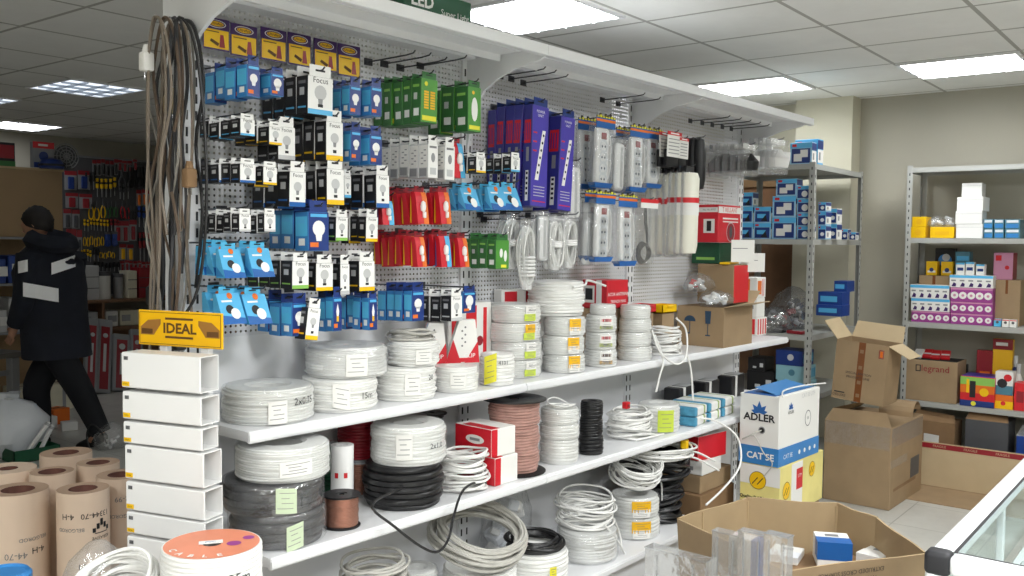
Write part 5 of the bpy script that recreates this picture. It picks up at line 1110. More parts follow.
for (cx, cz, T, r) in ((-dy2 * .55, H2 * .7, W, .045), (dx2 * .14, H2 * .52, None, .045), (dx2 * .72, H2 * .72, None, .04)):
    k.m('brown_ink').disc(cx, cz, r, -.0012, 24, T); k.m('yellow').disc(cx, cz, r * .94, -.0015, 24, T); k.m('ink')
    for s in (-1, 1): k.plate([(cx + s * r * .3 - r * .4, cz - r * .45), (cx + s * r * .3 - r * .3, cz - r * .5), (cx + s * r * .3 + r * .35, cz + r * .3), (cx + s * r * .3 + r * .25, cz + r * .35)], -.0018, T)
k.m('red').box(dx2 * .36, dx2 * .5, -.0014, -.0010, H2 * .45, H2 * .85); k.m('paper').text('UTP', dx2 * .43, H2 * .7, .025, -.0018)
k.m('ink').text('Quality DATA CABLE', -dy2 * .5, H2 * .36, .023, -.0016, W, bold=True); k.build('print', t)
t = carton('floor_carton', 'flat brown carton under the yellow data cable box', 'carton', (P.x + .01, P.y, 0), dx2 - .02, dy2 - .01, P.z - .267, tape=False)
# ---- big open carton
RIM = [onZ(u, v, .5) * 1 for u, v in ((677, 515), (746, 498), (838, 503), (878, 516), (927, 552), (786, 571))]
RIM = [Vector((p.x, p.y, 0)) for p in RIM]; cen = sum(RIM, Vector()) / 6
t = thing('open_carton', 'big open brown carton with its flaps cut off, in front of yellow box', 'carton', (cen.x, cen.y, 0)); HR = .5
mb = MB().m('card_brown'); pts = [p - cen for p in RIM]; outw, inw = [], []
for p in pts: outw.append(p); inw.append(p * (1 - .007 / p.length * 1.4))
hs = [HR - .012, HR + .003, HR, HR - .006, HR - .004, HR + .0]
n = 6; bot = [p * .93 for p in pts]
for i in range(n):
    j = (i + 1) % n; m4 = []
    A, Bq, Ai, Bi = outw[i], outw[j], inw[i], inw[j]; ab, bb = bot[i], bot[j]; S = 5
    def L_(p, q, s): return p + (q - p) * s
    for s in range(S):
        s0, s1 = s / S, (s + 1) / S; w0, w1 = .006 * sin(pi * s0 * 2 + i), .006 * sin(pi * s1 * 2 + i)
        h0, h1 = L_(Vector((0, 0, hs[i])), Vector((0, 0, hs[j])), s0).z + w0 * .6, L_(Vector((0, 0, hs[i])), Vector((0, 0, hs[j])), s1).z + w1 * .6
        if i == 0 and s == 1: pass
        o0, o1, i0, i1, b0, b1 = L_(A, Bq, s0), L_(A, Bq, s1), L_(Ai, Bi, s0), L_(Ai, Bi, s1), L_(ab, bb, s0), L_(ab, bb, s1)
        V = lambda p, z: (p.x, p.y, z)
        mb.m('card_brown'); mb.quad(V(b0, 0), V(b1, 0), V(o1, h1), V(o0, h0)); mb.m('card_inner'); mb.quad(V(i0, h0), V(i1, h1), V(b1 * .985, .004), V(b0 * .985, .004)); mb.m('card_edge'); mb.quad(V(o0, h0), V(o1, h1), V(i1, h1), V(i0, h0))
mb.m('card_inner').add([(p.x, p.y, .005) for p in bot], [tuple(range(6))]); mb.build('carton_walls', t)
mb = MB().m('card_edge')
for i in (1, 2): mb.tube([(inw[i].x * .995, inw[i].y * .995, .05), (inw[i].x * .995, inw[i].y * .995, HR - .01)], .006, 5)
mb.tube([((inw[0] * .68 + inw[1] * .32).x * .992, (inw[0] * .68 + inw[1] * .32).y * .992, .05), ((inw[0] * .68 + inw[1] * .32).x * .992, (inw[0] * .68 + inw[1] * .32).y * .992, HR - .01)], .004, 5); mb.build('creases', t)
A, Bq = pts[5], pts[4]; dv = (Bq - A).normalized(); ang = math.atan2(dv.y, dv.x); T = Matrix.Translation((A.x, A.y, 0)) @ Matrix.Rotation(ang, 4, 'Z'); Ln = (Bq - A).length
mb = MB().m('ink')
for i, st in enumerate(('EXTRUDED CROSS SURFACE', 'PACKAGE A QUALITY', 'HANDLE CAREFULLY')): mb.text(st, Ln * .45, HR - .035 - .028 * i, .022, -.002, T, rot=pi)
mb.build('print', t)
def pos_c(u, v, z): p = onZ(u, v, z); return p
def small_box(label, P, w, d, h, m, rz, top=None, rx=0.):
    t = thing('small_carton', label, 'carton', P, 0, rot=(rx, 0, rz)); MB().m(m).rbox(-w / 2, w / 2, -d / 2, d / 2, 0, h, .002, 1).build('box', t)
    k = MB().m(top or 'blue').box(-w / 2 - .0006, 0, -d / 2 - .0006, d / 2 + .0006, h * .3, h + .0007); k.build('blue_print', t); MB().m('grey_ink').box(w * .1, w * .3, -d * .2, d * .2, h + .0002, h + .0008).build('picture', t)
q = pos_c(832, 556, .36)
small_box('white and blue box lying in the big open carton', (q.x, q.y, .335), .14, .13, .10, 'paper', .5)
q = pos_c(876, 560, .34); small_box('white box edge beside the white and blue box in carton', (q.x, q.y, .325), .14, .1, .05, 'paper', -.1, 'paper')
q = pos_c(803, 556, .36); small_box('white and blue flat box at the left inside the big carton', (q.x + .02, q.y + .08, .328), .14, .12, .03, 'paper', .2, 'bagwhite')
t = carton('inner_carton', 'brown cartons filling the big open carton below the small boxes', 'carton', (cen.x - .24, cen.y - .25, .012), .45, .4, .315, 'card_dark', tape=False, rz=-.25)
# ---- clear plastic trays leaning in front of the carton
def clear_tray(label, u0, u1, vt0, vt1, xw, depth, rz, k):
    a, b = onX(u0, vt0, xw), onX(u1, vt1, xw); w = abs(a.y - b.y); zt = (a.z + b.z) / 2
    t = thing('clear_tray', label, 'plastic tray', (xw, min(a.y, b.y), .0), rz, 'clear plastic trays in front of the carton')
    mb = MB().m('film_thick').box(0, .0015, 0, w, .002, zt).box(.0015, depth, 0, .0015, .002, zt).box(.0015, depth, w - .0015, w, .002, zt); mb.build('tray_shell', t)
    r = MB().m('film_thick'); [r.tube([(-.004, w * s, .01), (-.004, w * s, zt - .02)], .004, 6) for s in (.2, .8)]; r.build('ribs', t, True)
    MB().m('film_thick').box(-.003, depth + .002, -.002, w + .002, zt - .004, zt).build('rim', t)
    return t
clear_tray('wide clear plastic tray standing lowest at the left of carton', 645, 706, 556, 552, 2.62, .05, .0, 0)
clear_tray('clear plastic tray leaning left of the three tall trays', 712, 738, 536, 530, 2.66, .04, .0, 1)
clear_tray('clear plastic tray in the middle of the tall trays', 738, 764, 533, 533, 2.60, .04, .0, 2)
clear_tray('clear plastic tray nearest the middle of the open carton', 764, 788, 537, 534, 2.55, .04, .0, 3)
q = onX(748, 540, 2.78); t = carton('tray_carton', 'white blue edged carton standing behind the clear trays', 'carton', (2.74, q.y - .05, 0), .07, .1, q.z + .015, 'paper', tape=False); iface(t, 'blue_edge', MB().m('blue').box(-.001, .071, -.0015, .02, .0, q.z + .016))
# ---- display counter
P = onZ(925, 552, .9); cx, cy, LX, LY, CT = P.x, P.y, 2.1, .75, .9
t = thing('display_counter', 'glass topped display counter with white rails and black corner caps', 'counter', (cx, cy, 0), RA)
g = MB().m('counter_white').rbox(.03, LX - .03, -LY + .03, -.03, .0, .64, .006, 1); g.build('cabinet', t)
for (x, y) in ((.022, -.022), (LX - .022, -.022), (.022, -LY + .022), (LX - .022, -LY + .022)): MB().m('counter_white').rbox(x - .02, x + .02, y - .02, y + .02, .645, CT - .045, .006, 2).build('post', t)
for (x0, x1, y0, y1) in ((.05, LX - .05, -.05, 0), (.05, LX - .05, -LY, -LY + .05), (0, .05, -LY + .05, -.05), (LX - .05, LX, -LY + .05, -.05)):
    MB().m('counter_white').rbox(x0, x1, y0, y1, CT - .045, CT, .012, 3).build('rail', t, True)
for (x, y) in ((0, -.05), (LX - .05, -.05), (0, -LY), (LX - .05, -LY)): MB().m('rubber').rbox(x - .003, x + .053, y - .003, y + .053, CT - .05, CT + .004, .012, 3).build('corner_cap', t, True)
MB().m('rubber').frame(.049, LX - .049, -LY + .049, -.049, .008, 0, .001, Matrix.Translation((0, 0, CT - .004)) @ Matrix(((1, 0, 0, 0), (0, 0, 1, 0), (0, 1, 0, 0), (0, 0, 0, 1)))).build('gasket', t)
MB().m('glass').box(.055, LX - .055, -LY + .055, -.055, CT - .014, CT - .008).build('glass_top', t)
MB().m('glass').box(.012, .016, -LY + .05, -.05, .645, CT - .05).build('glass_front', t); MB().m('glass').box(.05, LX - .05, -.016, -.012, .645, CT - .05).build('glass_side', t)
[MB().m('counter_white').rbox(x - .012, x + .012, -.04, -.02, .645, CT - .045, .003, 1).build('mullion', t) for x in (.72, 1.4)]
rg = random.Random(15)
for i in range(12):
    x, y = .14 + .15 * i, -.13 - .15 * (i % 2); w_ = R2W(0, 0); p = t.matrix_basis
    q = Vector((cx, cy, 0)) + RX_ * x + RY_ * y
    bag_of('goods_bag', f'pale bag of goods in the display counter, {ORD[i]} from the near corner', (q.x, q.y, .648), .085, .06, .07, ['white', 'bagwhite', 'grey_light', 'teal_grey'], 9, 30 + i)
for i in range(5):
    q = Vector((cx, cy, 0)) + RX_ * (.3 + .34 * i) + RY_ * -.46
    tt = thing('goods_box', f'blue and white box at the back of the counter shelf, {ORD[i]} from near end', 'box', (q.x, q.y, .647), RA, 'boxes in the counter'); MB().m('bagwhite').rbox(0, .2, -.12, 0, 0, .06, .003, 1).build('box', tt); MB().m('blue_mid').box(.01, .08, -.1205, .0005, .01, .0607).build('print', tt)
q = onZ(1022, 452, .905); t = thing('black_device', 'black object on the far end of the counter by the picture edge', 'device', (q.x + .06, q.y - .05, .902)); MB().m('rubber').rbox(-.05, .05, -.05, .05, 0, .06, .015, 3).build('body', t, True); MB().m('grey_dark').rbox(-.03, .03, -.03, .03, .06, .066, .002, 1).build('top_panel', t)
# ================================================================== the two steel racks by the wall
def rack(label, x0, x1, y0, y1, zs, ztop, front='X'):
    t = thing('steel_rack', label, 'rack', R2W(x0, y0), RA, 'grey steel racks'); w, d = x1 - x0, y1 - y0
    for (x, y) in ((0, 0), (w, 0), (0, d), (w, d)):
        sx, sy = (1 if x == 0 else -1), (1 if y == 0 else -1); mb = MB().m('rack_grey'); xa, xb = sorted((x, x + sx * .036)); ya, yb = sorted((y, y + sy * .036))
        mb.box(xa, xb, *sorted((y, y + sy * .002)), 0, ztop).box(*sorted((x, x + sx * .002)), ya, yb, 0, ztop); mb.m('slot_dark')
        for k in range(int(ztop / .05)):
            z = .03 + .05 * k; mb.box(*sorted((x - sx * .0006, x - sx * .0001)), *sorted((y + sy * .014, y + sy * .021)), z, z + .018); mb.box(*sorted((x + sx * .014, x + sx * .021)), *sorted((y - sy * .0006, y - sy * .0001)), z, z + .018)
        mb.build('post', t)
    for z in zs:
        mb = MB().m('rack_grey').box(.003, w - .003, .003, d - .003, z - .006, z).box(.0025, .006, .003, d - .003, z - .034, z).box(w - .006, w - .0025, .003, d - .003, z - .034, z).box(.003, w - .003, .0025, .006, z - .034, z).box(.003, w - .003, d - .006, d - .0025, z - .034, z)
        mb.m('slot_dark')
        for yy in (.018, d - .02): mb.box(.0018, .0024, yy - .004, yy + .004, z - .022, z - .014)
        mb.build('rack_shelf', t)
    return t
R1 = (5.9, 6.88, 2.152, 2.95); Z1 = [.15, .60, 1.005, 1.632, 2.12]
rack('grey steel rack with blue boxes beside the pillar', *R1, Z1, 2.13)
R2 = (6.74, 7.12, .62, 1.81); Z2 = [.12, .525, 1.07, 1.652, 2.135]
rack('grey steel rack with purple and white boxes against the right wall', *R2, Z2, 2.15)
WR = FWM()
def rbx(name, label, cat, rect, x, D, m, zb=None, group=None, deco=None, parts=None, rz=0., bev=.002):
    """box on a rack: rect is its face that looks to -x (room frame)"""
    u0, v0, u1, v1 = rect; um, vm = (u0 + u1) / 2, (v0 + v1) / 2
    a, b = onRX(u0, vm, x), onRX(u1, vm, x); zt, z0 = onRX(um, v0, x).z, onRX(um, v1, x).z
    w = a.y - b.y; h = zt - z0; z = z0 if zb is None else zb + .001
    t = thing(name, label, cat, R2W(x, b.y, z), RA + rz, group); MB().m(m).rbox(0, D, 0, w, 0, h, bev, 1).build('box', t)
    if deco:
        for pn, mb in deco(w, h, D): mb.build(pn, t)
    return z + h
def dk_switch(kind):
    def f(w, h, D):
        a = MB().m('blue_deep').box(-w * .92, -w * .08, -.0009, -.0001, h * .06, h * .72, WR); a.m('sky').box(-w + .001, -.001, -.0008, -.0001, h * .74, h * .98, WR)
        b = MB().m('paper')
        if kind == 'double': b.rbox(-w * .82, -w * .45, -.002, -.0010, h * .14, h * .48, .0004, 1, WR).rbox(-w * .52, -w * .18, -.0026, -.0010, h * .32, h * .66, .0004, 1, WR)
        elif kind == 'single': b.disc(-w * .45, h * .38, min(w, h) * .24, -.0014, 16, WR)
        elif kind == 'flower':
            for q in ((0, .12), (-.12, -.06), (.12, -.06)): b.disc(-w * (.5 + q[0]), h * (.42 + q[1]), h * .16, -.0014, 14, WR)
        else: b.m('sky').box(-w * .8, -w * .3, -.0014, -.0010, h * .3, h * .55, WR); b.m('black').plate([(-w * .6, h * .1), (-w * .2, h * .1), (-w * .3, h * .5)], -.0017, WR)
        c = MB().m('paper').box(.0, D, -.0006, -.0001, h * .1, h * .6); c.m('blue_deep').box(.0, D, -.0005, -.0001, h * .62, h * .95); c.m('grey').box(D * .2, D * .5, -.0009, -.0006, h * .2, h * .5)
        d = MB().m('red').box(-w * .9, -w * .7, -.0013, -.0008, h * .8, h * .92, WR)
        return [('front_print', a), ('picture', b), ('side_print', c), ('brand_mark', d)]
    return f
G1 = 'blue switch boxes on the corner rack'; zs = Z1[3]
def stack(rects, kind, lb, x, D, z, m='pale_blue'):
    for k, r in enumerate(rects): z = rbx('switch_box', lb[k], 'box', r, x, D, m, z, G1, dk_switch(kind))
    return z
xr = R1[0] + .04
stack([(738, 220, 753, 236), (739, 204, 753, 220), (740, 190, 753, 204)], 'plug', ['blue socket box, lowest of the stack nearest red lamp carton', 'blue socket box, middle of the stack nearest red lamp carton', 'blue socket box, top of the stack nearest red lamp carton'], xr, .09, zs)
stack([(753.5, 220, 771, 236), (754, 204, 771, 220)], 'plug', ['blue socket box, lower of the second stack', 'blue socket box, upper of the second stack'], xr, .09, zs)
stack([(772, 214, 796, 236), (772.5, 193, 796, 214), (776, 176, 797, 193)], 'double', ['wide blue switch box, bottom of the tall stack', 'wide blue switch box, middle of the tall stack', 'blue box with three round sockets, top of the tall stack'], xr, .1, zs)
stack([(797, 223, 811.5, 236), (797, 210, 811.5, 223), (797, 196, 811.5, 210), (796.5, 183, 811.5, 196)], 'single', [f'small blue box with white switch, {q} of the stack beside the rack post' for q in ('bottom', 'second from bottom', 'third from bottom', 'top')], xr, .08, zs)
stack([(818, 222, 826, 236), (818, 208, 826, 222), (818.5, 199, 826, 208)], 'single', [f'narrow blue box behind the rack post, {q} one' for q in ('bottom', 'middle', 'top')], xr + .12, .1, zs)
stack([(828, 220, 837, 236), (828, 205, 837, 220)], 'single', ['narrow white and blue box right of the rack post, lower', 'narrow white and blue box right of the rack post, upper'], xr + .32, .1, zs, 'paper')
for i, (a, b) in enumerate(((841, 225), (849, 228))):
    rbx('small_box', f'small white box at the rear of the corner rack, {["left", "right"][i]} one', 'box', (a, b, a + 7, 236), xr + .62, .06, 'paper', zs, None, dk_switch('single'))
zt = rbx('switch_box', 'wide blue switch box on top of the corner rack', 'box', (790, 141, 812, 163), xr, .08, 'pale_blue', Z1[4], G1, dk_switch('double'))
rbx('switch_box', 'light blue box standing behind the wide box on top of rack', 'box', (795, 134, 818, 160), xr + .10, .1, 'sky', Z1[4], G1, dk_switch('single'))
# third shelf: bags of goods and dark blue boxes
for i, (x, y, s, hh, lb) in enumerate(((6.02, 2.45, .15, .17, 'clear bag of dark parts in front on the corner rack'), (6.1, 2.72, .2, .26, 'tall heap of clear wrap on the corner rack'), (6.35, 2.45, .18, .3, 'clear bag in the middle of the corner rack shelf'))):
    p = R2W(x, y); bag_of('parts_bag', lb, (p.x, p.y, Z1[2] + .001), s, s * .8, hh, ['black', 'red_dark', 'grey_dark', 'grey_light', 'grey'], 26, 50 + i, 'film_dark', (.02, .04))
for i in range(4):
    p = R2W(5.95 + .02 * i, 2.28 + .14 * i); t = thing('tool_pack', f'dark red packet on the corner rack edge, {ORD[i]} from the post', 'packet', (p.x, p.y, Z1[2] + .001), RA + .15 * (i - 1.5)); MB().m('black' if i % 2 else 'red_dark').rbox(0, .05, -.06, .06, 0, .022, .006, 2).build('packet', t); MB().m('grey_light').box(.005, .03, -.05, .02, .0222, .0228).build('label', t)
for i, (r, x) in enumerate((((818, 292, 842, 306), .45), ((816, 305, 842, 316), .42), ((834, 281, 847, 292), .55))):
    rbx('fuse_box_pack', f'deep blue box at the rear of the corner rack, {["upper", "lower", "topmost"][i]}', 'box', r, R1[0] + x, .16, 'bin_blue', None, None, lambda w, h, D: [('label', MB().m('sky').box(-w * .9, -w * .2, -.0008, -.0001, h * .3, h * .7, WR))])
zz = Z1[1]
for i, (r, m) in enumerate((((777, 372, 806, 386), 'bluegreen'), ((776, 357, 805, 372), 'bluegreen'), ((776, 341, 803, 356), 'blue_deep'))):
    mm = mat('pale_teal', '86b3be', rough=.5); zz = rbx('socket_box', ['pale teal box, bottom of the stack low on the corner rack', 'pale teal box, middle of the stack low on the corner rack', 'dark blue box with emblem on the pale teal boxes'][i], 'box', r, xr, .2, 'pale_teal' if i < 2 else 'blue_deep', zz, None, lambda w, h, D, i=i: [('emblem', MB().m('grey_light' if i == 2 else 'teal_grey').disc(-w * .45, h * .55, h * .22, -.0010, 14, WR)), ('side_print', MB().m('bluegreen').box(.01, D - .01, -.0008, -.0001, h * .2, h * .8))])
zz = Z1[1]
for i, r in enumerate(((747, 366, 774, 386), (748, 353, 765, 366))):
    zz = rbx('switch_box', ['black box with pale squares, lower, beside teal boxes', 'black box with pale squares, upper, beside teal boxes'][i], 'box', r, xr + .01, .16, 'black', zz, None, lambda w, h, D: [('print', MB().m('grey_light').box(-w * .3, -w * .1, -.0008, -.0001, h * .3, h * .6, WR).box(-w * .7, -w * .5, -.0008, -.0001, h * .2, h * .35, WR))])
for i in range(3):
    p = R2W(6.0 + .12 * i, 2.24 + .03 * i); t = thing('red_packet', f'dark red packet low on the corner rack behind tilted carton, {ORD[i]} from front', 'packet', (p.x, p.y, Z1[1] + .001), RA); MB().m('red_dark').rbox(0, .1, 0, .16, 0, .12 - .02 * i, .01, 2).build('packet', t); MB().m('paper').box(.02, .08, -.0008, -.0001, .03, .07).build('label', t)
# ---------------- rack against the right wall
xf = R2[0] + .05
G2 = 'goods on the wall rack'
z = rbx('yellow_box', 'small yellow box, lower left on the upper shelf of wall rack', 'box', (910, 227, 925.5, 238), xf, .14, 'yellow', Z2[3], None, lambda w, h, D: [('print', MB().m('gold').disc(-w * .5, h * .5, h * .28, -.0008, 12, WR))])
rbx('yellow_box', 'small yellow box, stacked on the lower left yellow box', 'box', (912, 217, 926, 227), xf, .14, 'yellow', z, None, lambda w, h, D: [('print', MB().m('gold').disc(-w * .5, h * .5, h * .28, -.0008, 12, WR))])
z = rbx('yellow_box', 'long yellow box under two white bags on wall rack', 'box', (930, 227, 954, 238), xf, .14, 'yellow', Z2[3], None, lambda w, h, D: [('print', MB().m('gold').box(-w * .8, -w * .2, -.0008, -.0001, h * .3, h * .6, WR))])
for i, (u, w_) in enumerate(((937, .055), (949, .04))):
    p = onRX(u, 224, xf + .06); q = R2W(p.x, p.y); bag_of('white_bag', f'white bag on the long yellow box, {["larger", "smaller"][i]} one', (q.x, q.y, z + .001), w_, w_, .075, ['white', 'bagwhite', 'grey_light'], 10, 70 + i)
z = Z2[3]
for i, r in enumerate(((956, 224, 982.5, 238), (955.5, 211, 982, 224), (956.5, 197, 983, 211), (962, 183, 982, 197))):
    z = rbx('white_box', f'plain white box, {["bottom", "second from bottom", "third from bottom", "top"][i]} of the white stack on wall rack', 'box', r, xf + [0, 0, .01, .03][i], .16, 'white', z, 'plain white boxes in one stack', lambda w, h, D: [('lid_edge', MB().m('grey_light').box(-w, 0, -.0008, -.0001, h * .78, h * .8, WR))], rz=[0, .02, -.06, .05][i])
for c_, us in enumerate(((983.5, 993), (994, 1004), (1005, 1020))):
    z = Z2[3]
    for j in range(2):
        z = rbx('blue_box', f'dark cyan box, {["lower", "upper"][j]} one in the {["first", "second", "third"][c_]} column right of white stack', 'box', (us[0], 228 - 9.6 * j, us[1], 237.5 - 9.6 * j), xf + .02, .2, 'teal_grey', z, None, lambda w, h, D: [('white_panel', MB().m('bagwhite').box(-w * .9, -w * .1, -.0008, -.0001, h * .65, h * .92, WR)), ('blue_panel', MB().m('blue_mid').box(-w * .9, -w * .1, -.0008, -.0001, h * .1, h * .5, WR))])
def dk_purple(w, h, D):
    a = MB().m('pinkish').box(-w, 0, -.0006, -.0001, h * .86, h * .98, WR); b = MB().m('paper')
    for k in range(5): b.disc(-w * (.1 + .2 * k), h * .45, h * .26, -.0010, 14, WR)
    return [('edge_band', a), ('lamp_pictures', b), ('centres', (lambda m: [m.disc(-w * (.1 + .2 * k), h * .45, h * .1, -.0014, 8, WR) for k in range(5)] and m)(MB().m('pinkish')))]
def dk_white(w, h, D):
    a = MB().m('sky').box(-w, 0, -.0006, -.0001, h * .78, h * .99, WR); b = MB()
    for k in range(5):
        b.m('plum').plate([(-w * (.15 + .2 * k), h * .08), (-w * (.05 + .2 * k), h * .08), (-w * (.04 + .2 * k), h * .3), (-w * (.10 + .2 * k), h * .42)], -.0009, WR); b.m('grey').box(-w * (.16 + .2 * k), -w * (.05 + .2 * k), -.0008, -.0005, h * .5, h * .62, WR)
    return [('blue_band', a), ('lamp_pictures', b)]
z = Z2[2]
for i, (r, k) in enumerate((((911.5, 311, 950, 322), 1), ((911, 298.5, 949.5, 311), 0), ((910, 285, 949, 298.5), 0))):
    z = rbx('lamp_carton', [ 'purple lamp carton at the bottom of the left stack on wall rack', 'white lamp carton in the middle of the left stack', 'white lamp carton on top of the left stack'][i], 'carton', r, xf, .2, 'violet' if k else 'paper', z, 'lamp cartons on the wall rack', dk_purple if k else dk_white)
z2_ = z; z = Z2[2]
for i, (r, k) in enumerate((((950.5, 313, 992.5, 324), 1), ((950.5, 301.5, 992.5, 313), 1), ((950.5, 287.5, 992.5, 301.5), 1), ((949.5, 275, 993, 287.5), 0))):
    z = rbx('lamp_carton', ['purple lamp carton at the bottom of the right stack on wall rack', 'purple lamp carton second from bottom of the right stack', 'purple lamp carton third from bottom of the right stack', 'white lamp carton on top of the purple right stack'][i], 'carton', r, xf, .2, 'violet' if k else 'paper', z, 'lamp cartons on the wall rack', dk_purple if k else dk_white)
zb = z
zc = rbx('flat_carton', 'flat brown carton lying behind the left lamp stack', 'carton', (919, 277, 949, 286), xf + .10, .16, 'card_brown', z2_, None, lambda w, h, D: [('tape', MB().m('tape_brown').box(-w * .55, -w * .45, -.0006, -.0001, 0, h, WR))])
for i, (a, b) in enumerate(((926, 937), (941, 953))):
    rbx('yellow_carton', f'yellow box with blue mark on the flat carton, {["left", "right"][i]} one', 'box', (a, 262, b, 276), xf + .12, .08, 'yellow', zc, None, lambda w, h, D: [('blue_mark', MB().m('blue_deep').disc(-w * .5, h * .4, w * .2, -.0008, 12, WR)), ('white_panel', MB().m('paper').box(-w * .85, -w * .15, -.0006, -.0001, h * .2, h * .35, WR))])
rbx('black_carton', 'black and blue box standing behind the yellow boxes', 'box', (935, 249, 955, 276), xf + .21, .06, 'black', zc, None, lambda w, h, D: [('picture', MB().m('blue_mid').disc(-w * .5, h * .55, w * .34, -.0008, 16, WR)), ('highlight', MB().m('grey_light').disc(-w * .45, h * .66, w * .2, -.0012, 12, WR))])
for i, (a, b, c_) in enumerate(((956, 964.5, 264), (965.5, 974, 263), (976, 984.5, 265))):
    rbx('bulb_carton', f'small white box with dark blue mark on the right stack, {["left", "middle", "right"][i]} one', 'box', (a, c_, b, 276), xf + .04, .06, 'paper', zb, None, lambda w, h, D: [('mark', MB().m('blue_deep').box(-w * .85, -w * .15, -.0008, -.0001, h * .35, h * .6, WR)), ('band', MB().m('sky').box(-w, 0, -.0006, -.0001, h * .85, h, WR))])
rbx('teal_carton', 'teal box standing behind the small white boxes', 'box', (955, 253, 970, 276), xf + .13, .08, 'teal_grey', zb, None, lambda w, h, D: [('band', MB().m('sky').box(-w * .9, -w * .1, -.0008, -.0001, h * .6, h * .8, WR))])
zk_ = rbx('brown_carton', 'plain brown carton right of the purple lamp cartons', 'carton', (995, 280, 1020, 326), xf + .08, .2, 'card_brown', Z2[2], None, lambda w, h, D: [('tape', MB().m('tape_brown').box(-w * .6, -w * .5, -.0006, -.0001, h * .7, h, WR))])
rbx('pink_carton', 'pale pink printed box on the plain brown carton', 'box', (993.5, 253, 1013, 280), xf + .1, .14, 'pinkish', zk_, None, lambda w, h, D: [('print', MB().m('red').box(-w * .9, -w * .6, -.0008, -.0001, h * .7, h * .9, WR).disc(-w * .3, h * .45, w * .12, -.0008, 10, WR)), ('red_side', MB().m('red_dark').box(0, D, -.0006, -.0001, .002, h - .002))])
for i, (a, m) in enumerate(((993.8, 'cyan'), (1002, 'paper'), (1009.5, 'paper'))):
    rbx('bulb_carton', ['small cyan box in front of the plain brown carton', 'small white bulb box next to the small cyan box', 'small white bulb box nearest the picture edge'][i], 'box', (a, 318.5, a + 7, 326), xf - .02, .05, m, Z2[2], None, lambda w, h, D: [('bulb_picture', MB().m('grey_dark').disc(-w * .5, h * .6, w * .22, -.0008, 10, WR)), ('band', MB().m('red').box(-w, 0, -.0006, -.0001, h * .85, h * .97, WR))])
# lower shelf
z = rbx('open_goods_carton', 'brown carton with red lettering full of red and white packs', 'carton', (905, 363, 957, 404), xf - .02, .26, 'card_brown', Z2[1], None, lambda w, h, D: [('lettering', MB().m('red_dark').text('legrand', -w * .42, h * .8, h * .22, -.0012, WR)), ('mark', MB().m('ink').frame(-w * .80, -w * .70, h * .72, h * .88, .006, -.0012, -.0003, WR)), ('painted_opening_shade', MB().m('black_soft').box(.01, D - .01, .01, w - .01, h - .001, h + .0006))])  # black sheet on the closed top paints the shade inside the carton
for i in range(4):
    p = onRX(917 + 9 * i, 362, xf + .05); q = R2W(p.x + .03 * (i % 2), p.y); t = thing('red_pack', f'red and white pack poking out of the lettered carton, {ORD[i]} from the left', 'packet', (q.x, q.y, z + .004), 0, rot=(.38, 0, RA - pi / 2 + .05 * i)); MB().m('red' if i else 'paper').rbox(-.03, .03, -.01, .10, 0, .022, .004, 1).build('packet', t); MB().m('paper').box(-.026, .026, .02, .04, .0222, .0228).build('band', t)
rbx('black_frame_box', 'black box with white corner mark behind the lettered carton', 'box', (955, 360, 967, 376), xf + .26, .05, 'black', Z2[1] + .13, None, lambda w, h, D: [('mark', MB().m('paper').box(-w * .85, -w * .2, -.0008, -.0001, h * .7, h * .85, WR).box(-w * .35, -w * .2, -.0008, -.0001, h * .3, h * .7, WR))])
rbx('shelf_riser', 'dark carton supporting the black box behind lettered carton', 'carton', (950, 378, 972, 403), xf + .26, .05, 'card_dark', Z2[1], None)
def dk_toy(w, h, D):
    a = MB().m('green_light').box(-w, 0, -.0006, -.0001, h * .72, h * .98, WR); a.m('orange').box(-w, 0, -.0006, -.0001, h * .45, h * .72, WR); b = MB().m('blue_deep').box(-w, 0, -.0008, -.0001, 0, h * .2, WR)
    c = MB().m('ink').box(-w * .72, -w * .55, -.0010, -.0005, h * .3, h * .85, WR); c.m('yellow').box(-w * .82, -w * .74, -.0010, -.0005, h * .45, h * .9, WR).disc(-w * .3, h * .5, h * .14, -.0010, 14, WR); c.m('lemon').disc(-w * .6, h * .1, h * .08, -.0012, 10, WR)
    return [('front_print', a), ('blue_base', b), ('pictures', c), ('lid', MB().m('purple').box(.005, D - .005, .005, w - .005, h + .0002, h + .0012))]
rbx('bright_carton', 'bright red and green printed carton with blue base on wall rack', 'carton', (960, 378, 994.5, 408), xf - .03, .22, 'red', Z2[1], None, dk_toy)
rbx('tool_box', 'dark red box standing behind the bright printed carton', 'box', (976, 351, 993, 403), xf + .20, .05, 'red_dark', Z2[1], None, lambda w, h, D: [('print', MB().m('orange').box(-w * .8, -w * .2, -.0008, -.0001, h * .4, h * .6, WR))])
rbx('tall_box', 'tall yellow box with red top behind the bright carton', 'box', (992, 339, 1012, 404), xf + .2, .06, 'gold', Z2[1], None, lambda w, h, D: [('red_top', MB().m('red_dark').box(-w, 0, -.0008, -.0001, h * .84, h, WR)), ('lettering', MB().m('paper').box(-w * .85, -w * .25, -.0012, -.0009, h * .9, h * .95, WR))])
z = rbx('orange_carton', 'yellow and orange box right of the bright printed carton', 'box', (995, 396, 1013, 410), xf, .12, 'orange', Z2[1], None, lambda w, h, D: [('print', MB().m('yellow').box(-w, 0, -.0008, -.0001, 0, h * .55, WR)), ('face', MB().m('red').disc(-w * .55, h * .4, h * .16, -.0012, 10, WR))])
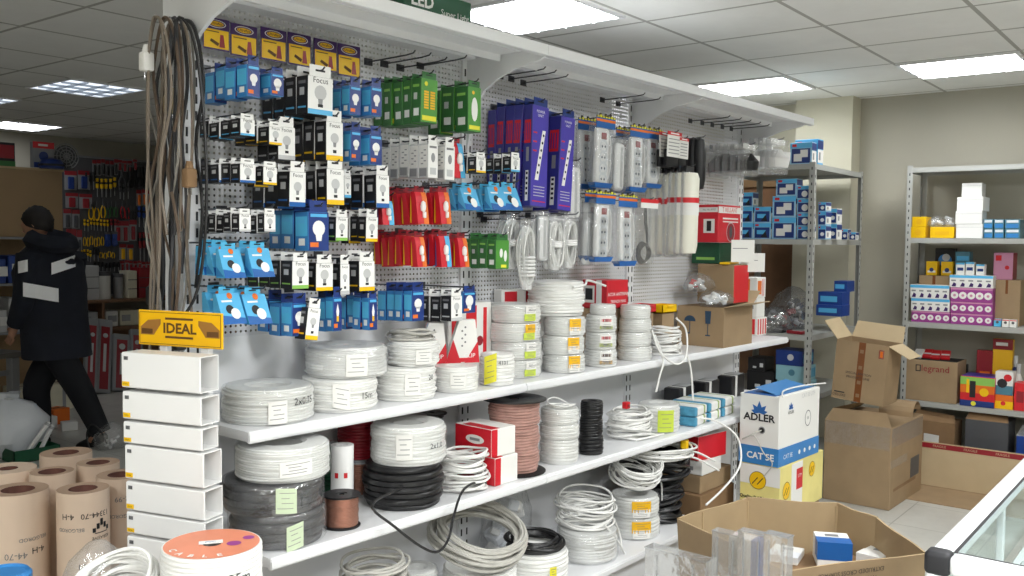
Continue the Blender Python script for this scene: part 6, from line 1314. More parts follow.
rbx('toy_box', 'white and blue box on the yellow and orange box', 'box', (995, 373, 1013, 396), xf, .12, 'paper', z, None, lambda w, h, D: [('blue_print', MB().m('teal_grey').box(-w, 0, -.0008, -.0001, 0, h * .4, WR)), ('picture', MB().m('ink').disc(-w * .6, h * .5, h * .2, -.0012, 12, WR)), ('red_print', MB().m('red').disc(-w * .3, h * .75, h * .16, -.0010, 10, WR))])
rbx('red_carton', 'red box at the picture edge on the wall rack', 'box', (1014, 384, 1026, 412), xf - .01, .12, 'red', Z2[1], None, lambda w, h, D: [('print', MB().m('red_dark').box(-w * .8, -w * .2, -.0008, -.0001, h * .3, h * .7, WR))])
for i, (u, vt, m) in enumerate(((1016, 356, 'blue_deep'), (1019, 364, 'paper'))):
    p = onRX(u, vt, xf + .14 + .05 * (1 - i)); q = R2W(p.x, p.y); t = thing('spray_bottle', ['dark blue bottle behind the red box at picture edge', 'white bottle behind the red box at picture edge'][i], 'bottle', (q.x, q.y, Z2[1] + .001)); h = p.z - Z2[1]; MB().m(m).lathe([(.0001, 0), (.024, .002), (.025, h * .65), (.012, h * .78), (.0001, h * .78)], 18).build('bottle_body', t, True); MB().m('grey_light').lathe([(.013, h * .78), (.013, h), (.0001, h)], 14).build('cap', t, True)

# ---------------- cartons on the floor before the racks
P, dx, dy, H = corner_box(889, 511, 822, 920, 428, z=0.001)
t = carton('tall_carton', 'large brown floor carton with shiny tape, under the tilted carton', 'carton', P, dx, dy, H, tape=False)
f = MB().m('card_brown')
nseg = 8
for i in range(nseg):
    a0, a1 = pi * .9 * i / nseg, pi * .9 * (i + 1) / nseg; r = .085
    f.quad((dx * .98 - .09 + r * -cos(a0) - .0, .01, H + r * sin(a0) * 1.1), (dx * .98 - .09 - r * cos(a1), .01, H + r * sin(a1) * 1.1), (dx * .98 - .09 - r * cos(a1), dy * .55, H + r * sin(a1) * 1.1), (dx * .98 - .09 - r * cos(a0), dy * .55, H + r * sin(a0) * 1.1))
f.build('curled_flap', t, True)
f = MB().m('card_brown').add([(0, 0, H), (0, dy, H), (.06, dy - .03, H + .07), (.07, .05, H + .075)], [(0, 1, 2, 3), (3, 2, 1, 0)]).add([(0, dy, H), (dx, dy, H), (dx - .05, dy - .08, H + .06), (.06, dy - .03, H + .07)], [(0, 1, 2, 3), (3, 2, 1, 0)]); f.build('top_flap', t)
tp = MB().m('tape_clear').box(-.0015, -.0003, dy * .02, dy * .98, H * .72, H * 1.0).box(.01, dx - .01, -.0015, -.0003, H * .75, H * .98).box(-.0015, dx * .5, -.0015, -.0003, H * .5, H * .6); tp.build('clear_tape', t)
k = MB().m('card_dark').box(dx * .1, dx * .8, -.001, -.0003, H * .2, H * .24); k.m('grey_dark').box(dx * .62, dx * .9, -.001, -.0003, H * .25, H * .5); k.build('print', t)
ztop = H
# tilted carton on top: its face looks along -x with a roll of about ten degrees
xa = P.x + .045
BL, BR, TL_, TRr = onX(831, 397, xa), onX(882.6, 407, xa), onX(841.5, 339.6, xa), onX(892, 348, xa)
w_, h_ = (BL - BR).length, (TL_ - BL).length; roll = math.atan2(BR.z - BL.z, BL.y - BR.y)
BR.z = max(BR.z, ztop + .012)
t = thing('tilted_carton', 'brown open carton standing tilted on the large floor carton', 'carton', BR, 0, rot=(-roll * -1, 0, 0)); dd = .26
t.rotation_euler = (-roll, 0, 0)
th = .004
MB().m('card_brown').box(0, th, 0, w_, 0, h_).box(dd - th, dd, 0, w_, 0, h_).box(th, dd - th, 0, th, 0, h_).box(th, dd - th, w_ - th, w_, 0, h_).box(th, dd - th, th, w_ - th, 0, th).build('box', t)
for nm, q in (('flap', [(dd, 0, h_), (dd, w_, h_), (dd + .05, w_ - .01, h_ + .10), (dd + .05, .01, h_ + .10)]), ('flap', [(0, w_, h_), (dd, w_, h_), (dd * .95, w_ + .09, h_ + .11), (.02, w_ + .10, h_ + .10)]), ('flap', [(0, 0, h_), (dd, 0, h_), (dd - .02, -.12, h_ - .06), (.02, -.12, h_ - .06)])):
    q = [Vector(p) for p in q]; n_ = (q[1] - q[0]).cross(q[2] - q[1]).normalized() * .004; f = MB().m('card_light'); f.add(q + [p + n_ for p in q], [(0, 1, 2, 3), (7, 6, 5, 4), (0, 4, 5, 1), (1, 5, 6, 2), (2, 6, 7, 3), (3, 7, 4, 0)]); recalc(f.build(nm, t))
k = MB().m('tape_brown').box(-w_ * .56, -w_ * .43, -.0008, -.0002, .0, h_, W); k.m('card_dark'); [k.box(-w_ * .53, -w_ * .46, -.0012, -.0009, h_ * q, h_ * (q + .06), W) for q in (.08, .3, .55, .82)]; k.build('tape', t)
k = MB().m('ink').text('SPECIAL EDITION', -w_ * .52, h_ * .47, h_ * .055, -.0016, W).text('PRODUCT LINE', -w_ * .52, h_ * .40, h_ * .055, -.0016, W).text('DELUXE', -w_ * .85, h_ * .07, h_ * .06, -.0016, W); k.box(-w_ * .95, -w_ * .75, -.0013, -.0010, h_ * .11, h_ * .13, W); k.m('red_dark').frame(-w_ * .17, -w_ * .08, h_ * .78, h_ * .92, .004, -.0014, -.0010, W); k.m('orange').box(-w_ * .15, -w_ * .10, -.0012, -.0009, h_ * .8, h_ * .9, W); k.build('print', t)
# open carton with flap at the foot of the wall rack
zt_ = onRX(960, 490, 6.5).z
yb, ya = min(1.60, onRX(919, 480, 6.5).y), .85
q = R2W(6.08, ya); Hc = zt_; wy = yb - ya
t = thing('open_carton', 'open brown carton with raised flap on the floor before wall rack', 'carton', (q.x, q.y, 0), RA); dc = .42
MB().m('card_brown').box(0, .005, 0, wy, .001, Hc - .12).box(dc - .005, dc, 0, wy, .001, Hc).box(.005, dc - .005, 0, .005, .001, Hc - .04).box(.005, dc - .005, wy - .005, wy, .001, Hc - .06).box(.005, dc - .005, .005, wy - .005, .001, .006).build('box', t)
MB().m('card_light').add([(dc, -.0, Hc), (dc, wy, Hc), (dc + .0, wy, Hc + .29), (dc + .0, -.0, Hc + .29)] + [(dc + .005, -.0, Hc), (dc + .005, wy, Hc), (dc + .005, wy, Hc + .29), (dc + .005, -.0, Hc + .29)], [(3, 2, 1, 0), (4, 5, 6, 7), (0, 1, 5, 4), (1, 2, 6, 5), (2, 3, 7, 6), (3, 0, 4, 7)]).build('raised_flap', t)
k = MB().m('red_dark').box(-wy + .0, -.0, -.0008, -.0002, Hc + .25, Hc + .283, W @ Matrix.Translation((0, 0, 0))); k.v = [p + Vector((dc, 0, 0)) for p in k.v]; k2 = MB().m('card_light'); [k2.text('FRAGILE', -wy * f, Hc + .2665, .022, -.0012, W) for f in (.85, .6, .35, .12)]; k2.v = [p + Vector((dc, 0, 0)) for p in k2.v]; k.build('red_band', t); k2.build('lettering', t)
MB().m('card_brown').add([(0, .02, Hc - .12), (0, wy - .02, Hc - .12), (-.16, wy - .04, Hc - .21), (-.16, .05, Hc - .2), (0, .02, Hc - .124), (0, wy - .02, Hc - .124), (-.16, wy - .04, Hc - .214), (-.16, .05, Hc - .204)], [(0, 1, 2, 3), (7, 6, 5, 4), (0, 4, 5, 1), (1, 5, 6, 2), (2, 6, 7, 3), (3, 7, 4, 0)]).build('front_flap', t)
MB().m('card_brown').add([(.0, wy, Hc - .06), (dc, wy, Hc), (dc - .02, wy + .06, Hc + .10), (.06, wy + .10, Hc + .03)], [(0, 1, 2, 3), (3, 2, 1, 0)]).build('side_flap', t)
for i, (x, y, w1, d1, h1, m, lb) in enumerate(((6.62, 1.45, .22, .28, .36, 'card_dark', 'dark brown carton behind the raised flap'), (6.64, 1.13, .25, .26, .40, 'grey_dark', 'dark grey carton behind the raised flap'), (6.63, .80, .25, .28, .33, 'bin_blue', 'blue wrapped carton behind the raised flap'))):
    q = R2W(x, y); t = carton('floor_carton', lb, 'carton', (q.x + .1, q.y, Z2[0] + .002), w1, d1, h1 - .08, m, tape=False, rz=RA + .0)
    f = MB().m('card_dark' if i < 2 else 'film_thick').add([(0, 0, h1 - .08), (0, d1, h1 - .08), (.08, d1 - .02, h1 - .02), (.08, .02, h1 - .04)], [(0, 1, 2, 3), (3, 2, 1, 0)]); f.build('top_flap', t)
q = onRX(926, 437, 6.75); qq = R2W(q.x, q.y)
t = thing('white_card', 'white card standing behind the raised carton flap', 'card', (qq.x - .04, qq.y - .04, Z2[0] + .002), RA + pi / 2 - .3); MB().m('paper').box(-.06, .06, 0, .003, 0, q.z - Z2[0] + .03).build('sheet', t); MB().m('grey_light').box(-.04, .04, -.0006, -.0001, q.z - .2, q.z - .17).build('print', t)
# box on top of the canopy
a, b = onY(398, 18, 2.2), onY(465, 18, 2.2)
t = carton('lamp_carton', 'dark green box with LED lettering on top of the canopy', 'carton', (a.x - .0, 2.17, 2.327), b.x - a.x, .16, .085, 'green_dark', tape=False); k = MB().m('white').text('LED', (b.x - a.x) * .25, .045, .06, -.0012, bold=True).text('Super Light', (b.x - a.x) * .74, .025, .03, -.0012); iface(t, 'lettering', k)
# ================================================================== dark aisle on the left
def at(u, v, y): return onY(u, v, y)
# ---- person walking to the left, seen from behind
PF0 = onZ(58, 447, 0); PF0.z = 0
VX = -RT.copy(); VX.z = 0; VX.normalize(); VD = Vector((PF0.x, PF0.y, 0)).normalized()
HDG = VX * cos(radians(38)) + VD * sin(radians(38)); yaw_p = math.atan2(HDG.y, HDG.x)
pers = thing('person', 'person in dark hooded jacket with white reflective strips walking away left', 'person', PF0, yaw_p)
# local frame: +x is the walking direction (picture left), -y is away from the camera, +y towards it
def skin_mesh(name, nodes, edges, mats, parent, sub=2, extra=None):
    me = bpy.data.meshes.new(name); me.from_pydata([n[0] for n in nodes], edges, [])
    o = bpy.data.objects.new(name, me); COL.objects.link(o)
    sk = o.modifiers.new('skin', 'SKIN'); sk.use_smooth_shade = True; sk.branch_smoothing = .6
    for i, n in enumerate(nodes):
        r = n[1]; me.skin_vertices[0].data[i].radius = r if isinstance(r, tuple) else (r, r)
    me.skin_vertices[0].data[0].use_root = True
    sb = o.modifiers.new('sub', 'SUBSURF'); sb.levels = sub; sb.render_levels = sub
    dg = bpy.context.evaluated_depsgraph_get(); dg.update(); m2 = bpy.data.meshes.new_from_object(o.evaluated_get(dg))
    bpy.data.objects.remove(o); m2.name = name
    o = bpy.data.objects.new(name, m2); COL.objects.link(o); o.parent = parent
    m2.materials.clear()
    for m in mats: m2.materials.append(MATS[m])
    for p in m2.polygons: p.use_smooth = True; p.material_index = 0
    return o
# right leg (towards the camera, +y) trails behind at -x, left leg strides ahead
ll = Matrix.Rotation(-yaw_p, 3, 'Z') @ VX          # picture left in the walker's own frame
LL = lambda a, z, o=0: tuple(ll * a + Vector((0, 0, z)) + Vector((-ll.y, ll.x, 0)) * o)
J = dict(pel=(0, 0, .93), spine=(.01, 0, 1.10), chest=(.03, 0, 1.32), neck=LL(.06, 1.50), head0=LL(.11, 1.60),
         hr=(-.02, .10, .88), kr=LL(-.15, .48), ar=LL(-.33, .12), tr=LL(-.24, .03),
         hl=(.02, -.10, .88), kl=LL(.15, .47), al=LL(.13, .09), tl=LL(.27, .035),
         sr=(.02, .19, 1.42), er=(-.02, .27, 1.14), wr=(.12, .25, .93), sl=(.05, -.19, 1.42), el=(.16, -.25, 1.15), wl=(.32, -.2, 1.0))
R_ = dict(pel=(.13, .11), spine=(.12, .10), chest=(.13, .10), neck=.06, head0=.065, hr=.09, kr=.058, ar=.042, tr=.038, hl=.09, kl=.058, al=.042, tl=.038, sr=.065, er=.046, wr=.033, sl=.065, el=.046, wl=.033)
K = list(J)
E_ = [('pel', 'spine'), ('spine', 'chest'), ('chest', 'neck'), ('neck', 'head0'), ('pel', 'hr'), ('hr', 'kr'), ('kr', 'ar'), ('ar', 'tr'), ('pel', 'hl'), ('hl', 'kl'), ('kl', 'al'), ('al', 'tl'), ('chest', 'sr'), ('sr', 'er'), ('er', 'wr'), ('chest', 'sl'), ('sl', 'el'), ('el', 'wl')]
nodes = [(J[k], R_[k]) for k in K]; edges = [(K.index(a), K.index(b)) for a, b in E_]
# hands: palm and five fingers each
for w_, s in (('wr', 1), ('wl', -1)):
    w0 = Vector(J[w_]); d = (w0 - Vector(J['er' if w_ == 'wr' else 'el'])).normalized(); side = Vector((1, 0, 0)); side = (side - d * side.dot(d)).normalized()
    nodes.append((tuple(w0 + d * .07), (.038, .02))); pi_ = len(nodes) - 1; edges.append((K.index(w_), pi_))
    for f in range(4):
        b = w0 + d * .10 + side * (.028 - .019 * f); c = b + d * (.036 - .004 * abs(f - 1)) + Vector((.008, 0, 0)); e2 = c + d * .026 + Vector((.016, 0, 0))
        i = len(nodes); nodes += [(tuple(b), .0095), (tuple(c), .0085), (tuple(e2), .0075)]; edges += [(pi_, i), (i, i + 1), (i + 1, i + 2)]
    b = w0 + d * .045 + side * .045; c = b + d * .03 + side * .012; i = len(nodes); nodes += [(tuple(b), .011), (tuple(c), .009)]; edges += [(pi_, i), (i, i + 1)]
body = skin_mesh('body', nodes, edges, ['skin'], pers)
# head merged into the body mesh: cranium, jaw, nose, ears
bm = bmesh.new(); bm.from_mesh(body.data)
hc = Vector(LL(.13, 1.69)); n_before = len(bm.verts)
def blob(c, r, sx, sy, sz, n=20, mi=0, shape=None):
    g = bmesh.ops.create_uvsphere(bm, u_segments=n, v_segments=max(8, n * 2 // 3), radius=r)
    for v in g['verts']:
        p = v.co.copy()
        if shape: p = shape(p / r) * r
        v.co = Vector((p.x * sx, p.y * sy, p.z * sz)) + c
        for f in v.link_faces: f.smooth = True; f.material_index = mi
def skull(p):
    q = p.copy()
    if q.z < 0 and q.x > -.2: q.x = q.x * (1 + .12 * -q.z); q.y *= 1 - .35 * (-q.z)
    if q.z < -.3 and q.x < 0: q.x *= .75
    return q
blob(hc, .105, 1.02, .76, 1.12, 24, 0, skull)
blob(hc + Vector((.108, 0, -.012)), .017, 1.1, .75, 1.3, 10)
blob(hc + Vector((.106, 0, -.062)), .016, .5, 1.5, .4, 10)
for s in (-1, 1):
    blob(hc + Vector((-.005, s * .078, -.012)), .03, .6, .3, 1.1, 12); blob(hc + Vector((.092, s * .032, .012)), .011, .6, 1.2, .8, 10)
bm.verts.ensure_lookup_table(); fz = math.atan2(ll.y, ll.x); bmesh.ops.rotate(bm, cent=hc, matrix=Matrix.Rotation(fz, 3, 'Z'), verts=bm.verts[n_before:])
bm.to_mesh(body.data); bm.free()
# hair cap
mb = MB().m('hair'); n1, n2 = 26, 14; vs = []; fs = []
for i in range(n1):
    for j in range(n2 + 1):
        a, b = 2 * pi * i / n1, pi * .60 * j / n2; front = max(0, cos(a)); b *= 1 - .34 * front ** 1.5 + .12 * max(0, -cos(a))
        r = .113 + .004 * sin(9 * a + 3 * j) + .003 * sin(17 * a + 5 * j)
        vs.append((hc.x + r * 1.04 * sin(b) * cos(a), hc.y + r * .8 * sin(b) * sin(a), hc.z + .006 + r * 1.13 * cos(b)))
for i in range(n1):
    for j in range(n2):
        i2 = (i + 1) % n1; fs.append((i * (n2 + 1) + j, i2 * (n2 + 1) + j, i2 * (n2 + 1) + j + 1, i * (n2 + 1) + j + 1))
mb.add([Matrix.Rotation(fz, 3, 'Z') @ (Vector(v) - hc) + hc for v in vs], fs).build('hair', pers, True)
# clothes: jacket with hood, trousers, shoes
def rings(mb, rows, n=28, wob=.006):
    """stacked ellipses (z, half depth, half width, centre)"""
    vs = []
    for k, (z, a_, b_, c) in enumerate(rows):
        for i in range(n):
            q = 2 * pi * i / n; w_ = 1 + wob / .2 * sin(3 * q + k * 1.7) + wob / .3 * sin(7 * q + 2.3 * k)
            vs.append(Vector((0, 0, z)) + Vector(c) + Vector((1, 0, 0)) * (a_ * cos(q) * w_) + Vector((0, 1, 0)) * (b_ * sin(q) * w_))
    fs = [(k * n + i, k * n + (i + 1) % n, (k + 1) * n + (i + 1) % n, (k + 1) * n + i) for k in range(len(rows) - 1) for i in range(n)]
    return mb.add(vs, fs)
c0 = ll * .0; c1 = ll * .04; c2 = ll * .07
jb = MB().m('jacket')
rings(jb, [(.70, .19, .23, c0), (.69, .215, .255, c0), (.80, .21, .25, c0), (.95, .205, .25, c0), (1.06, .205, .25, c1 * .6), (1.2, .21, .265, c1), (1.33, .205, .27, c1), (1.41, .185, .25, c1), (1.47, .15, .20, c2), (1.53, .115, .13, c2)])
for s_ in ('r', 'l'):
    A, B_, C_ = Vector(J['s' + s_]), Vector(J['e' + s_]), Vector(J['w' + s_]); jb.tube(smooth_path([A + Vector((0, 0, .02)) - (B_ - A) * .05, A * .6 + B_ * .4, B_, B_ * .5 + C_ * .5, C_ - (C_ - B_) * .08], 4), [.10 - .0024 * i for i in range(17)], 14)
jko = jb.build('jacket', pers, True)
tb = MB().m('trousers')
for s_ in ('r', 'l'):
    A, B_, C_ = Vector(J['h' + s_]), Vector(J['k' + s_]), Vector(J['a' + s_]); tb.tube(smooth_path([A + Vector((0, 0, .06)), A * .55 + B_ * .45, B_, B_ * .5 + C_ * .5, C_ + Vector((0, 0, -.01))], 4), [.125 - .0032 * i for i in range(17)], 14)
rings(tb, [(.74, .15, .20, c0), (.84, .165, .21, c0), (.98, .16, .19, c0)])
tb.build('trousers', pers, True)
hd = MB().m('jacket')
hd.lathe([(.09, -.04), (.15, -.05), (.185, .0), (.165, .05), (.12, .075), (.085, .03)], 26, Matrix.Translation(tuple(ll * .03 + Vector((0, 0, 1.555)))) @ Euler((0, -.25, 0)).to_matrix().to_4x4() @ Matrix.Diagonal((1.05, 1.1, 1, 1)), True, lambda a, j, r: .008 * sin(5 * a + j) - (.03 * max(0, cos(a)) if j in (2, 3) else 0)); hd.build('hood', pers, True)
for (ax, toe) in ((-.33, 1), (.13, 0)):
    T = Matrix.Translation(LL(ax, 0)) @ Euler((0, .45 if toe else 0, math.atan2(ll.y, ll.x) - .3)).to_matrix().to_4x4()
    s = MB().m('shoe'); s.rbox(-.07, .20, -.05, .05, .0 if not toe else .03, .085 if not toe else .11, .035, 3, T); s.rbox(-.06, .06, -.045, .045, .05, .16, .03, 3, T); s.build('shoe', pers, True)
# reflective strips wrapped on the jacket (found by casting on to it)
jk = [o for o in pers.children if o.name.startswith('jacket')][0]
from mathutils.bvhtree import BVHTree
bvh = BVHTree.FromPolygons([v.co for v in jk.data.vertices], [tuple(p.vertices) for p in jk.data.polygons])
def strip(name, p0, p1, hgt, dirn, n=18):
    vs = []; p0, p1 = Vector(p0), Vector(p1)
    for i in range(n + 1):
        p = p0 + (p1 - p0) * i / n
        for s in (-.5, .5):
            q = p + Vector((0, 0, s * hgt)); h = bvh.ray_cast(q + Vector(dirn) * 1.0, -Vector(dirn))[0] or q; vs.append(tuple(h + Vector(dirn) * .02))
    mb = MB().m('reflect'); mb.add(vs, [(2 * i, 2 * i + 2, 2 * i + 3, 2 * i + 1) for i in range(n)]); return mb.build(name, pers)
dn = (0, 1, 0)
cd = Vector((CAM.x - PF0.x, CAM.y - PF0.y, 0)).normalized(); cl = Matrix.Rotation(-yaw_p, 3, 'Z') @ cd   # towards the aisle
def across(a, z0, b, z1): return (tuple(ll * a + Vector((0, 0, z0))), tuple(ll * b + Vector((0, 0, z1))))
strip('reflective_strip', *across(.235, 1.215, -.02, 1.165), .10, cl)
strip('reflective_strip', *across(.27, 1.37, .20, 1.385), .085, cl)
strip('reflective_strip', *across(.03, 1.36, -.15, 1.415), .085, cl)

# ---- table by the left edge
Pt = onZ(14, 441, 0)
t = thing('side_table', 'grey topped metal table cut by the left picture edge', 'table', (Pt.x, Pt.y, 0), .3)
MB().m('tabletop').rbox(-1.2, .08, -.06, .5, .66, .70, .006, 2).build('tabletop', t)
for (x, y) in ((0, 0), (-1.1, 0), (0, .42), (-1.1, .42)): MB().m('grey').rbox(x - .035, x + .035, y - .035, y + .035, 0, .655, .006, 1).build('leg', t)
MB().m('grey').box(-1.1, 0, .0, .02, .52, .56).build('stretcher', t)
bg = onZ(6, 447, 0); t = thing('full_sack', 'white full sack standing under the table', 'sack', (bg.x - .06, bg.y - .25, 0)); mb = MB().m('bagwhite')
mb.lathe([(.0001, 0), (.18, .01), (.24, .12), (.23, .26), (.15, .37), (.05, .41), (.07, .45), (.0001, .44)], 24, None, False, lambda a, j, r: .02 * sin(3 * a + j) + .012 * sin(7 * a + 2 * j)); mb.build('sack_body', t, True); MB().m('grey_light').lathe([(.05, .40), (.058, .41), (.05, .42)], 16).build('tie', t, True)
bq = onZ(10, 449, 0); t = thing('green_bucket', 'dark green tray with white sticks on the floor by the table', 'tray', (bq.x - .02, bq.y - .42, 0)); MB().m('green_dark').box(-.16, .16, -.1, .1, 0, .006).box(-.16, .16, -.1, -.094, 0, .09).box(-.16, .16, .094, .1, 0, .09).box(-.16, -.154, -.1, .1, 0, .09).box(.154, .16, -.1, .1, 0, .09).build('tray', t)
for i in range(2):
    tt = thing('white_stick', f'white plastic stick leaning in the green tray, {["longer", "shorter"][i]} one', 'stick', (bq.x - .08 + .1 * i, bq.y - .42, .01), 0, rot=(.2, .6 - .2 * i, .2)); MB().m('white_plastic').rbox(-.012, .012, -.012, .012, 0, .3 - .06 * i, .003, 1).build('stick', tt); MB().m('grey_light').rbox(-.013, .013, -.013, .013, .27 - .06 * i, .29 - .06 * i, .001, 1).build('end_cap', tt)
# ---- low partition with brown board and shelves behind the person
pb0, pb1 = onY(-40, 168, 8.6), onY(62, 172, 8.6)
t = thing('partition_shelf', 'brown board partition with dark goods shelf behind the person', 'partition', (pb0.x, 8.6, 0)); w_ = pb1.x - pb0.x; ht = pb1.z; zb = onY(30, 236, 8.6).z
MB().m('board_brown').box(0, w_, 0, .03, zb, ht).build('board', t); MB().m('card_edge').box(-.01, w_ + .012, -.006, .036, ht, ht + .02).build('top_edge', t)
MB().m('board_brown').box(0, w_, .45, .47, 0, zb).build('back_board', t)
for z in (zb - .01, zb - .42, zb - .85): MB().m('grey').box(0, w_, -.02, .45, z - .02, z).build('shelf', t)
for x in (0, w_ - .03): MB().m('grey').box(x, x + .03, -.02, .0, 0, zb - .03).build('post', t)
rg = random.Random(3)
for r_, z in enumerate((zb - .42, zb - .85)):
    for i in range(7):
        x = pb0.x + .06 + i * (w_ - .1) / 7; hh = rg.uniform(.16, .3); t = thing('goods_box', f'{["dark blue", "grey"][r_]} box on the {["upper", "lower"][r_]} shelf of brown partition, {ORD[i]} from the left', 'box', (x, 8.62, z + .001)); MB().m(('bin_blue', 'grey_light')[r_]).rbox(0, (w_ - .1) / 7 - .02, 0, .3, 0, hh, .006, 1).build('box', t); MB().m('paper').box(.03, .1, -.001, -.0002, hh * .3, hh * .7).build('label', t)
def wallcard(name, lab, cat, u0, v0, u1, v1, y, parts, rz=0.):
    a, b = onY(u0, v1, y), onY(u1, v0, y); w, h = b.x - a.x, b.z - a.z
    t = thing(name, lab, cat, (a.x, y, a.z), rz)
    for pn, mb in parts(w, h): mb.build(pn, t)
    return t
YW = 10.1
wallcard('product_card', 'dark card with green base standing above the brown board', 'card', -6, 143, 15, 168, 8.6, lambda w, h: [('card', MB().m('black').rbox(0, w, 0, .08, 0, h, .004, 1)), ('red_print', MB().m('red_dark').box(.01, w - .01, -.002, -.0002, h * .4, h * .9)), ('green_base', MB().m('green').box(0, w, -.002, -.0002, 0, h * .3))])
wallcard('product_card', 'red topped pack with blue round tool above the brown board', 'card', 33, 143, 54, 167, 8.6, lambda w, h: [('pack', MB().m('grey').rbox(0, w, 0, .06, 0, h, .004, 1)), ('red_header', MB().m('red').box(0, w, -.002, -.0002, h * .75, h)), ('tool', MB().m('blue_deep').disc(w * .5, h * .45, h * .18, -.002, 18).box(w * .05, w * .95, -.0015, -.0004, 0, h * .2)), ('lettering', MB().m('paper').box(w * .25, w * .7, -.003, -.0022, h * .84, h * .92))])
p = onY(66, 153, 8.64); t = thing('round_fan', 'round grey wire fan head standing on the brown partition', 'fan', (p.x, p.y, ht + .021)); rr = .115
T = Matrix.Translation((0, 0, rr + .012)) @ Matrix.Rotation(pi / 2, 4, 'X'); mb = MB().m('grey')
for q in (1, .75, .5, .25): mb.tube([(rr * q * cos(a), rr * q * sin(a), .02 * (1 - q)) for a in [2 * pi * i / 28 for i in range(28)]], .005, 5, T, True)
for i in range(12): mb.tube([(0, 0, .02), (rr * cos(pi * i / 6), rr * sin(pi * i / 6), 0)], .0035, 4, T)
mb.build('guard', t, True); MB().m('grey_dark').lathe([(.0001, -.012), (rr * .9, -.012), (rr * .9, -.006), (.0001, -.006)], 24, T).build('blades', t, True); MB().m('grey_dark').rbox(-.06, .06, -.04, .04, -.0, .02, .004, 1).build('foot', t)
p = onY(62, 170, 8.55); t = thing('blue_helmet', 'dark blue rounded case on top of the brown partition end', 'case', (pb1.x - .11, 8.56, ht + .021)); MB().m('blue_deep').lathe([(.0001, 0), (.10, .0), (.11, .03), (.08, .08), (.0001, .10)], 22).build('case_body', t, True); MB().m('black').lathe([(.111, .02), (.114, .03), (.111, .04)], 22).build('rim_band', t)
# ---- wooden shelf with tool wall above
sA, sB = onY(60, 297, 9.75), onY(168, 302, 9.75)
x0w, x1w = sA.x, sB.x + .9; zsh = (sA.z + sB.z) / 2
t = thing('wooden_shelf', 'reddish wooden shelf unit below the tool wall', 'shelf', (x0w, 9.75, 0)); ww = x1w - x0w
MB().m('wood').box(0, ww, 0, .4, zsh - .03, zsh).build('shelf_board', t); MB().m('wood').box(0, ww, .02, .4, zsh - .33, zsh - .30).build('shelf_board', t); MB().m('wood').box(0, ww, .38, .4, 0, zsh - .33).build('back_board', t)
dv = onY(102, 310, 9.75).x - x0w
for x in (0, dv, ww - .03): MB().m('wood').box(x, x + .03, .0, .38, 0.0 if x != dv else zsh - .30, zsh - .03).build('divider', t)
t = thing('tool_board', 'dark tool board crowded with hand tools on far wall', 'board', (x0w, YW + .02, 0)); MB().m('grey_dark').box(0, ww, 0, .02, zsh + .02, 2.48).build('board_panel', t); MB().m('grey').frame(0, ww, zsh + .02, 2.48, .02, -.004, -.0002).build('board_frame', t)
def tool_screwdriver(w, h, m):
    a = MB().m(m).lathe([(.0001, -h * .55), (w * .3, -h * .54), (w * .4, -h * .4), (w * .3, -h * .12), (w * .4, -h * .03), (.0001, 0)], 10); b = MB().m('black').lathe([(w * .41, -h * .3), (w * .43, -h * .25), (w * .41, -h * .2)], 10); c = MB().m('steel').lathe([(.0001, -h), (w * .1, -h * .99), (w * .1, -h * .54), (.0001, -h * .54)], 8)
    return [('handle', a), ('grip_ring', b), ('shaft', c)]
def tool_pliers(w, h, m):
    a = MB().m(m)
    for s in (-1, 1): a.tube(smooth_path([(s * w * .12, 0, -h * .35), (s * w * .38, 0, -h * .55), (s * w * .42, 0, -h * .8), (s * w * .25, 0, -h)], 4), w * .11, 7)
    b = MB().m('grey_dark').lathe([(.0001, -h * .42), (w * .2, -h * .38), (w * .2, -h * .25), (w * .07, 0), (.0001, 0)], 10)
    return [('handles', a), ('jaws', b)]
def tool_pack(w, h, m):
    return [('card', MB().m('grey').box(-w / 2, w / 2, 0, .004, -h, 0)), ('header', MB().m('red_dark').box(-w / 2, w / 2, -.002, .0, -h * .22, 0)), ('tool', MB().m(m).rbox(-w * .25, w * .25, -.02, 0, -h * .95, -h * .3, .008, 2))]
def tool_glove(w, h, m):
    a = MB().m(m).rbox(-w * .4, w * .4, -.02, .02, -h * .55, 0, .015, 2)
    for k in range(4): a.rbox(-w * .42 + w * .21 * k, -w * .25 + w * .21 * k, -.018, .018, -h * (.95 - .05 * abs(k - 1.5)), -h * .5, .012, 2)
    return [('fabric', a), ('cuff', MB().m('grey_dark').rbox(-w * .42, w * .42, -.022, .022, -.03, 0, .006, 1))]
TF = dict(s=tool_screwdriver, p=tool_pliers, k=tool_pack, g=tool_glove)
TN = dict(s='screwdriver', p='pliers', k='tool_packet', g='work_glove')
def tools(u0, u1, v0, v1, n, kind, m, what, y=YW):
    proto = None
    for i in range(n):
        u = u0 + (u1 - u0) * (i + .5) / n; a = onY(u, v0, y); h = a.z - onY(u, v1, y).z; w = (onY(u1, v0, y).x - onY(u0, v0, y).x) / n * .92
        lb = f'{what}, {ORD[i]} from the left' if n > 1 else what
        if proto is None:
            proto = thing(TN[kind], lb, TN[kind].replace('_', ' '), a, 0, what if n > 1 else None)
            for pn, mb in TF[kind](w, h, m): mb.build(pn, proto, kind in 'sp')
        else: dup(proto, (a.x, a.y + random.uniform(-.01, .01), a.z + random.uniform(-.012, .012)), random.uniform(-.2, .2), lb)
tools(95, 117, 178, 197, 5, 's', 'yellow', 'yellow handled screwdriver in the highest row of tool wall')
tools(88, 106, 200, 219, 3, 'p', 'yellow', 'yellow pliers below the highest screwdriver row')
tools(83, 109, 219, 231, 8, 's', 'yellow', 'yellow screwdriver in the middle row of tool wall')
tools(83, 104, 232, 246, 6, 'p', 'yellow', 'small yellow pliers in the fourth row of tool wall')
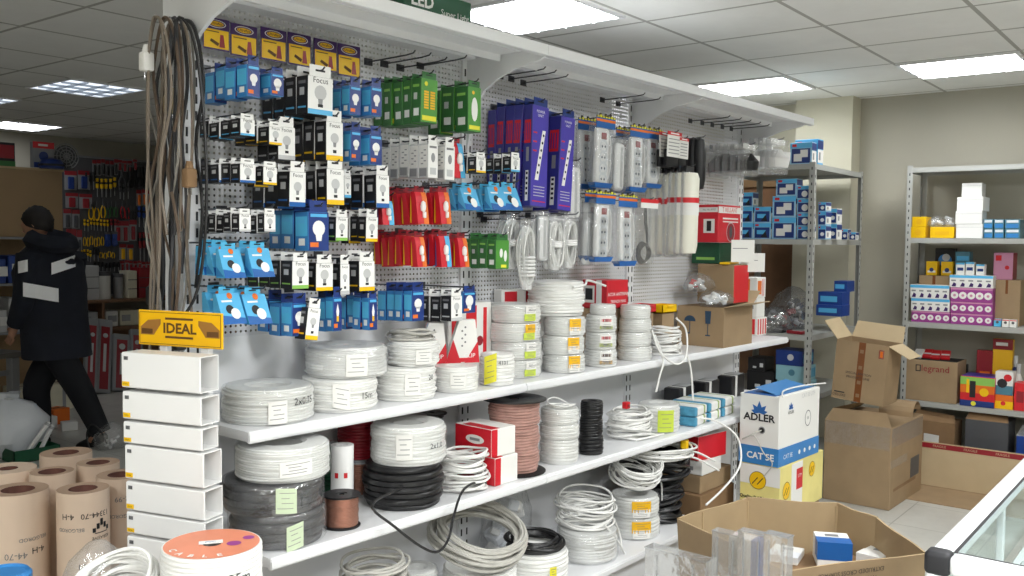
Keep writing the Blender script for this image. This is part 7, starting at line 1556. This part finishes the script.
tools(80, 92, 250, 262, 4, 's', 'yellow', 'yellow screwdriver in the lowest row of tool wall')
tools(99, 115, 249, 258, 4, 'p', 'yellow', 'short yellow pliers beside the round yellow packs')
tools(119, 134, 244, 260, 2, 'k', 'gold', 'yellow tape pack low on the tool wall')
tools(106, 118, 202, 218, 3, 'p', 'green', 'green handled pliers on the tool wall')
tools(120, 130, 200, 218, 2, 'p', 'red', 'red handled pliers beside the white gap on tool wall')
tools(137, 150, 206, 227, 3, 's', 'bin_blue', 'blue handled tool at the right of the tool wall')
tools(114, 137, 221, 242, 3, 'k', 'red_dark', 'grey and red tool packet in the middle of tool wall')
tools(138, 150, 232, 262, 3, 's', 'red_dark', 'dark red long tool near the hanging leads')
tools(64, 90, 171, 190, 2, 'k', 'blue_deep', 'large blue tool packet high beside the brown board')
tools(65, 92, 193, 208, 2, 'k', 'red_dark', 'red headed tool packet below the blue packets')
tools(63, 80, 209, 228, 2, 'k', 'grey_dark', 'grey tool packet beside the middle screwdriver row')
tools(118, 126, 168, 192, 1, 'p', 'grey_dark', 'dark long pliers beside the dark gloves')
tools(127, 150, 165, 190, 3, 'g', 'black', 'dark work glove at the top right of tool wall')
tools(104, 118, 232, 248, 2, 'g', 'bin_blue', 'blue work glove beside the small yellow pliers')
tools(136, 152, 190, 206, 3, 'k', 'orange', 'orange tool packet below the dark gloves')
tools(92, 118, 160, 176, 6, 'k', 'black', 'dark tool packet in the highest row of tool wall')
tools(84, 95, 172, 190, 3, 's', 'black', 'black handled tool between blue packets and yellow screwdrivers')
tools(118, 130, 183, 199, 3, 's', 'grey_dark', 'dark grey tool under the dark pliers')
tools(106, 120, 219, 231, 4, 's', 'red_dark', 'dark red screwdriver right of the yellow middle row')
tools(120, 137, 206, 220, 4, 'p', 'black', 'black pliers around the red handled pliers')
tools(93, 120, 262, 272, 7, 's', 'black', 'short black tool just above the wooden shelf')
tools(120, 150, 261, 272, 7, 'k', 'red_dark', 'small dark red packet just above the wooden shelf')
tools(66, 82, 229, 262, 3, 'k', 'grey_dark', 'tall grey tool packet behind the person')
tools(117, 137, 160, 171, 4, 'k', 'red_dark', 'dark red tool packet in the topmost tool row')
tools(92, 100, 247, 261, 2, 's', 'black', 'black handled tool between two short yellow rows')
# goods on the wooden shelf
def shelf_tin(u, v, wpx, y, m, lab, box=True):
    a = onY(u, v, y); b = onY(u + wpx, v, y); w = b.x - a.x; h = max(.05, a.z - zsh); t = thing('shelf_tin' if not box else 'stacked_boxes', lab, 'box' if box else 'tin', (a.x, y, zsh + .001))
    if box:
        MB().m(m).rbox(0, w, 0, .2, 0, h, .005, 1).build('box', t); k = MB().m('grey_dark'); [k.box(0, w, -.001, -.0002, h * q, h * q + .008) for q in (.33, .66)]; k.build('gap_lines', t)
    else: MB().m(m).lathe([(.0001, 0), (w / 2, 0), (w / 2, h), (.0001, h)], 20, TR(w / 2, .1, 0)).build('tin_body', t, True); MB().m('grey_dark').lathe([(w / 2 + .003, h * .85), (w / 2 + .003, h), (.0001, h + .002)], 20, TR(w / 2, .1, 0)).build('lid', t, True)
shelf_tin(83, 266, 16, 9.85, 'grey_light', 'stack of pale boxes at the left of wooden shelf'); shelf_tin(99, 272, 15, 9.85, 'paper', 'white tin beside the stack of pale boxes', False); shelf_tin(118, 274, 9, 9.85, 'grey', 'grey tin in the middle of the wooden shelf', False); shelf_tin(128, 271, 9, 9.85, 'cream_strip', 'cream box on the wooden shelf beside the grey tin'); shelf_tin(139, 268, 12, 9.85, 'red_dark', 'dark red box on the wooden shelf near the hanging leads')
zs2 = zsh - .30
for i, (u, wp, m) in enumerate(((80, 18, 'grey_light'), (106, 12, 'paper'), (120, 20, 'cream_strip'), (142, 14, 'grey_light'))):
    a, b = onY(u, 310, 9.84), onY(u + wp, 310, 9.84); t = thing('goods_box', f'pale box on the second board of the wooden shelf, {ORD[i]} from the left', 'box', (a.x, 9.84, zs2 + .001)); MB().m(m).rbox(0, b.x - a.x, 0, .22, 0, .17, .006, 1).build('box', t); MB().m('grey').box(.02, .12, -.001, -.0002, .05, .12).build('label', t)
# long red boxes leaning below
for i, (u, v0, v1, lean, wp) in enumerate(((84, 318, 388, .18, 12), (96, 318, 392, .2, 14), (112, 335, 392, .16, 17), (130, 332, 388, .12, 12))):
    y = 9.15; b0 = onY(u, v1, y); tp = onY(u, v0, y + .2); h = tp.z + .0; w = onY(u + wp, v1, y).x - b0.x
    t = thing('long_tool_pack', f'long red and grey boxed pack leaning on the wooden shelf, {ORD[i]} from the left', 'box', (b0.x, y, .03), 0, 'long red packs leaning together', rot=(-lean * 2.2, lean, -.15)); MB().m('grey').rbox(0, w, 0, .07, 0, h * 1.06, .006, 1).build('box', t); k = MB().m('red_dark').box(w * .2, w * .8, -.0015, -.0002, h * .05, h * .95); k.build('red_panel', t); k = MB().m('grey_light').box(w * .4, w * .6, -.003, -.0016, h * .3, h * .7).disc(w * .5, h * .82, w * .18, -.003, 12); k.build('picture', t)
# things on the floor
def fbox(u, v, w, d, h, m, lab, rz=0.):
    p = onZ(u, v, 0); t = thing('small_carton', lab, 'carton', (p.x, p.y, .001), rz); MB().m(m).rbox(-w / 2, w / 2, 0, d, 0, h, .004, 1).build('box', t); MB().m('tape_brown' if m != 'paper' else 'grey_light').box(-w / 2 - .0006, w / 2 + .0006, d * .44, d * .56, h * .6, h + .0006).build('tape', t)
fbox(62, 424, .17, .15, .13, 'orange', 'small orange brown carton on the floor behind the person', .3)
fbox(46, 430, .2, .16, .10, 'paper', 'white carton on the floor left of the orange carton', .1); fbox(70, 431, .12, .1, .07, 'paper', 'small white box on the floor by the person\'s shoe', -.3)
fbox(48, 412, .5, .3, .24, 'cream_strip', 'large pale carton on the floor behind the person', .1)
p = onZ(112, 448, 0); bag_of('clear_bag', 'crumpled clear bag on the floor beside the trunking samples', (p.x, p.y, .001), .12, .1, .2, ['white', 'grey_light'], 8, 88)
tl = MB().m('cable_black').tube(smooth_path([onZ(90, 452, 0) + Vector((0, 0, .01)), onZ(90, 452, 0) + Vector((.0, .05, .12)), onZ(95, 452, 0) + Vector((0, .05, .2)), onZ(103, 452, 0) + Vector((0, .03, .15)), onZ(108, 448, 0) + Vector((0, 0, .012))]), .006, 6)
tag(tl.build('wire_loop', None, True), 'black wire loop standing on the floor beside the shoe', 'wire')
EXPO = 0.5
# ------------------------------------------------------------------ rendering look
w = bpy.data.worlds.new('world'); SC.world = w; w.use_nodes = True
w.node_tree.nodes['Background'].inputs[0].default_value = (.8, .9, 1, 1); w.node_tree.nodes['Background'].inputs[1].default_value = .05
vs = SC.view_settings; vs.view_transform = 'Standard'; vs.look = 'None'; vs.gamma = 1; vs.use_curve_mapping = False; vs.exposure = EXPO
SC.cycles.max_bounces = 8; SC.cycles.transparent_max_bounces = 24; SC.cycles.caustics_reflective = False; SC.cycles.caustics_refractive = False
SC.cycles.sample_clamp_indirect = 4
